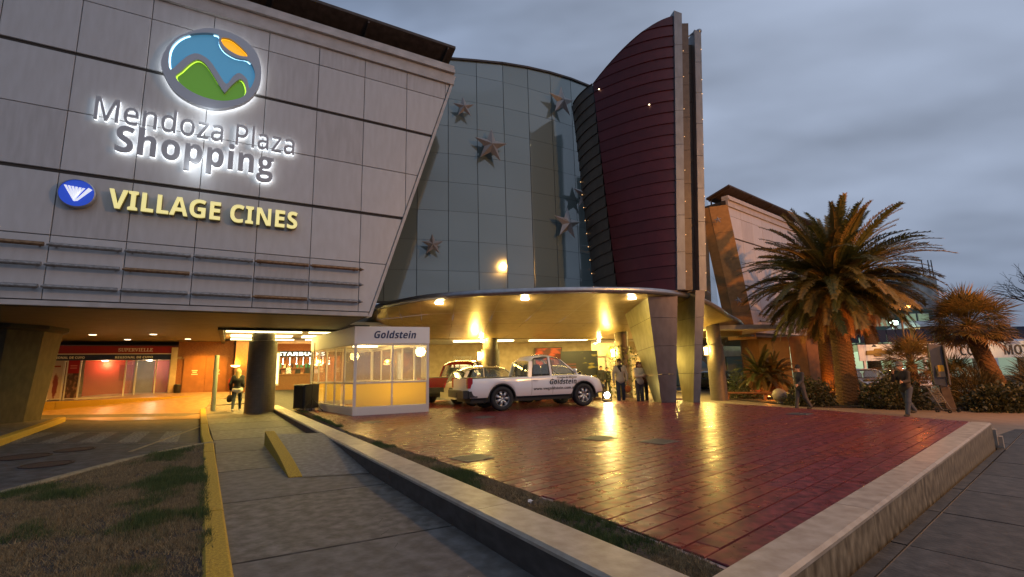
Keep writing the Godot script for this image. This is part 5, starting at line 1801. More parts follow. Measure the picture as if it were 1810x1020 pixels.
	tg.tube([V(0, 0.05, 0), V(0.02, 2.5, 0)], [0.022, 0.016], 8)
	obj("pole", tg, mats.black, tp)
	for i in 3:
		var a := TAU * i / 3.0
		var lg2 := G.new()
		lg2.tube([V(0, 0.5, 0), V(cos(a) * 0.42, 0.02, sin(a) * 0.42)], [0.014, 0.014], 6)
		obj("leg", lg2, mats.black, tp)

func lerp_list(l: Array, x: float) -> float:
	if x <= l[0][0]: return l[0][1]
	for i in l.size() - 1:
		if x <= l[i + 1][0]:
			var t: float = (x - l[i][0]) / (l[i + 1][0] - l[i][0])
			return lerpf(l[i][1], l[i + 1][1], t)
	return l[-1][1]

func wheel(parent: Node3D, c: Vector3, r: float, w: float, side: float) -> void:
	var xf := Transform3D(Basis(Vector3.RIGHT, PI / 2 * side), c)
	var t := G.new()
	t.lathe([Vector2(r * 0.62, -w * 0.5), Vector2(r * 0.9, -w * 0.52), Vector2(r * 0.985, -w * 0.38), Vector2(r, 0), Vector2(r * 0.985, w * 0.38), Vector2(r * 0.9, w * 0.52), Vector2(r * 0.66, w * 0.5), Vector2(r * 0.62, w * 0.42)], 30, xf)
	var wh := obj("wheel", t, mats.rubber, parent)
	var rim := G.new()
	rim.lathe([Vector2(r * 0.64, w * 0.44), Vector2(r * 0.60, w * 0.40), Vector2(r * 0.585, w * 0.12)], 30, xf)
	for k in 7:
		var a := TAU * k / 7.0
		var d := V(cos(a), 0, sin(a))
		var n := V(-sin(a), 0, cos(a))
		var p := []
		for y in [w * 0.14, w * 0.34]:
			for e in [[0.1, -0.05], [0.60, -0.09], [0.60, 0.09], [0.1, 0.05]]:
				p.append(xf * (d * r * e[0] + n * r * e[1] * 1.35 + UP * (y + (0.02 if e[0] < 0.2 else 0.0))))
		rim.hexa(p)
	rim.lathe([Vector2(0, w * 0.40), Vector2(r * 0.12, w * 0.39), Vector2(r * 0.16, w * 0.3)], 16, xf)
	obj("rim", rim, mats.alloy, wh)
	var hub := G.new()
	hub.lathe([Vector2(0, w * 0.13), Vector2(r * 0.58, w * 0.1)], 20, xf)
	obj("brake_disc", hub, mats.dark, wh)

func vehicle(n: String, label: String, at: Vector3, turn: float, kind: String, paint: Material, group := "") -> Node3D:
	var o := thing(n, label, "pickup truck" if kind == "pickup" else "car", at, turn, group)
	var s := {
		"pickup": {"x0": -2.72, "x1": 2.46, "wx": [-1.55, 1.55], "r": 0.40, "W": 0.955, "base": 0.45,
			"top": [[-2.72, 1.06], [-0.55, 1.085], [1.1, 1.12], [1.45, 1.11], [2.0, 1.03], [2.3, 0.93], [2.42, 0.78], [2.46, 0.62]],
			"belt": 1.10, "cab": [[-0.56, 1.09], [-0.44, 1.60], [-0.30, 1.76], [0.10, 1.815], [0.42, 1.80], [0.70, 1.72], [1.45, 1.13]],
			"win": [[-0.40, 1.15, 0.24, 1.15, 0.26, 1.71, -0.28, 1.69], [0.36, 1.15, 1.22, 1.15, 0.72, 1.66, 0.38, 1.73]], "pil": [[-0.52, -0.40], [0.30, 0.32], [1.42, 0.72]], "doors": [-0.50, 0.30, 1.22]},
		"hatch": {"x0": -1.80, "x1": 1.95, "wx": [-1.22, 1.25], "r": 0.32, "W": 0.86, "base": 0.28,
			"top": [[-1.80, 0.72], [-1.72, 0.93], [-1.0, 0.96], [0.9, 0.97], [1.5, 0.86], [1.85, 0.70], [1.95, 0.52]],
			"belt": 0.96, "cab": [[-1.72, 0.92], [-1.52, 1.30], [-1.2, 1.45], [-0.6, 1.50], [0.0, 1.48], [0.25, 1.42], [1.02, 0.98]],
			"win": [[-1.36, 1.0, -0.78, 1.0, -0.76, 1.40, -1.16, 1.36], [-0.70, 1.0, 0.72, 1.0, 0.20, 1.37, -0.68, 1.41]], "pil": [[-1.62, -1.38], [-0.74, -0.72], [0.98, 0.24]], "doors": [-0.74, 0.70]},
		"sedan": {"x0": -2.15, "x1": 2.1, "wx": [-1.28, 1.32], "r": 0.32, "W": 0.88, "base": 0.28,
			"top": [[-2.15, 0.6], [-2.08, 0.86], [-1.4, 0.96], [0.9, 0.94], [1.6, 0.82], [2.0, 0.68], [2.1, 0.5]],
			"belt": 0.95, "cab": [[-1.62, 0.94], [-1.05, 1.33], [-0.8, 1.42], [-0.3, 1.46], [0.15, 1.43], [0.32, 1.38], [1.05, 0.94]],
			"win": [[-1.22, 1.0, -0.42, 1.0, -0.40, 1.37, -0.92, 1.33], [-0.34, 1.0, 0.76, 1.0, 0.28, 1.34, -0.32, 1.38]], "pil": [[-1.5, -0.98], [-0.38, -0.36], [1.0, 0.30]], "doors": [-0.38, 0.74]},
	}[kind] as Dictionary
	var ra: float = s.r * 1.2
	var xs := []
	var x: float = s.x0
	while x < s.x1 - 0.02:
		xs.append(x)
		x += 0.055
	xs.append(s.x1)
	var widths := func(px: float) -> float:
		var f := 1.0
		var df: float = (px - (s.x1 - 0.75)) / 0.75
		if df > 0: f = sqrt(maxf(0.0, 1.0 - 0.42 * df * df * df))
		var dr: float = ((s.x0 + 0.22) - px) / 0.22
		if dr > 0: f *= 1.0 - 0.07 * dr * dr
		return s.W * f
	var low := func(px: float) -> float:
		var b: float = s.base
		if px > s.x1 - 0.3: b = s.base + 0.03
		for wxx in s.wx:
			var d: float = absf(px - wxx)
			if d < ra: b = maxf(b, s.r * 0.98 + sqrt(ra * ra - d * d))
		return b
	var ts := [0.0, 0.1, 0.3, 0.52, 0.72, 0.88, 0.96, 1.0]
	var ws := [0.955, 0.985, 1.0, 1.0, 0.985, 0.965, 0.94, 0.89]
	var rows := []
	for px in xs:
		var yb: float = low.call(px)
		var yt: float = lerp_list(s.top, px)
		var w: float = widths.call(px)
		var row := []
		for k in ts.size():
			row.append(V(px, lerpf(yb, yt, ts[k]), w * ws[k]))
		row.append(V(px, yt + 0.012, w * 0.5))
		row.append(V(px, yt + 0.02, 0))
		for k in range(row.size() - 2, -1, -1):
			row.append(V(row[k].x, row[k].y, -row[k].z))
		rows.append(row)
	var g := G.new()
	g.grid(rows)
	for e in [rows[0], rows[-1]]:
		for k in range(0, e.size() / 2):
			g.quad(e[k], e[k + 1], e[e.size() - 2 - k], e[e.size() - 1 - k])
	obj("body", g, paint, o)
	var un := G.new()
	un.box(V((s.x0 + s.x1) / 2 - 0.05, 0.60, 0), V(s.x1 - s.x0 - 0.35, 0.62 if kind == "pickup" else 0.5, 2 * s.W - 0.34))
	obj("underbody", un, mats.dark, o)
	var sidew := func(px: float, y: float) -> float:
		var t: float = clampf((y - s.belt) / 0.7, 0.0, 1.2)
		return minf(widths.call(clampf(px, s.x0 + 0.4, s.x1 - 0.9)), s.W) * (0.945 - 0.27 * t * (0.6 + 0.4 * t))
	# roof
	var roof := []
	for i in 15:
		var px := lerpf(s.cab[1][0], s.cab[-2][0] + 0.03, i / 14.0)
		var y := lerp_list(s.cab, px)
		var row := []
		for k in 11:
			var q := lerpf(-1, 1, k / 10.0)
			var w2: float = sidew.call(px, y - 0.04)
			row.append(V(px, y + 0.03 * (1.0 - q * q) - 0.05 * pow(absf(q), 6.0), q * w2))
		roof.append(row)
	var rg := G.new()
	rg.grid(roof)
	obj("roof", rg, paint, o)
	for side in [-1, 1]:
		for p in s.pil:
			var pg := G.new()
			var yb2: float = s.belt - 0.04
			var yt2 := lerp_list(s.cab, p[1]) - 0.045
			var a := V(p[0], yb2, side * (sidew.call(p[0], yb2) as float))
			var b := V(p[1], yt2, side * (sidew.call(p[1], yt2) as float))
			var wd: float = 0.13 if p == s.pil[0] else 0.075
			pg.hexa([a + V(-wd / 2, 0, -side * 0.07), a + V(wd / 2, 0, -side * 0.07), a + V(wd / 2, 0, 0), a + V(-wd / 2, 0, 0), b + V(-wd / 2, 0, -side * 0.07), b + V(wd / 2, 0, -side * 0.07), b + V(wd / 2, 0, 0), b + V(-wd / 2, 0, 0)])
			obj("pillar", pg, paint, o)
		for w3 in s.win:
			var wg := G.new()
			var q := []
			for k in range(0, 8, 2):
				q.append(V(w3[k], w3[k + 1], side * ((sidew.call(w3[k], w3[k + 1]) as float) - 0.012)))
			wg.quad(q[0], q[1], q[2], q[3])
			obj("window", wg, mats.tint_glass, o)
			var tr := G.new()
			for k in 4:
				tr.bar(q[k] + V(0, 0, side * 0.006), q[(k + 1) % 4] + V(0, 0, side * 0.006), 0.022, 0.022)
			obj("window_trim", tr, mats.black, o)
		for dx in s.doors:
			var dg := G.new()
			var pts := []
			for k in 8:
				var t := lerpf(0.06, 0.95, k / 7.0)
				var yb3: float = s.base
				var yt3 := lerp_list(s.top, dx)
				var ww: float = widths.call(dx)
				var fw := 1.0
				for z in ts.size() - 1:
					if t >= ts[z] and t <= ts[z + 1]: fw = lerpf(ws[z], ws[z + 1], (t - ts[z]) / (ts[z + 1] - ts[z]))
				pts.append(V(dx + 0.03 * sin(t * 2.0), lerpf(yb3, yt3, t), side * (ww * fw + 0.001)))
			for k in 7:
				dg.bar(pts[k], pts[k + 1], 0.009, 0.006)
			obj("door_seam", dg, mats.black, o)
			if dx != s.doors[-1]:
				var hx: float = dx + (0.16 if kind == "pickup" else 0.2)
				obj("door_handle", boxg(V(hx, s.belt - 0.14, side * (s.W * 0.985 + 0.012)), V(0.18, 0.035, 0.03)), paint, o)
		var mx: float = s.doors[-1] - 0.06
		var mg := G.new()
		mg.lathe([Vector2(0, -0.08), Vector2(0.09, -0.06), Vector2(0.10, 0.06), Vector2(0, 0.09)], 10, Transform3D(Basis().scaled(V(0.6, 1, 1)), V(mx, s.belt + 0.14, side * (s.W + 0.09))))
		obj("mirror", mg, paint, o)
		# lamps
		var tl := G.new()
		var ty: float = 0.93 if kind == "pickup" else 0.78
		tl.box(V(s.x0 + 0.07, ty, side * (s.W * 0.93 - 0.03)), V(0.17, 0.34 if kind == "pickup" else 0.2, 0.14))
		obj("tail_light", tl, mats.red_light, o)
		var hl := G.new()
		var hy: float = 0.86 if kind == "pickup" else 0.68
		var hx2: float = s.x1 - 0.24
		var hw: float = widths.call(hx2)
		hl.hexa([V(hx2 - 0.2, hy - 0.07, side * (hw + 0.01)), V(hx2 + 0.19, hy - 0.09, side * (hw - 0.26)), V(hx2 + 0.1, hy - 0.08, side * (hw - 0.42)), V(hx2 - 0.2, hy - 0.07, side * (hw - 0.2)), V(hx2 - 0.24, hy + 0.08, side * (hw - 0.01)), V(hx2 + 0.11, hy + 0.06, side * (hw - 0.26)), V(hx2 + 0.05, hy + 0.05, side * (hw - 0.42)), V(hx2 - 0.24, hy + 0.08, side * (hw - 0.2))])
		obj("headlight", hl, mats.clear_light, o)
		for wx in s.wx:
			wheel(o, V(wx, s.r, side * (s.W - 0.125)), s.r, 0.24, side)
			var ag := G.new()
			var lp := []
			for k in 15:
				var an := lerpf(-0.1, PI + 0.1, k / 14.0)
				lp.append(V(wx + cos(an) * ra, s.r * 0.98 + sin(an) * ra, side * ((widths.call(wx) as float) * 0.975)))
			for k in 14:
				ag.bar(lp[k], lp[k + 1], 0.04, 0.03)
			obj("arch_trim", ag, mats.black, o)
	# glass front and rear
	var c: Array = s.cab
	for e in [[c[-1], c[-2]], [c[0], c[1]]]:
		var wg := G.new()
		var y0: float = e[0][1] + 0.03
		var y1: float = e[1][1] - 0.03
		var xx0: float = lerpf(e[0][0], e[1][0], 0.05)
		var xx1: float = lerpf(e[0][0], e[1][0], 0.95)
		var w0: float = sidew.call(e[0][0], y0) - 0.07
		var w1: float = sidew.call(e[1][0], y1) - 0.06
		wg.quad(V(xx0, y0, w0), V(xx0, y0, -w0), V(xx1, y1, -w1), V(xx1, y1, w1))
		obj("windscreen" if e[0] == c[-1] else "rear_window", wg, mats.tint_glass, o)
	for e in [[0.62, 0.9], [-0.08, 0.9]] if kind == "pickup" else [[0.1, 0.75], [-0.8, 0.75]]:
		for z in [-0.36, 0.36]:
			var sg := G.new()
			sg.tube([V(e[0] - 0.2, e[1], z), V(e[0] - 0.28, e[1] + 0.42, z), V(e[0] - 0.3, e[1] + 0.6, z)], [0.2, 0.19, 0.1], 10)
			obj("seat", sg, mats.dark, o)
	# bumpers, grille
	var bm: Material = mats.black if kind == "pickup" else paint
	var rb := G.new()
	rb.box(V(s.x0 - 0.05, s.base + 0.12, 0), V(0.22, 0.24, 2 * s.W * 0.95))
	rb.box(V(s.x0 + 0.16, s.base + 0.12, 0), V(0.3, 0.2, 2 * s.W * 0.985))
	obj("rear_bumper", rb, bm, o)
	obj("front_bumper", boxg(V(s.x1 - 0.02, s.base + 0.06, 0), V(0.16, 0.18, 1.1)), mats.black, o)
	obj("grille", boxg(V(s.x1 - 0.02, s.base + 0.34, 0), V(0.1, 0.16, 0.9)), mats.black, o)
	var pl := G.new()
	pl.box(V(s.x0 - 0.01 if kind != "pickup" else s.x0 - 0.165, s.base + (0.34 if kind != "pickup" else 0.1), 0), V(0.02, 0.13, 0.4))
	obj("number_plate", pl, mats.black, o)
	if kind == "pickup":
		var bed := G.new()
		bed.box(V(-1.64, 1.093, 0), V(2.05, 0.01, 2 * s.W * 0.80))  # dark plate standing in for the shade inside the open bed
		obj("bed_shade_plate", bed, mats.dark, o)
	return o

func vehicles() -> void:
	var white := mat("paint_white", Color(0.72, 0.71, 0.72), 0.22, 0.0, {"coat": 1.0})
	var red := mat("paint_red", Color(0.20, 0.005, 0.005), 0.2, 0.1, {"coat": 1.0})
	var cream := mat("paint_cream", Color(0.55, 0.50, 0.36), 0.25, 0.0, {"coat": 1.0})
	var silver := mat("paint_silver", Color(0.38, 0.38, 0.38), 0.25, 0.6, {"coat": 1.0})
	var p := vehicle("pickup_truck", "white double cab pickup with dark lettering on its doors, parked on the red plaza", V(0.66, 0.2, -17.62), 0.4005, "pickup", white)
	var z := 0.955
	lettering(p, "letter", "Goldstein", V(0.16, 0.80, z + 0.004), Basis(), 0.17, 1.08, 0.006, mats.black, true, false, 0.2)
	lettering(p, "letter", "www.vwgoldstein.com.ar", V(-0.42, 0.63, z + 0.004), Basis(), 0.085, 1.62, 0.006, mats.black, true)
	lettering(p, "letter", "Prueba de Manejo", V(0.50, 1.0, z - 0.008), Basis(), 0.06, 0.78, 0.006, mats.grate, true)
	vehicle("hatchback", "cream hatchback seen from behind, between the booth and the white pickup", V(-0.9, 0.2, -20.1), 0.5, "hatch", cream)
	vehicle("pickup_truck", "red pickup partly hidden by the right side of the sales booth", V(-2.45, 0.2, -22.85), 1.3, "pickup", red)
	var dk := mat("paint_dark", Color(0.02, 0.02, 0.022), 0.2, 0.0, {"coat": 1.0})
	vehicle("hatchback", "dark car on the far side of the white pickup", V(1.9, 0.2, -22.0), 0.35, "sedan", dk)
	vehicle("van_car", "silver car parked behind the main palm trunk", V(22.6, -0.45, -31.5), -1.9, "hatch", silver, "cars at the far lot")
	vehicle("sedan_car", "white car behind the walking man in the hat", V(25.2, -0.45, -32.2), -1.75, "sedan", white, "cars at the far lot")
	vehicle("sedan_car", "black car far back, just right of the steel pylons", V(15.6, -0.4, -38.5), -0.9, "sedan", dk, "cars at the far lot")
	vehicle("sedan_car", "dark silver car far back, beyond the olive-lit column", V(17.4, -0.4, -40.0), -0.9, "sedan", silver, "cars at the far lot")
	# lit floodlight standing on the floor before the pickup
	var f := thing("floodlight", "dazzling floodlight on the floor right of the pickup's nose", "floodlight", V(3.62, 0.2, -19.3))
	var b := G.new()
	b.box(V(0, 0.04, -0.02), V(0.3, 0.05, 0.2))
	b.box(V(0, 0.26, -0.06), V(0.34, 0.3, 0.12))
	for x in [-0.18, 0.18]:
		b.box(V(x, 0.16, -0.05), V(0.02, 0.24, 0.04))
	obj("housing", b, mats.dark, f)
	var l := G.new()
	l.lathe([Vector2(0, 0.02), Vector2(0.11, 0.005)], 24, Transform3D(Basis(Vector3.RIGHT, PI / 2), V(0, 0.26, 0.004)))
	obj("lamp", l, mat("lamp_flood", Color.WHITE, 0.4, 0.0, {"emit": Color(1.0, 0.88, 0.55), "power": 110.0}), f)
	var sp := SpotLight3D.new()
	sp.name = "flood_light"
	sp.light_color = Color(1.0, 0.88, 0.6); sp.light_energy = 6.0; sp.light_size = 0.12; sp.spot_angle = 84.0; sp.spot_range = 60.0; sp.shadow_enabled = true
	sp.position = V(0, 0.26, 0.12)
	sp.rotation.y = PI
	sp.transform = Transform3D(Basis(UP, -0.16), V(0, 0.26, 0.1)) * Transform3D(Basis(UP, PI), Vector3.ZERO)
	f.add_child(sp, true)

# ---------- people: limbs as tapered capsules joined by a smooth minimum, meshed as surface nets
func sdf(g: G, bones: Array, cell: float, k := 45.0) -> void:
	var lo := V(1e9, 1e9, 1e9)
	var hi := -lo
	for b in bones:
		var r: float = maxf(b[2], b[3]) + cell * 3.0
		for p in [b[0], b[1]]:
			lo = lo.min(p - Vector3.ONE * r); hi = hi.max(p + Vector3.ONE * r)
	var nx := ceili((hi.x - lo.x) / cell) + 1
	var ny := ceili((hi.y - lo.y) / cell) + 1
	var nz := ceili((hi.z - lo.z) / cell) + 1
	var f := PackedFloat32Array()
	f.resize(nx * ny * nz)
	for b in bones:
		var A: Vector3 = b[0]
		var B: Vector3 = b[1]
		var ra: float = b[2]
		var rb: float = b[3]
		var r := maxf(ra, rb) + cell * 2.5
		var l := A.min(B) - Vector3.ONE * r - lo
		var h := A.max(B) + Vector3.ONE * r - lo
		var d := B - A
		var dd := maxf(d.length_squared(), 1e-9)
		for i in range(maxi(0, int(l.x / cell)), mini(nx, int(h.x / cell) + 2)):
			for j in range(maxi(0, int(l.y / cell)), mini(ny, int(h.y / cell) + 2)):
				for m in range(maxi(0, int(l.z / cell)), mini(nz, int(h.z / cell) + 2)):
					var p := lo + V(i, j, m) * cell
					var t := clampf((p - A).dot(d) / dd, 0.0, 1.0)
					var dist := p.distance_to(A + d * t) - lerpf(ra, rb, t)
					if dist < 0.12:
						f[(i * ny + j) * nz + m] += exp(-k * dist)
	var vert := {}
	var at := func(i: int, j: int, m: int) -> float: return f[(i * ny + j) * nz + m] - 1.0
	g.s = 0 if g.s < 0 else g.s + 1
	var corner := [[0, 0, 0], [1, 0, 0], [0, 1, 0], [1, 1, 0], [0, 0, 1], [1, 0, 1], [0, 1, 1], [1, 1, 1]]
	var edges := [[0, 1], [2, 3], [4, 5], [6, 7], [0, 2], [1, 3], [4, 6], [5, 7], [0, 4], [1, 5], [2, 6], [3, 7]]
	for i in nx - 1:
		for j in ny - 1:
			var base := (i * ny + j) * nz
			for m in nz - 1:
				var q := base + m
				var c := [f[q], f[q + ny * nz], f[q + nz], f[q + ny * nz + nz], f[q + 1], f[q + ny * nz + 1], f[q + nz + 1], f[q + ny * nz + nz + 1]]
				var n := 0
				for e in 8:
					if c[e] > 1.0: n += 1
				if n == 0 or n == 8:
					continue
				var s := Vector3.ZERO
				var cnt := 0
				for e in edges:
					var a: float = log(maxf(c[e[0]], 1e-6))
					var b2: float = log(maxf(c[e[1]], 1e-6))
					if (a > 0) != (b2 > 0):
						var t := a / (a - b2)
						var u: Array = corner[e[0]]
						var w: Array = corner[e[1]]
						s += V(lerpf(u[0], w[0], t), lerpf(u[1], w[1], t), lerpf(u[2], w[2], t))
						cnt += 1
				vert[q] = lo + (V(i, j, m) + s / cnt) * cell
	var st := [ny * nz, nz, 1]
	for q in vert:
		var m: int = q % nz
		var j: int = (q / nz) % ny
		var i: int = q / (nz * ny)
		for ax in 3:
			var o1: int = st[(ax + 1) % 3]
			var o2: int = st[(ax + 2) % 3]
			var a := f[q] > 1.0
			var b := f[q + st[ax]] > 1.0
			if a == b:
				continue
			if vert.has(q - o1) and vert.has(q - o2) and vert.has(q - o1 - o2):
				if a:
					g.quad(vert[q], vert[q - o2], vert[q - o1 - o2], vert[q - o1])
				else:
					g.quad(vert[q], vert[q - o1], vert[q - o1 - o2], vert[q - o2])
	g.s += 1

func person(label: String, at: Vector3, turn: float, sp: Dictionary) -> Node3D:
	var o := thing("person", label, "person", at, turn)
	var H: float = sp.get("h", 1.72) / 1.72
	var fem: float = sp.get("fem", 0.0)
	var skin: Material = mat("skin", Color(0.36, 0.21, 0.14), 0.55)
	var cloth := func(key: String, c: Color) -> Material: return mat("cloth_" + key, c, 0.85)
	var lean: float = sp.get("lean", 0.0)
	var hip := V(0, 0.92, 0)
	var chest := V(0, 1.25, lean * 0.25)
	var neck := V(0, 1.46, lean * 0.4)
	var head := neck + V(0, 0.15, 0.02 + lean * 0.16 + sp.get("nod", 0.0))
	var J := {}
	for side in [-1, 1]:
		var tag2 := "l" if side < 0 else "r"
		var th: float = sp.get("thigh_" + tag2, 0.0)
		var kn: float = sp.get("knee_" + tag2, 0.0)
		var sw: float = sp.get("arm_" + tag2, 0.0)
		var el: float = sp.get("elbow_" + tag2, 0.2)
		var ab: float = sp.get("abduct_" + tag2, 0.12)
		var h0 := hip + V(side * 0.095, -0.02, 0)
		var k0 := h0 + V(side * 0.01, -cos(th) * 0.43, sin(th) * 0.43)
		var a0 := k0 + V(0, -cos(th - kn) * 0.40, sin(th - kn) * 0.40)
		var s0 := V(side * (0.185 - 0.02 * fem), 1.405, lean * 0.36)
		var e0 := s0 + V(side * sin(ab) * 0.28, -cos(sw) * 0.28, sin(sw) * 0.28)
		var w0 := e0 + V(-side * sp.get("cross_" + tag2, 0.0) * 0.25, -cos(sw + el) * 0.25, sin(sw + el) * 0.25)
		J[tag2] = [h0, k0, a0, s0, e0, w0]
	var low := minf(J.l[2].y, J.r[2].y) - 0.075
	var sh := V(0, -low, 0)
	var P := func(v: Vector3) -> Vector3: return (v + sh) * H
	var body := []
	var top := []
	var legs := []
	var wst := 0.125 - 0.02 * fem
	for e in [[hip + V(-0.06, 0.0, 0), hip + V(0.06, 0, 0), 0.115, 0.115], [hip + V(0, 0.08, 0), chest, wst, 0.135], [chest + V(-0.07, 0.03, 0), chest + V(0.07, 0.03, 0), 0.115, 0.115], [chest + V(-0.13, 0.14, 0), chest + V(0.13, 0.14, 0), 0.07, 0.07], [chest + V(0, 0.1, 0), neck, 0.09, 0.055], [neck, head, 0.052, 0.055]]:
		body.append(e)
		if e[1] != head:
			top.append([e[0], e[1], e[2] + 0.018, (e[3] + 0.018) if e[1] != neck else 0.065])
	top.append([hip + V(-0.05, -0.04, 0), hip + V(0.05, -0.04, 0), 0.125, 0.125])
	legs.append([hip + V(-0.06, 0.0, 0), hip + V(0.06, 0, 0), 0.125, 0.125])
	for t in ["l", "r"]:
		var j: Array = J[t]
		body.append_array([[j[0], j[1], 0.085, 0.055], [j[1], j[2], 0.055, 0.038], [j[3], j[4], 0.05, 0.04], [j[4], j[5], 0.04, 0.028]])
		var tight: float = sp.get("tight", 0.0)
		legs.append_array([[j[0], j[1], 0.102, 0.074 - 0.012 * tight], [j[1], j[2] + V(0, 0.02, 0), 0.074 - 0.012 * tight, 0.066 - 0.02 * tight]])
		top.append_array([[j[3], j[4], 0.066, 0.056], [j[4], (j[5] as Vector3).lerp(j[4], 0.06), 0.056, 0.046]])
	var conv := func(l: Array) -> Array:
		var r := []
		for e in l:
			r.append([P.call(e[0]), P.call(e[1]), e[2] * H, e[3] * H])
		return r
	var bg := G.new()
	sdf(bg, conv.call(body), 0.022, 55.0)
	# head on a finer grid
	var hb := [[head + V(0, -0.045, 0.015), head + V(0, 0.035, -0.005), 0.068, 0.088], [head + V(0, -0.085, 0.045), head + V(0, -0.05, 0.03), 0.042, 0.055], [head + V(0, 0.0, 0.085), head + V(0, -0.035, 0.105), 0.012, 0.016], [head + V(-0.03, -0.072, 0.088), head + V(0.03, -0.072, 0.088), 0.009, 0.009], [head + V(-0.084, -0.01, 0), head + V(-0.086, -0.03, 0), 0.016, 0.013], [head + V(0.084, -0.01, 0), head + V(0.086, -0.03, 0), 0.016, 0.013], [neck, head + V(0, -0.04, 0), 0.052, 0.05]]
	sdf(bg, conv.call(hb), 0.012, 120.0)
	# hands: palm, four fingers and a thumb
	for t in ["l", "r"]:
		var j: Array = J[t]
		var dir := ((j[5] as Vector3) - (j[4] as Vector3)).normalized()
		var side := 1.0 if t == "r" else -1.0
		var across := dir.cross(V(side, 0, 0.2)).normalized()
		var nrm := dir.cross(across)
		var w: Vector3 = j[5]
		bg.tube([P.call(w - dir * 0.02), P.call(w + dir * 0.03), P.call(w + dir * 0.085)], [0.026 * H, 0.036 * H, 0.030 * H], 8)
		for k in 4:
			var b0 := w + dir * 0.08 + across * (0.022 * (k - 1.5))
			var ln: float = [0.066, 0.078, 0.074, 0.056][k]
			bg.tube([P.call(b0), P.call(b0 + dir * ln * 0.5 + nrm * 0.006 * -side), P.call(b0 + dir * ln * 0.9 - nrm * 0.03 * side)], [0.0105 * H, 0.009 * H, 0.007 * H], 6)
		var tb := w + dir * 0.03 + across * 0.03
		bg.tube([P.call(tb), P.call(tb + dir * 0.03 + across * 0.03), P.call(tb + dir * 0.065 + across * 0.035)], [0.012 * H, 0.0105 * H, 0.008 * H], 6)
	obj("body", bg, skin, o)
	var ey := G.new()
	for x in [-0.032, 0.032]:
		ey.lathe([Vector2(0, -0.011), Vector2(0.011, 0), Vector2(0, 0.011)], 8, Transform3D(Basis(), P.call(head + V(x, 0.0, 0.079))))
	obj("eyes", ey, mats.black, o)
	var tg := G.new()
	if sp.has("skirt"):
		top.append([hip + V(-0.07, -0.14, 0), hip + V(0.07, -0.14, 0), 0.13, 0.13])
	sdf(tg, conv.call(top), 0.02, 60.0)
	obj("jacket", tg, cloth.call(sp.top[0], sp.top[1]), o)
	var lg := G.new()
	sdf(lg, conv.call(legs), 0.02, 60.0)
	obj("trousers", lg, cloth.call(sp.legs[0], sp.legs[1]), o)
	for t in ["l", "r"]:
		var a: Vector3 = J[t][2]
		var sg := G.new()
		sdf(sg, conv.call([[a + V(0, -0.02, -0.02), a + V(0, -0.04, 0.10), 0.045, 0.040], [a + V(0, -0.045, 0.04), a + V(0, -0.045, 0.14), 0.036, 0.030]]), 0.015, 90.0)
		obj("shoe", sg, cloth.call(sp.get("shoes", ["shoe", Color(0.02, 0.018, 0.016)])[0], sp.get("shoes", ["shoe", Color(0.02, 0.018, 0.016)])[1]), o)
	var hg := G.new()
	var hair := [[head + V(0, 0.02, -0.02), head + V(0, 0.05, -0.01), 0.094, 0.092], [head + V(0, -0.03, -0.055), head + V(0, 0.03, -0.04), 0.06, 0.075]]
	if sp.has("long_hair"):
		hair.append([head + V(0, 0.0, -0.06), head + V(0, -0.24, -0.09), 0.085, 0.075])
		for x in [-0.075, 0.075]:
			hair.append([head + V(x, 0.02, -0.02), head + V(x * 1.1, -0.2, -0.05), 0.03, 0.04])
	sdf(hg, conv.call(hair), 0.014, 90.0)
	obj("hair", hg, cloth.call(sp.hair[0], sp.hair[1]), o)
	if sp.has("cap"):
		var cg := G.new()
		sdf(cg, conv.call([[head + V(0, 0.055, -0.01), head + V(0, 0.075, -0.01), 0.098, 0.092], [head + V(0, 0.05, 0.07), head + V(0, 0.045, 0.13), 0.02, 0.014], [head + V(-0.04, 0.05, 0.06), head + V(-0.035, 0.045, 0.11), 0.018, 0.014], [head + V(0.04, 0.05, 0.06), head + V(0.035, 0.045, 0.11), 0.018, 0.014]]), 0.014, 90.0)
		obj("cap", cg, cloth.call(sp.cap[0], sp.cap[1]), o)
	if sp.has("scarf"):
		var cg := G.new()
		sdf(cg, conv.call([[neck + V(-0.06, -0.03, 0.02), neck + V(0.06, -0.03, 0.02), 0.07, 0.07], [neck + V(0.01, -0.08, 0.11), chest + V(0.03, 0.0, 0.165), 0.035, 0.03], [neck + V(-0.05, -0.06, 0.1), chest + V(-0.02, 0.08, 0.16), 0.03, 0.03]]), 0.014, 80.0)
		obj("scarf", cg, cloth.call(sp.scarf[0], sp.scarf[1]), o)
	if sp.has("hem"):
		var cg := G.new()
		sdf(cg, conv.call([[hip + V(-0.06, -0.03, 0), hip + V(0.06, -0.03, 0), 0.148, 0.148]]), 0.018, 90.0)
		obj("shirt_hem", cg, cloth.call(sp.hem[0], sp.hem[1]), o)
	if sp.has("bag"):
		var hand: Vector3 = J[sp.bag[2]][5] if sp.bag.size() > 2 else J.r[5]
		var bgx := thing("bag", sp.bag[3], "bag", at + Basis(UP, turn) * (P.call(hand) + V(0, -0.30, 0.02)), turn)
		var b2 := G.new()
		sdf(b2, [[V(-0.02, 0.0, -0.09), V(0.02, 0.0, 0.09), 0.1, 0.1], [V(0, -0.09, -0.1), V(0, -0.09, 0.1), 0.095, 0.095]], 0.02, 60.0)
		obj("pouch", b2, cloth.call(sp.bag[0], sp.bag[1]), bgx)
		var st := G.new()
		st.tube([V(0, 0.06, -0.07), V(0, 0.22, -0.03), V(0, 0.26, 0.0), V(0, 0.22, 0.03), V(0, 0.06, 0.07)], [0.008, 0.008, 0.008, 0.008, 0.008], 6)
		obj("strap", st, cloth.call(sp.bag[0], sp.bag[1]), bgx)
	return o

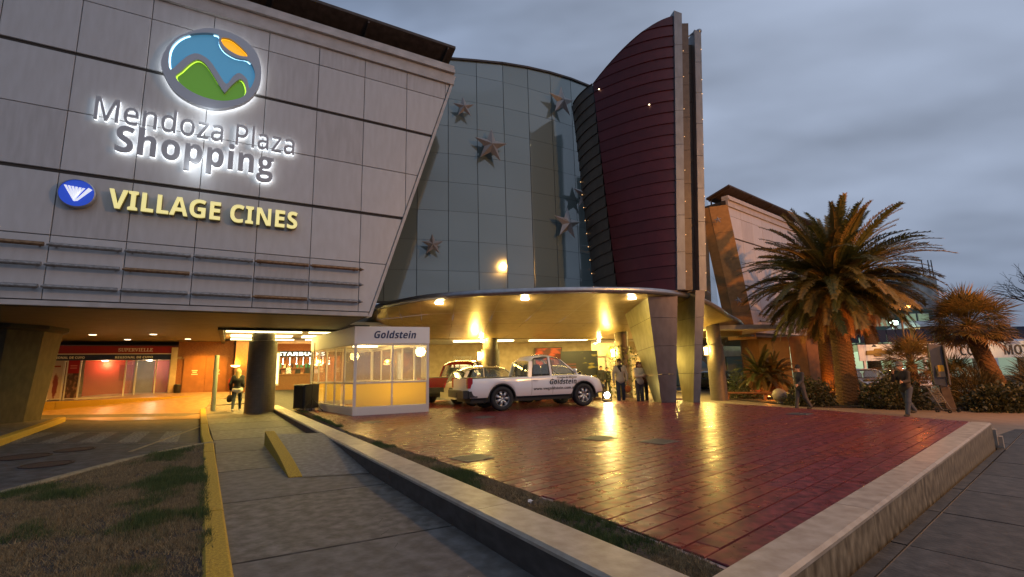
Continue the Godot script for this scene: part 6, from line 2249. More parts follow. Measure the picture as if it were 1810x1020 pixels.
func people() -> void:
	var denim := ["denim", Color(0.035, 0.05, 0.085)]
	var black := ["black", Color(0.012, 0.012, 0.014)]
	var grey := ["grey", Color(0.05, 0.05, 0.06)]
	person("blonde woman in black top and dark jeans walking away beside the round column", on(-11.0, -19.45), PI + 0.4, {"h": 1.66, "fem": 1.0, "top": black, "legs": ["jeans_dark", Color(0.02, 0.028, 0.045)], "tight": 1.0, "hair": ["blonde", Color(0.40, 0.29, 0.13)], "long_hair": true, "hem": ["white", Color(0.6, 0.58, 0.52)], "thigh_l": 0.28, "knee_l": 0.1, "thigh_r": -0.2, "knee_r": 0.25, "arm_l": -0.1, "elbow_l": 1.1, "arm_r": -0.1, "elbow_r": 0.5, "abduct_r": 0.35, "shoes": ["white_shoe", Color(0.45, 0.43, 0.4)], "bag": ["bag_black", Color(0.012, 0.01, 0.01), "r", "black handbag carried by the blonde woman"]})
	person("man in pale jumper and dark scarf standing right of the pickup, holding an orange bag", V(4.35, 0.1, -20.1), -0.15, {"h": 1.74, "top": ["pale", Color(0.42, 0.38, 0.32)], "legs": denim, "hair": ["brown", Color(0.05, 0.028, 0.015)], "scarf": ["scarf", Color(0.015, 0.02, 0.03)], "abduct_l": 0.3, "abduct_r": 0.3, "arm_l": 0.05, "arm_r": 0.05, "thigh_l": 0.14, "thigh_r": -0.12, "knee_r": 0.15, "bag": ["orange", Color(0.45, 0.12, 0.03), "r", "orange bag held by the man in the dark scarf"]})
	person("woman in pale top with arms folded before the yellow-lit pylon side", V(4.92, 0.1, -19.3), 0.35, {"h": 1.6, "fem": 1.0, "top": ["pale2", Color(0.45, 0.40, 0.33)], "legs": grey, "hair": ["auburn", Color(0.09, 0.03, 0.015)], "long_hair": true, "arm_l": 0.35, "elbow_l": 1.3, "cross_l": 0.8, "arm_r": 0.35, "elbow_r": 1.3, "cross_r": 0.8})
	person("person in brown coat standing just behind the woman with folded arms", V(5.2, 0.1, -19.75), -0.5, {"h": 1.62, "fem": 1.0, "top": ["brown_coat", Color(0.08, 0.035, 0.02)], "legs": black, "hair": ["auburn", Color(0.09, 0.03, 0.015)], "long_hair": true, "arm_r": 0.4, "elbow_r": 0.9})
	person("dark silhouetted figure on the left in the lit mall doorway", V(5.55, -0.1, -31.2), 0.1, {"h": 1.74, "top": black, "legs": black, "hair": ["black_hair", Color(0.012, 0.01, 0.01)], "thigh_l": 0.2, "thigh_r": -0.15})
	person("dark silhouetted figure in the middle of the lit mall doorway", V(6.0, -0.1, -31.6), 0.1, {"h": 1.66, "top": black, "legs": black, "hair": ["black_hair", Color(0.012, 0.01, 0.01)], "thigh_l": -0.15, "thigh_r": 0.2})
	person("lone dark figure on the right in the lit mall doorway", V(6.75, -0.1, -30.6), 0.1, {"h": 1.66, "top": black, "legs": black, "hair": ["black_hair", Color(0.012, 0.01, 0.01)], "thigh_l": 0.12, "thigh_r": -0.12})
	person("man in dark jacket and cap walking left past the stone spheres", on(11.15, -19.2), -1.35, {"h": 1.70, "top": ["navy_coat", Color(0.025, 0.028, 0.04)], "legs": ["greyp", Color(0.045, 0.045, 0.055)], "hair": ["black_hair", Color(0.012, 0.01, 0.01)], "cap": ["black", Color(0.012, 0.012, 0.014)], "thigh_l": 0.22, "thigh_r": -0.2, "knee_r": 0.3, "arm_l": -0.2, "arm_r": 0.3, "elbow_l": 0.5, "elbow_r": 0.7})
	person("man in grey knit hat and black jacket striding left in front of the hedge", on(13.3, -16.75), -1.3, {"h": 1.80, "lean": 0.18, "top": ["black_jacket", Color(0.018, 0.016, 0.016)], "legs": denim, "hair": ["black_hair", Color(0.012, 0.01, 0.01)], "cap": ["knit", Color(0.11, 0.10, 0.10)], "thigh_l": -0.32, "knee_l": 0.35, "thigh_r": 0.30, "knee_r": 0.05, "arm_l": 0.55, "elbow_l": 2.1, "cross_l": 0.5, "arm_r": 0.3, "elbow_r": 1.2})

# ---------- planting
func frond_mesh(length: float, e0: float, droop: float, sd: int, wide := 0.42, fine := 84) -> ArrayMesh:
	var r := RandomNumberGenerator.new()
	r.seed = sd
	var g := G.new()
	var pts := []
	var p := Vector3.ZERO
	var n := 22
	var bend := r.randf_range(-0.12, 0.12)
	for i in n + 1:
		var t := float(i) / n
		var a := e0 - droop * pow(t, 1.35)
		pts.append(p)
		p += V(cos(a), sin(a), bend * t) * (length / n)
	var rad := []
	for i in n + 1:
		rad.append(lerpf(0.035, 0.006, float(i) / n) * length / 3.5)
	g.tube(pts, rad, 5, false)
	g.s = -1
	for i in fine:
		var t := lerpf(0.08, 0.995, float(i) / (fine - 1))
		var x := t * n
		var k := mini(int(x), n - 1)
		var c: Vector3 = (pts[k] as Vector3).lerp(pts[k + 1], x - k)
		var d: Vector3 = ((pts[k + 1] as Vector3) - (pts[k] as Vector3)).normalized()
		var up := V(-d.y, d.x, 0).normalized()
		var l := wide * (0.35 + 0.65 * sin(PI * clampf(t * 0.85 + 0.12, 0, 1))) * r.randf_range(0.82, 1.12)
		for s in [-1, 1]:
			var dir := (d * r.randf_range(0.55, 0.85) + V(0, 0, s) * 0.8 + up * r.randf_range(0.05, 0.4)).normalized()
			var side := dir.cross(up).normalized() * 0.015 * (length / 3.5 + 0.35)
			var m := c + dir * l * 0.45
			var e := c + dir * l - UP * l * r.randf_range(0.05, 0.28)
			g.tri(c - side * 0.6, c + side * 0.6, m + side)
			g.tri(c - side * 0.6, m + side, m - side)
			g.tri(m - side, m + side, e)
	return g.mesh()

func fan_mesh(r0: float, sd: int) -> ArrayMesh:
	var r := RandomNumberGenerator.new()
	r.seed = sd
	var g := G.new()
	var pet := r0 * 0.62
	g.tube([Vector3.ZERO, V(pet * 0.5, 0.02, 0), V(pet, 0, 0)], [0.014, 0.011, 0.008], 5, false)
	g.s = -1
	var n := 24
	for i in n:
		var a := lerpf(-1.75, 1.75, float(i) / (n - 1)) + r.randf_range(-0.04, 0.04)
		var l := r0 * 0.62 * (1.0 - 0.25 * absf(a) / 1.75) * r.randf_range(0.85, 1.1)
		var d := V(cos(a), r.randf_range(-0.05, 0.12) - 0.1 * absf(a), sin(a)).normalized()
		var s := d.cross(UP).normalized() * 0.02
		var c := V(pet, 0, 0)
		var m := c + d * l * 0.5
		g.tri(c, m - s, m + s)
		g.tri(m + s, m - s, c + d * l - UP * l * r.randf_range(0.0, 0.25))
	return g.mesh()

func palm_trunk(at: Vector3, top: Vector3, r0: float, r1: float, rings: int) -> G:
	var g := G.new()
	g.s = -1
	var prev := []
	var n := 22
	for i in rings * 3 + 1:
		var t := float(i) / (rings * 3)
		var c := at.lerp(top, t)
		var flare := 0.30 * exp(-t * 9.0) + 0.10 * exp(-pow((t - 1.0) / 0.14, 2.0))
		var ring := []
		for k in n:
			var a := TAU * k / n
			var step := fposmod(t * rings + (0.5 if k % 2 == 0 else 0.0) + 0.09 * k / n * 11.0, 1.0)
			var rr := lerpf(r0, r1, t) * (1.0 + flare) * (1.0 + 0.085 * (1.0 - step) + 0.015 * sin(k * 3.7 + i))
			ring.append(c + V(cos(a) * rr, 0, sin(a) * rr))
		if prev.size():
			for k in n:
				var j := (k + 1) % n
				g.quad(prev[k], ring[k], ring[j], prev[j])
		prev = ring
	return g

func feather_palm(n: String, label: String, at: Vector3, h: float, r: float, fl: float, count: int, dead: int, sd: int, wide := 0.42, cat := "palm") -> void:
	var o := thing(n, label, cat, at)
	var rr := RandomNumberGenerator.new()
	rr.seed = sd
	obj("trunk", palm_trunk(V(0, -0.1, 0), V(0.05, h, 0), r, r * 0.86, maxi(4, int(h * 7.0))), mat("palm_trunk", Color(0.26, 0.14, 0.06), 0.9, 0.0, {"tex": noise_tex(0.05, Color(0.4, 0.38, 0.36), Color.WHITE, 5, 88, 0.9), "scale": V(1, 1, 1), "world": false}), o)
	var green: Array = [mat("frond_a", Color(0.10, 0.085, 0.023), 0.5, 0.0, {"back": Color(0.22, 0.22, 0.08)}), mat("frond_b", Color(0.14, 0.10, 0.03), 0.55, 0.0, {"back": Color(0.22, 0.2, 0.08)}), mat("frond_c", Color(0.055, 0.062, 0.017), 0.5, 0.0, {"back": Color(0.2, 0.22, 0.08)})]
	var brown := mat("frond_dead", Color(0.36, 0.165, 0.05), 0.8, 0.0, {"back": Color(0.25, 0.16, 0.08)})
	var kinds := []
	for e in [[1.45, 0.5], [1.25, 0.9], [1.0, 1.1], [0.8, 1.2], [0.6, 1.25], [0.35, 1.3], [0.1, 1.25], [-0.2, 1.05]]:
		for v in 2:
			kinds.append(frond_mesh(fl * rr.randf_range(0.92, 1.06) * (0.84 if e[0] < 0.3 else 1.0), e[0], e[1] + rr.randf_range(-0.12, 0.12), sd * 31 + kinds.size(), wide))
	for i in count:
		var t := float(i) / count
		var lvl := clampi(int(pow(t, 0.85) * 8.0), 0, 7)
		var an := i * 2.39996 + rr.randf_range(-0.2, 0.2)
		var b := Basis(UP, an) * Basis(Vector3.RIGHT, rr.randf_range(-0.35, 0.35)) * Basis(Vector3.BACK, rr.randf_range(-0.1, 0.1))
		b = b.scaled(Vector3.ONE * rr.randf_range(0.85, 1.05))
		put("frond", kinds[lvl * 2 + rr.randi() % 2], green[rr.randi() % 3], o, Transform3D(b, V(0.05, h + 0.15 - 0.35 * t, 0) + b.x.normalized() * r * 0.5))
	var dk := [frond_mesh(fl * 0.46, -1.05, 0.55, sd * 77 + 1, wide * 0.7, 34), frond_mesh(fl * 0.42, -1.25, 0.32, sd * 77 + 2, wide * 0.6, 34), frond_mesh(fl * 0.52, -0.8, 0.8, sd * 77 + 3, wide * 0.7, 34)]
	for i in dead:
		var b := Basis(UP, i * 2.39996 + rr.randf_range(-0.3, 0.3)) * Basis(Vector3.RIGHT, rr.randf_range(-0.5, 0.5))
		put("dead_frond", dk[i % 3], brown, o, Transform3D(b.scaled(Vector3.ONE * rr.randf_range(0.8, 1.1)), V(0.05, h - 0.35 - rr.randf() * 0.3, 0) + b.x * r * 0.7))

func fan_palm(label: String, at: Vector3, top: Vector3, r: float, crown: float, count: int, sd: int) -> void:
	var o := thing("fan_palm", label, "palm", at)
	var rr := RandomNumberGenerator.new()
	rr.seed = sd
	if top.y > 0.6:
		obj("trunk", palm_trunk(V(0, -0.1, 0), top, r * 1.2, r, 16), mats.palm_trunk, o)
	var m: Array = [mat("fan_a", Color(0.19, 0.125, 0.04), 0.55, 0.0, {"back": Color(0.2, 0.18, 0.08)}), mat("fan_b", Color(0.12, 0.095, 0.03), 0.55, 0.0, {"back": Color(0.2, 0.2, 0.08)}), mat("fan_dead", Color(0.17, 0.10, 0.04), 0.7, 0.0, {"back": Color(0.25, 0.16, 0.08)})]
	var k := []
	for i in 5:
		k.append(fan_mesh(crown, sd + i))
	for i in count:
		var t := (i + 0.5) / count
		var el := lerpf(1.5, -0.7, pow(t, 0.85))
		var b := Basis(UP, i * 2.39996) * Basis(Vector3.BACK, el) * Basis(Vector3.RIGHT, rr.randf_range(-0.6, 0.6))
		put("leaf", k[i % 5], m[2] if el < -0.45 else m[rr.randi() % 2], o, Transform3D(b.scaled(Vector3.ONE * rr.randf_range(0.85, 1.1)), top))

func bush(n: String, label: String, at: Vector3, size: Vector3, count: int, leaf: float, spiky: bool, c: Color, sd: int) -> void:
	var o := thing(n, label, "shrub", at)
	var rr := RandomNumberGenerator.new()
	rr.seed = sd
	var f := FastNoiseLite.new()
	f.seed = sd; f.frequency = 1.1
	var st := G.new()
	for i in 7:
		var a := rr.randf() * TAU
		var e := V(cos(a) * size.x * 0.32, size.y * rr.randf_range(0.5, 0.8), sin(a) * size.z * 0.32)
		st.tube([Vector3.ZERO, e * 0.5 + V(0, 0.1, 0), e], [0.03, 0.02, 0.008], 5)
	obj("stems", st, mats.palm_trunk, o)
	var gs := [G.new(), G.new()]
	for i in count:
		var d := V(rr.randfn(), absf(rr.randfn()) * 0.9, rr.randfn()).normalized()
		var rad := 1.0 + 0.35 * f.get_noise_3d(d.x * 1.6, d.y * 1.6, d.z * 1.6)
		var q := V(d.x * size.x * 0.5, d.y * size.y, d.z * size.z * 0.5) * rad * pow(rr.randf(), 0.28)
		var dir := (V(d.x, d.y * 0.8 + 0.25, d.z) + V(rr.randfn(), rr.randfn(), rr.randfn()) * (0.28 if spiky else 0.75)).normalized()
		var l := leaf * rr.randf_range(0.6, 1.25)
		var s := dir.cross(V(rr.randfn(), 0.6, rr.randfn()).normalized()).normalized() * (0.013 if spiky else l * 0.24)
		var g: G = gs[rr.randi() % 2]
		var m := q + dir * l * 0.45
		g.tri(q, m - s, m + s)
		g.tri(m + s, m - s, q + dir * l - UP * l * (0.12 if spiky else 0.2))
	obj("leaves", gs[0], mat(n + "_leaf_a", c, 0.55, 0.0, {"back": Color(0.2, 0.2, 0.08)}), o)
	obj("leaves", gs[1], mat(n + "_leaf_b", c * 0.68, 0.6, 0.0, {"back": Color(0.2, 0.2, 0.08)}), o)

func bare_tree(label: String, at: Vector3, h: float, sd: int, spread := 0.5) -> void:
	var o := thing("bare_tree", label, "tree", at)
	var rr := RandomNumberGenerator.new()
	rr.seed = sd
	var tr := G.new()
	var cr := G.new()
	var todo := [[Vector3.ZERO, V(0.06, 1, 0.02).normalized(), h * 0.32, h * 0.028, 0]]
	while todo.size():
		var e: Array = todo.pop_back()
		var a: Vector3 = e[0]
		var d: Vector3 = e[1]
		var m: Vector3 = a + d * e[2] * 0.5 + V(rr.randfn(), 0, rr.randfn()) * e[2] * 0.04
		var b := a + d * (e[2] as float)
		var g := tr if e[4] < 2 else cr
		g.tube([a, m, b], [e[3], e[3] * 0.85, e[3] * 0.7], 7 if e[4] < 2 else 4, false)
		if e[4] < 6:
			var n := 3 if e[4] < 4 else 2
			for k in n:
				var nd := (d + V(rr.randfn(), rr.randfn() * 0.5 + 0.12, rr.randfn()) * spread).normalized()
				todo.append([b, nd, e[2] * rr.randf_range(0.62, 0.85), e[3] * 0.62, e[4] + 1])
	obj("trunk", tr, mat("bark", Color(0.07, 0.055, 0.05), 0.9), o)
	obj("crown", cr, mat("twig", Color(0.065, 0.05, 0.048), 0.9), o)

func garden() -> void:
	feather_palm("palm_tree", "largest feather palm in the middle of the garden with a thick ringed trunk", V(15.0, -0.40, -22.2), 5.3, 0.42, 4.1, 260, 60, 3)
	feather_palm("palm_tree", "second feather palm behind and left of the largest one, trunk lit from below", V(17.6, -0.45, -27.4), 5.2, 0.38, 3.2, 60, 70, 5)
	feather_palm("palm_tree", "third feather palm behind and right of the largest one", V(27.0, -0.45, -36.6), 6.6, 0.42, 3.2, 60, 34, 7)
	feather_palm("cycad", "small feathery palm on a short trunk beyond the long bench, left of its pair", V(13.8, -0.36, -27.6), 1.35, 0.17, 1.45, 56, 14, 9, 0.2)
	feather_palm("cycad", "small feathery palm on a dark short trunk, right of its pair beyond the bench", V(14.75, -0.37, -27.9), 1.25, 0.15, 1.35, 48, 14, 11, 0.2)
	fan_palm("fan palm with a round orange-lit crown and leaning trunk at the right edge", V(20.5, -0.45, -20.6), V(-1.05, 3.35, 0), 0.27, 1.5, 130, 21)
	fan_palm("low fan palm without visible trunk between hedge and telephone stand", V(17.0, -0.42, -20.9), V(0, 1.75, 0), 0.16, 1.25, 56, 33)
	fan_palm("small low fan palm growing behind the telephone stand on its right", V(19.3, -0.42, -21.6), V(0, 0.9, 0), 0.1, 1.2, 40, 35)
	var dk := Color(0.03, 0.034, 0.014)
	bush("hedge", "dark low hedge left of the largest palm, behind the man in the dark jacket", V(12.9, -0.34, -21.6), V(1.9, 1.15, 1.6), 2600, 0.16, false, dk, 41)
	bush("hedge", "big dark hedge right of the largest palm, behind the striding man", V(15.45, -0.38, -20.1), V(2.5, 1.3, 1.8), 3600, 0.16, false, dk, 42)
	bush("hedge", "sparse low hedge behind the long bench, below the small feathery palms", V(12.2, -0.32, -26.6), V(2.6, 0.55, 0.8), 1200, 0.12, false, Color(0.05, 0.055, 0.02), 43)
	bush("hedge", "dark hedge right of the telephone stand, in front of the fan palm", V(18.6, -0.45, -18.7), V(2.9, 0.95, 1.8), 3600, 0.18, false, dk, 44)
	bush("hedge", "dark hedge cut off by the right edge of the picture", V(21.2, -0.45, -18.7), V(2.9, 1.1, 2.2), 3600, 0.18, false, dk, 45)
	bush("spiky_shrub", "spiky reddish shrub right of the telephone stand", V(19.3, -0.45, -20.6), V(2.2, 1.45, 1.4), 2400, 0.55, true, Color(0.075, 0.06, 0.025), 46)
	bush("spiky_shrub", "spiky reddish shrub at the right edge under the leaning palm", V(21.9, -0.45, -20.2), V(2.4, 2.2, 1.6), 2600, 0.6, true, Color(0.08, 0.058, 0.022), 47)
	bush("spiky_shrub", "low spiky shrub around the foot of the second palm", V(16.6, -0.42, -25.6), V(2.6, 0.8, 1.3), 1600, 0.4, true, Color(0.05, 0.055, 0.02), 48)
	bush("round_shrub", "round green shrub behind the left small feathery palm", V(13.1, -0.36, -28.6), V(1.2, 1.6, 1.2), 1600, 0.12, false, Color(0.045, 0.06, 0.015), 49)
	bare_tree("small bare tree behind the bench, right of the olive-lit column", V(13.6, -0.3, -33.0), 3.3, 61, 0.4)
	var soil := pv([11.2, -27.6, 11.2, -25.9, 12.1, -22.4, 12.2, -20.8, 17.4, -19.2, 24, -17.0, 30, -22, 26, -30])
	struct("garden_bed", sheet(soil, 0.03, 2.0), mats.soil, "dark earth bed under the palms")
	# long bench
	var b := thing("bench", "long low wooden bench without back along the garden bed", "bench")
	for e in [[10.9, -26.0, 14.7, -24.3], [14.9, -24.2, 17.2, -23.2]]:
		var a := V(e[0], 0.07, e[1])
		var z := V(e[2], 0.07, e[3])
		var along := (z - a).normalized()
		var side := V(along.z, 0, -along.x)
		for k in 3:
			var g := G.new()
			g.bar(a + side * (0.14 * (k - 1)), z + side * (0.14 * (k - 1)), 0.125, 0.06)
			obj("seat_plank", g, mats.wood_orange if k == 1 else mats.door_brown, b)
		for t in [0.08, 0.5, 0.92]:
			var q := a.lerp(z, t)
			var lg := G.new()
			lg.hexa([on(q.x - 0.16, q.z - 0.05), on(q.x + 0.0, q.z - 0.05), on(q.x + 0.0, q.z + 0.05), on(q.x - 0.16, q.z + 0.05), q + V(-0.08, -0.03, -0.05), q + V(0.08, -0.03, -0.05), q + V(0.08, -0.03, 0.05), q + V(-0.08, -0.03, 0.05)])
			obj("leg", lg, mats.door_brown, b)
	for e in [[12.35, -23.0, 0.31, "larger pale stone sphere at the bed corner"], [12.95, -23.2, 0.235, "smaller pale stone sphere next to the larger one"]]:
		var s := thing("stone_sphere", e[3], "stone ball", on(e[0], e[1]))
		var g := G.new()
		var prof := []
		for k in 13:
			var a := -PI / 2 + PI * k / 12.0
			prof.append(Vector2(maxf(0.0, cos(a) * e[2]), e[2] + 0.07 + sin(a) * e[2]))
		g.lathe(prof, 24)
		obj("ball", g, mats.stone, s)
		var f := G.new()
		f.lathe([Vector2(e[2] * 0.42, 0), Vector2(e[2] * 0.36, 0.11)], 18)
		obj("foot", f, mats.stone_b, s)
	var pot := thing("plant_pot", "orange clay pot with a thin plant behind the bench", "pot", on(13.2, -27.0, 0.05))
	var pg := G.new()
	pg.lathe([Vector2(0.0, 0.0), Vector2(0.17, 0), Vector2(0.24, 0.36), Vector2(0.27, 0.36), Vector2(0.27, 0.42), Vector2(0.23, 0.42), Vector2(0.2, 0.36), Vector2(0, 0.36)], 20, Transform3D(), false)
	obj("body", pg, mat("terracotta", Color(0.42, 0.12, 0.05), 0.7), pot)
	var tw := G.new()
	tw.tube([V(0, 0.36, 0), V(0.03, 0.9, 0), V(-0.02, 1.3, 0)], [0.015, 0.012, 0.006], 6)
	obj("stem", tw, mats.palm_trunk, pot)
	# small ground uplights
	for e in [[13.0, -25.2, "small garden uplight behind the stone spheres"], [17.0, -26.4, "garden uplight at the foot of the second palm"]]:
		var u := thing("garden_light", e[2], "lamp", on(e[0], e[1], 0.05))
		var hs := G.new()
		hs.lathe([Vector2(0, 0), Vector2(0.07, 0), Vector2(0.1, 0.16), Vector2(0.08, 0.16)], 12, Transform3D(), false)
		obj("housing", hs, mats.dark, u)
		var lb := G.new()
		lb.lathe([Vector2(0, 0.17), Vector2(0.075, 0.155)], 12)
		obj("lamp", lb, mats.lamp_warm, u)
		omni("lamp_light", V(0, 0.3, 0), Color(1.0, 0.55, 0.16), 2.0 if e[0] < 14 else 5.0, 0.06, u)
	# telephone stand
	var t := thing("telephone_stand", "leaning grey metal telephone stand with a yellow plate, between hedge and shrubs", "telephone", on(16.45, -19.0), -0.55)
	var body := G.new()
	body.prism(pv([-0.20, 1.0, 0.20, 0.90, 0.22, 2.5, -0.20, 2.58]), -0.09, 0.09, Transform3D(), 0.02)
	obj("panel", body, mats.steel, t)
	var leg := G.new()
	leg.prism(pv([0.04, 0, 0.36, 0, 0.22, 1.0, -0.05, 1.0]), -0.07, 0.07, Transform3D(), 0.015)
	obj("leg", leg, mats.eave, t)
	obj("side_wing", boxg(V(0.24, 1.75, 0.16), V(0.04, 1.5, 0.32)), mats.steel, t)
	obj("phone", boxg(V(0.04, 1.5, 0.15), V(0.24, 0.42, 0.12)), mats.grate, t)
	obj("yellow_plate", boxg(V(0.06, 1.62, 0.216), V(0.17, 0.24, 0.01)), mats.yellow, t)
	var hs2 := G.new()
	hs2.tube([V(-0.06, 1.35, 0.24), V(-0.08, 1.48, 0.27), V(-0.06, 1.6, 0.24)], [0.03, 0.018, 0.03], 8)
	obj("handset", hs2, mats.black, t)
	# trolley
	var c := thing("luggage_trolley", "empty wire trolley standing left of the telephone stand", "trolley", on(15.95, -18.55), 0.4)
	var fr := G.new()
	for x in [-0.28, 0.28]:
		fr.tube([V(x, 0.95, -0.25), V(x, 0.9, -0.2), V(x, 0.12, 0.15), V(x, 0.12, 0.4)], [0.016, 0.016, 0.016, 0.016], 6)
	fr.tube([V(-0.28, 0.95, -0.25), V(0.28, 0.95, -0.25)], [0.018, 0.018], 6)
	obj("frame", fr, mats.grate, c)
	var bk := G.new()
	for i in 9:
		var q := i / 8.0
		bk.tube([V(-0.28, lerpf(0.35, 0.85, q), lerpf(0.05, -0.17, q)), V(0.28, lerpf(0.35, 0.85, q), lerpf(0.05, -0.17, q))], [0.006, 0.006], 5)
	for i in 7:
		bk.tube([V(-0.24 + 0.08 * i, 0.35, 0.05), V(-0.24 + 0.08 * i, 0.85, -0.17)], [0.006, 0.006], 5)
	obj("basket", bk, mats.grate, c)
	for x in [-0.28, 0.28]:
		for z in [0.0, 0.38]:
			var w := G.new()
			w.lathe([Vector2(0.03, -0.02), Vector2(0.07, -0.02), Vector2(0.07, 0.02), Vector2(0.03, 0.02)], 14, Transform3D(Basis(Vector3.BACK, PI / 2), V(x, 0.07, z)), false)
			obj("wheel", w, mats.rubber, c)

func background() -> void:
	# showroom roof, sign boards and wall across the far street
	var s := thing("showroom", "low showroom with navy roof band and lit forecourt across the far street", "building")
	var g := G.new()
	g.box(V(38, 1.3, -44), V(34, 3.4, 0.3))
	obj("wall", g, mats.wall_cream, s)
	for i in 44:
		obj("roof_rib", boxg(V(22.2 + 0.75 * i, 3.5, -39.0), V(0.66, 1.0, 0.12)), mat("navy_roof", Color(0.02, 0.022, 0.05), 0.5, 0.2), s)
	var rf := G.new()
	rf.box(V(38.5, 3.75, -41.6), V(33, 0.15, 5.2))
	obj("roof", rf, mats.navy, s)
	for i in 8:
		var wg := G.new()
		wg.box(V(23.5 + 4 * i, 1.2, -43.8), V(3.2, 2.4, 0.06))
		obj("window_light", wg, mat("shop_lit", Color(0.5, 0.6, 0.5), 0.4, 0.0, {"emit": Color(0.34, 0.44, 0.30), "power": 0.55}), s)
		obj("column", boxg(V(22.6 + 4 * i, 1.3, -39.2), V(0.3, 3.4, 0.3)), mats.board_white, s)
	for e in [[26.5, -41.5], [33.5, -41.5]]:
		ceiling_lamp(s, V(e[0], 3.55, e[1]), "lamp_cool")
		omni("forecourt_light", V(e[0], 3.2, e[1]), Color(0.85, 1.0, 0.82), 9.0, 0.2, s)
	var y := thing("yellow_hoarding", "bright yellow lit board seen between the two palm trunks", "sign", V(24.1, 0.7, -36.5))
	obj("panel", boxg(V(0, 0.35, 0), V(1.3, 1.7, 0.08)), mat("hoarding_lit", Color(0.7, 0.6, 0.03), 0.5, 0.0, {"emit": Color(0.6, 0.5, 0.01), "power": 0.9}), y)
	obj("post", boxg(V(0, -0.75, 0), V(0.1, 0.9, 0.06)), mats.grate, y)
	var bd := thing("sign_board", "long white ribbed sign board with black letters and a golden emblem", "sign", V(24.1, 1.55, -34.0), 0.0)
	for i in 34:
		obj("board_panel", boxg(V(0.2 + 0.4 * i, 0.56, 0), V(0.39, 1.12, 0.06)), mats.board_white, bd)
	var em := G.new()
	em.prism(pv([0.45, 0.40, 1.0, 0.40, 1.06, 0.28, 1.5, 0.28, 1.58, 0.40, 2.15, 0.44, 2.22, 0.72, 1.66, 0.72, 1.58, 0.84, 1.14, 0.84, 1.06, 0.72, 0.52, 0.70]), 0.03, 0.1, Transform3D(), 0.02)
	obj("emblem", em, mat("gold", Color(0.25, 0.15, 0.03), 0.45, 0.5), bd)
	lettering(bd, "letter", "CHE", V(2.85, 0.28, 0.04), Basis(), 0.62, 1.5, 0.05, mats.black)
	lettering(bd, "letter", "COR", V(7.0, 0.22, 0.04), Basis(), 0.62, 1.6, 0.05, mats.black)
	lettering(bd, "letter", "MOTO", V(10.05, 0.20, 0.04), Basis(), 0.66, 2.45, 0.05, mats.black)
	for i in 9:
		var lg := G.new()
		lg.tube([V(0.8 + 1.55 * i, 1.15, 0), V(0.8 + 1.55 * i, 1.2, 0.35), V(0.8 + 1.55 * i, 1.02, 0.5)], [0.02, 0.02, 0.02], 6)
		lg.lathe([Vector2(0.0, 0.08), Vector2(0.1, 0.04), Vector2(0.16, -0.05)], 10, Transform3D(Basis(), V(0.8 + 1.55 * i, 1.0, 0.5)))
		obj("sign_lamp", lg, mats.dark, bd)
	for x in [1.6, 5.4, 9.2, 12.6]:
		omni("added_board_light", V(x, 1.0, 1.3), Color(1.0, 0.78, 0.5), 1.3, 0.08, bd)  # added to brighten the board; the lamp fixtures above stay unlit
	for x in [0.4, 4.6, 8.8, 13.0]:
		obj("post", boxg(V(x, -0.95, -0.1), V(0.16, 1.95, 0.12)), mats.board_white, bd)
	# farther buildings
	var t := thing("white_tower", "tall white building with roof antennas far behind the palms", "building", V(51.5, 0, -60))
	obj("wall", boxg(V(0.2, 5.5, -3), V(4.0, 13.0, 6.0)), mat("far_white", Color(0.42, 0.41, 0.41), 0.7, 0.0, {"tex": noise_tex(0.012, Color(0.70, 0.69, 0.68), Color.WHITE, 5, 3, 0.9), "scale": V(0.15, 0.15, 0.15)}), t)
	obj("roof_hut", boxg(V(0.6, 12.7, -3), V(2.0, 1.4, 3.0)), mats.grate, t)
	for x in [0.9, 1.7, 2.1]:
		obj("antenna", boxg(V(x, 12.9, -0.2), V(0.08, 2.4, 0.08)), mats.dark, t)
	var gb := thing("glass_office", "dark green glass building with lit floors behind the palm trunks", "building", V(43.0, 0, -55))
	obj("wall", boxg(V(-1.0, 3.0, -4), V(14.0, 9.0, 6.0)), mat("green_wall", Color(0.03, 0.06, 0.05), 0.3), gb)
	for i in 9:
		for k in 3:
			var lit := (i * 7 + k * 3) % 4 != 0
			var w := obj("window", boxg(V(-7.2 + 1.5 * i, 2.2 + 2.0 * k, -0.95), V(1.3, 1.4, 0.06)), mats.cornice, gb)
			obj("pane_light" if lit else "pane", boxg(V(-7.2 + 1.5 * i, 2.2 + 2.0 * k, -0.91), V(1.2, 1.3, 0.03)), mat("office_lit", Color(0.3, 0.4, 0.3), 0.3, 0.0, {"emit": Color(0.20, 0.26, 0.13), "power": 0.6}) if lit else mats.green_wall, w)
	var wh := thing("white_roofed_house", "low building with a pale tin roof left of the fan palm crown", "building", V(43.5, 0, -48))
	obj("wall", boxg(V(1.5, 2.2, -2), V(9.0, 5.2, 4.0)), mats.door_brown, wh)
	var rr := G.new()
	rr.hexa([V(-3.2, 4.8, 0.4), V(6.2, 4.8, 0.4), V(6.2, 4.8, -4.4), V(-3.2, 4.8, -4.4), V(-2.4, 5.5, -1.4), V(5.6, 5.5, -1.4), V(5.6, 5.5, -2.8), V(-2.4, 5.5, -2.8)])
	obj("roof", rr, mats.fascia, wh)
	var bb := thing("far_shop_block", "dim far block of shops beyond the pylons", "building", V(17.5, 0, -46))
	obj("wall", boxg(V(0, 1.8, -1), V(16, 4.6, 2.0)), mats.wall_cream, bb)
	for i in 6:
		var w := obj("window", boxg(V(-6.5 + 2.5 * i, 1.0, 0.03), V(2.0, 2.6, 0.08)), mats.dark, bb)
		obj("pane", boxg(V(-6.5 + 2.5 * i, 1.0, 0.085), V(1.9, 2.5, 0.02)), mats.pane_mirror_b, w)
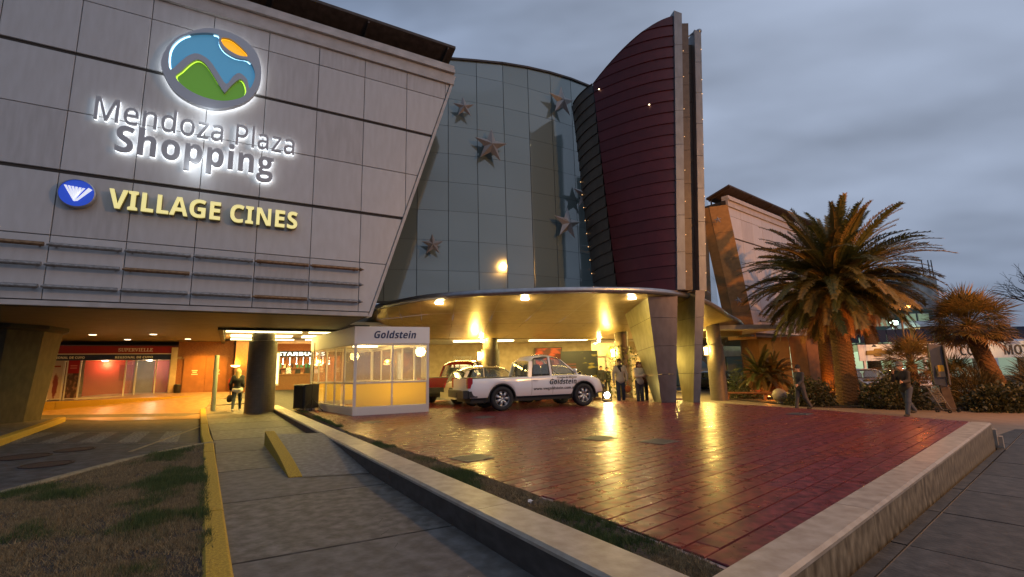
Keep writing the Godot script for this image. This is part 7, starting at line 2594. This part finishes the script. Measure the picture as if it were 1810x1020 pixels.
	bare_tree("large bare tree against the sky at the right edge", V(57.0, -0.45, -50), 11.5, 71, 0.42)
	bare_tree("bare tree farther back, right of the fan palm crown", V(66, -0.45, -58), 12.0, 73, 0.45)
	bare_tree("thin bare tree beyond the right edge of the showroom", V(72, -0.45, -56), 13.0, 75, 0.45)
	# trees and houses on the other side, seen only as what the glass mirrors
	var l := thing("mast_light", "tall mast with two orange lamps far behind the palm trunks", "street lamp", V(24.4, -0.45, -30.2))
	var mg := G.new()
	mg.tube([V(0, 0, 0), V(0, 5.3, 0)], [0.07, 0.05], 8)
	mg.tube([V(-0.6, 5.25, 0), V(0.5, 5.35, 0)], [0.03, 0.03], 6)
	obj("mast", mg, mats.grate, l)
	for x in [-0.55, 0.45]:
		obj("lamp", boxg(V(x, 5.3, 0.06), V(0.3, 0.12, 0.2)), mats.lamp_orange, l)
	omni("mast_lamp", V(-0.05, 5.1, 0.3), Color(1.0, 0.5, 0.14), 5.0, 0.15, l)
	for e in [[39.4, 5.4, -50.0, "white yard floodlight glaring right of the third palm trunk"], [33.3, 5.3, -50.0, "white yard floodlight glaring left of the third palm trunk"]]:
		var f := thing("yard_light", e[3], "floodlight", V(e[0], 0, e[2]))
		obj("mast", boxg(V(0, (e[1] - 0.5) / 2, -0.1), V(0.1, e[1] + 0.5, 0.1)), mats.grate, f)
		var lg := G.new()
		lg.lathe([Vector2(0, -0.3), Vector2(0.3, -0.2), Vector2(0.36, 0.1), Vector2(0, 0.3)], 12, Transform3D(Basis(), V(0, e[1], 0.2)))
		obj("lamp", lg, mats.lamp_cool, f)
		omni("yard_glow", V(0, e[1], 0.8), Color(0.85, 1.0, 0.85), 14.0, 0.3, f)

func lamp_post(label: String, at: Vector3, h: float, arm: Vector3, e: float) -> void:
	var o := thing("street_lamp", label, "street lamp", at)
	var g := G.new()
	g.tube([V(0, -0.3, 0), V(0, h * 0.5, 0), V(0, h, 0), V(0, h + 0.25, 0) + arm * 0.3, V(0, h + 0.3, 0) + arm], [0.11, 0.085, 0.06, 0.05, 0.045], 12)
	obj("pole", g, mats.fascia, o)
	var c := V(0, h + 0.24, 0) + arm
	var hd := G.new()
	hd.lathe([Vector2(0.05, 0.12), Vector2(0.2, 0.08), Vector2(0.26, 0.0), Vector2(0.24, 0.0)], 14, Transform3D(Basis(), c))
	obj("head", hd, mats.grate, o)
	var lg := G.new()
	lg.lathe([Vector2(0, -0.12), Vector2(0.14, -0.08), Vector2(0.19, 0.0), Vector2(0, 0.03)], 14, Transform3D(Basis(), c - UP * 0.02))
	var lamp := obj("lamp", lg, mats.lamp_orange, o)
	omni("sodium_lamp", c - UP * 0.04, Color(1.0, 0.72, 0.36), e, 0.22, lamp)

func street_lamps() -> void:
	lamp_post("orange street lamp outside the frame on the right, mirrored in the glass wall", V(14.6, -0.35, -4.4), 10.6, V(-0.9, 0, -0.6), 120.0)
	var f := thing("added_floodlight", "added orange floodlight on an unseen mast outside the frame on the right, aimed at the palms", "floodlight", V(23.0, -0.45, -7.0))
	var g := G.new()
	g.tube([Vector3.ZERO, V(0, 7.6, 0)], [0.1, 0.07], 12)
	obj("mast", g, mats.grate, f)
	var aim := V(-7.0, -3.4, -20.5).normalized()
	var x := aim.cross(UP).normalized()
	var b := Basis(x, x.cross(aim), -aim)
	var hd := G.new()
	hd.box(V(0, 7.7, 0) - aim * 0.02, V(0.5, 0.42, 0.2), b)
	obj("housing", hd, mats.dark, f)
	var lg := G.new()
	lg.box(V(0, 7.7, 0) + aim * 0.09, V(0.44, 0.36, 0.01), b)
	obj("lamp", lg, mats.lamp_orange, f)
	var l := SpotLight3D.new()  # added spot with its unseen mast, cone kept off the left wing
	l.name = "flood_light"
	l.light_color = Color(1.0, 0.62, 0.26); l.light_energy = 330.0; l.light_size = 0.18; l.spot_angle = 44.0; l.spot_angle_attenuation = 0.6; l.spot_range = 90.0; l.spot_attenuation = 2.0; l.shadow_enabled = true
	l.transform = Transform3D(b, V(0, 7.7, 0) + aim * 0.3)
	f.add_child(l, true)
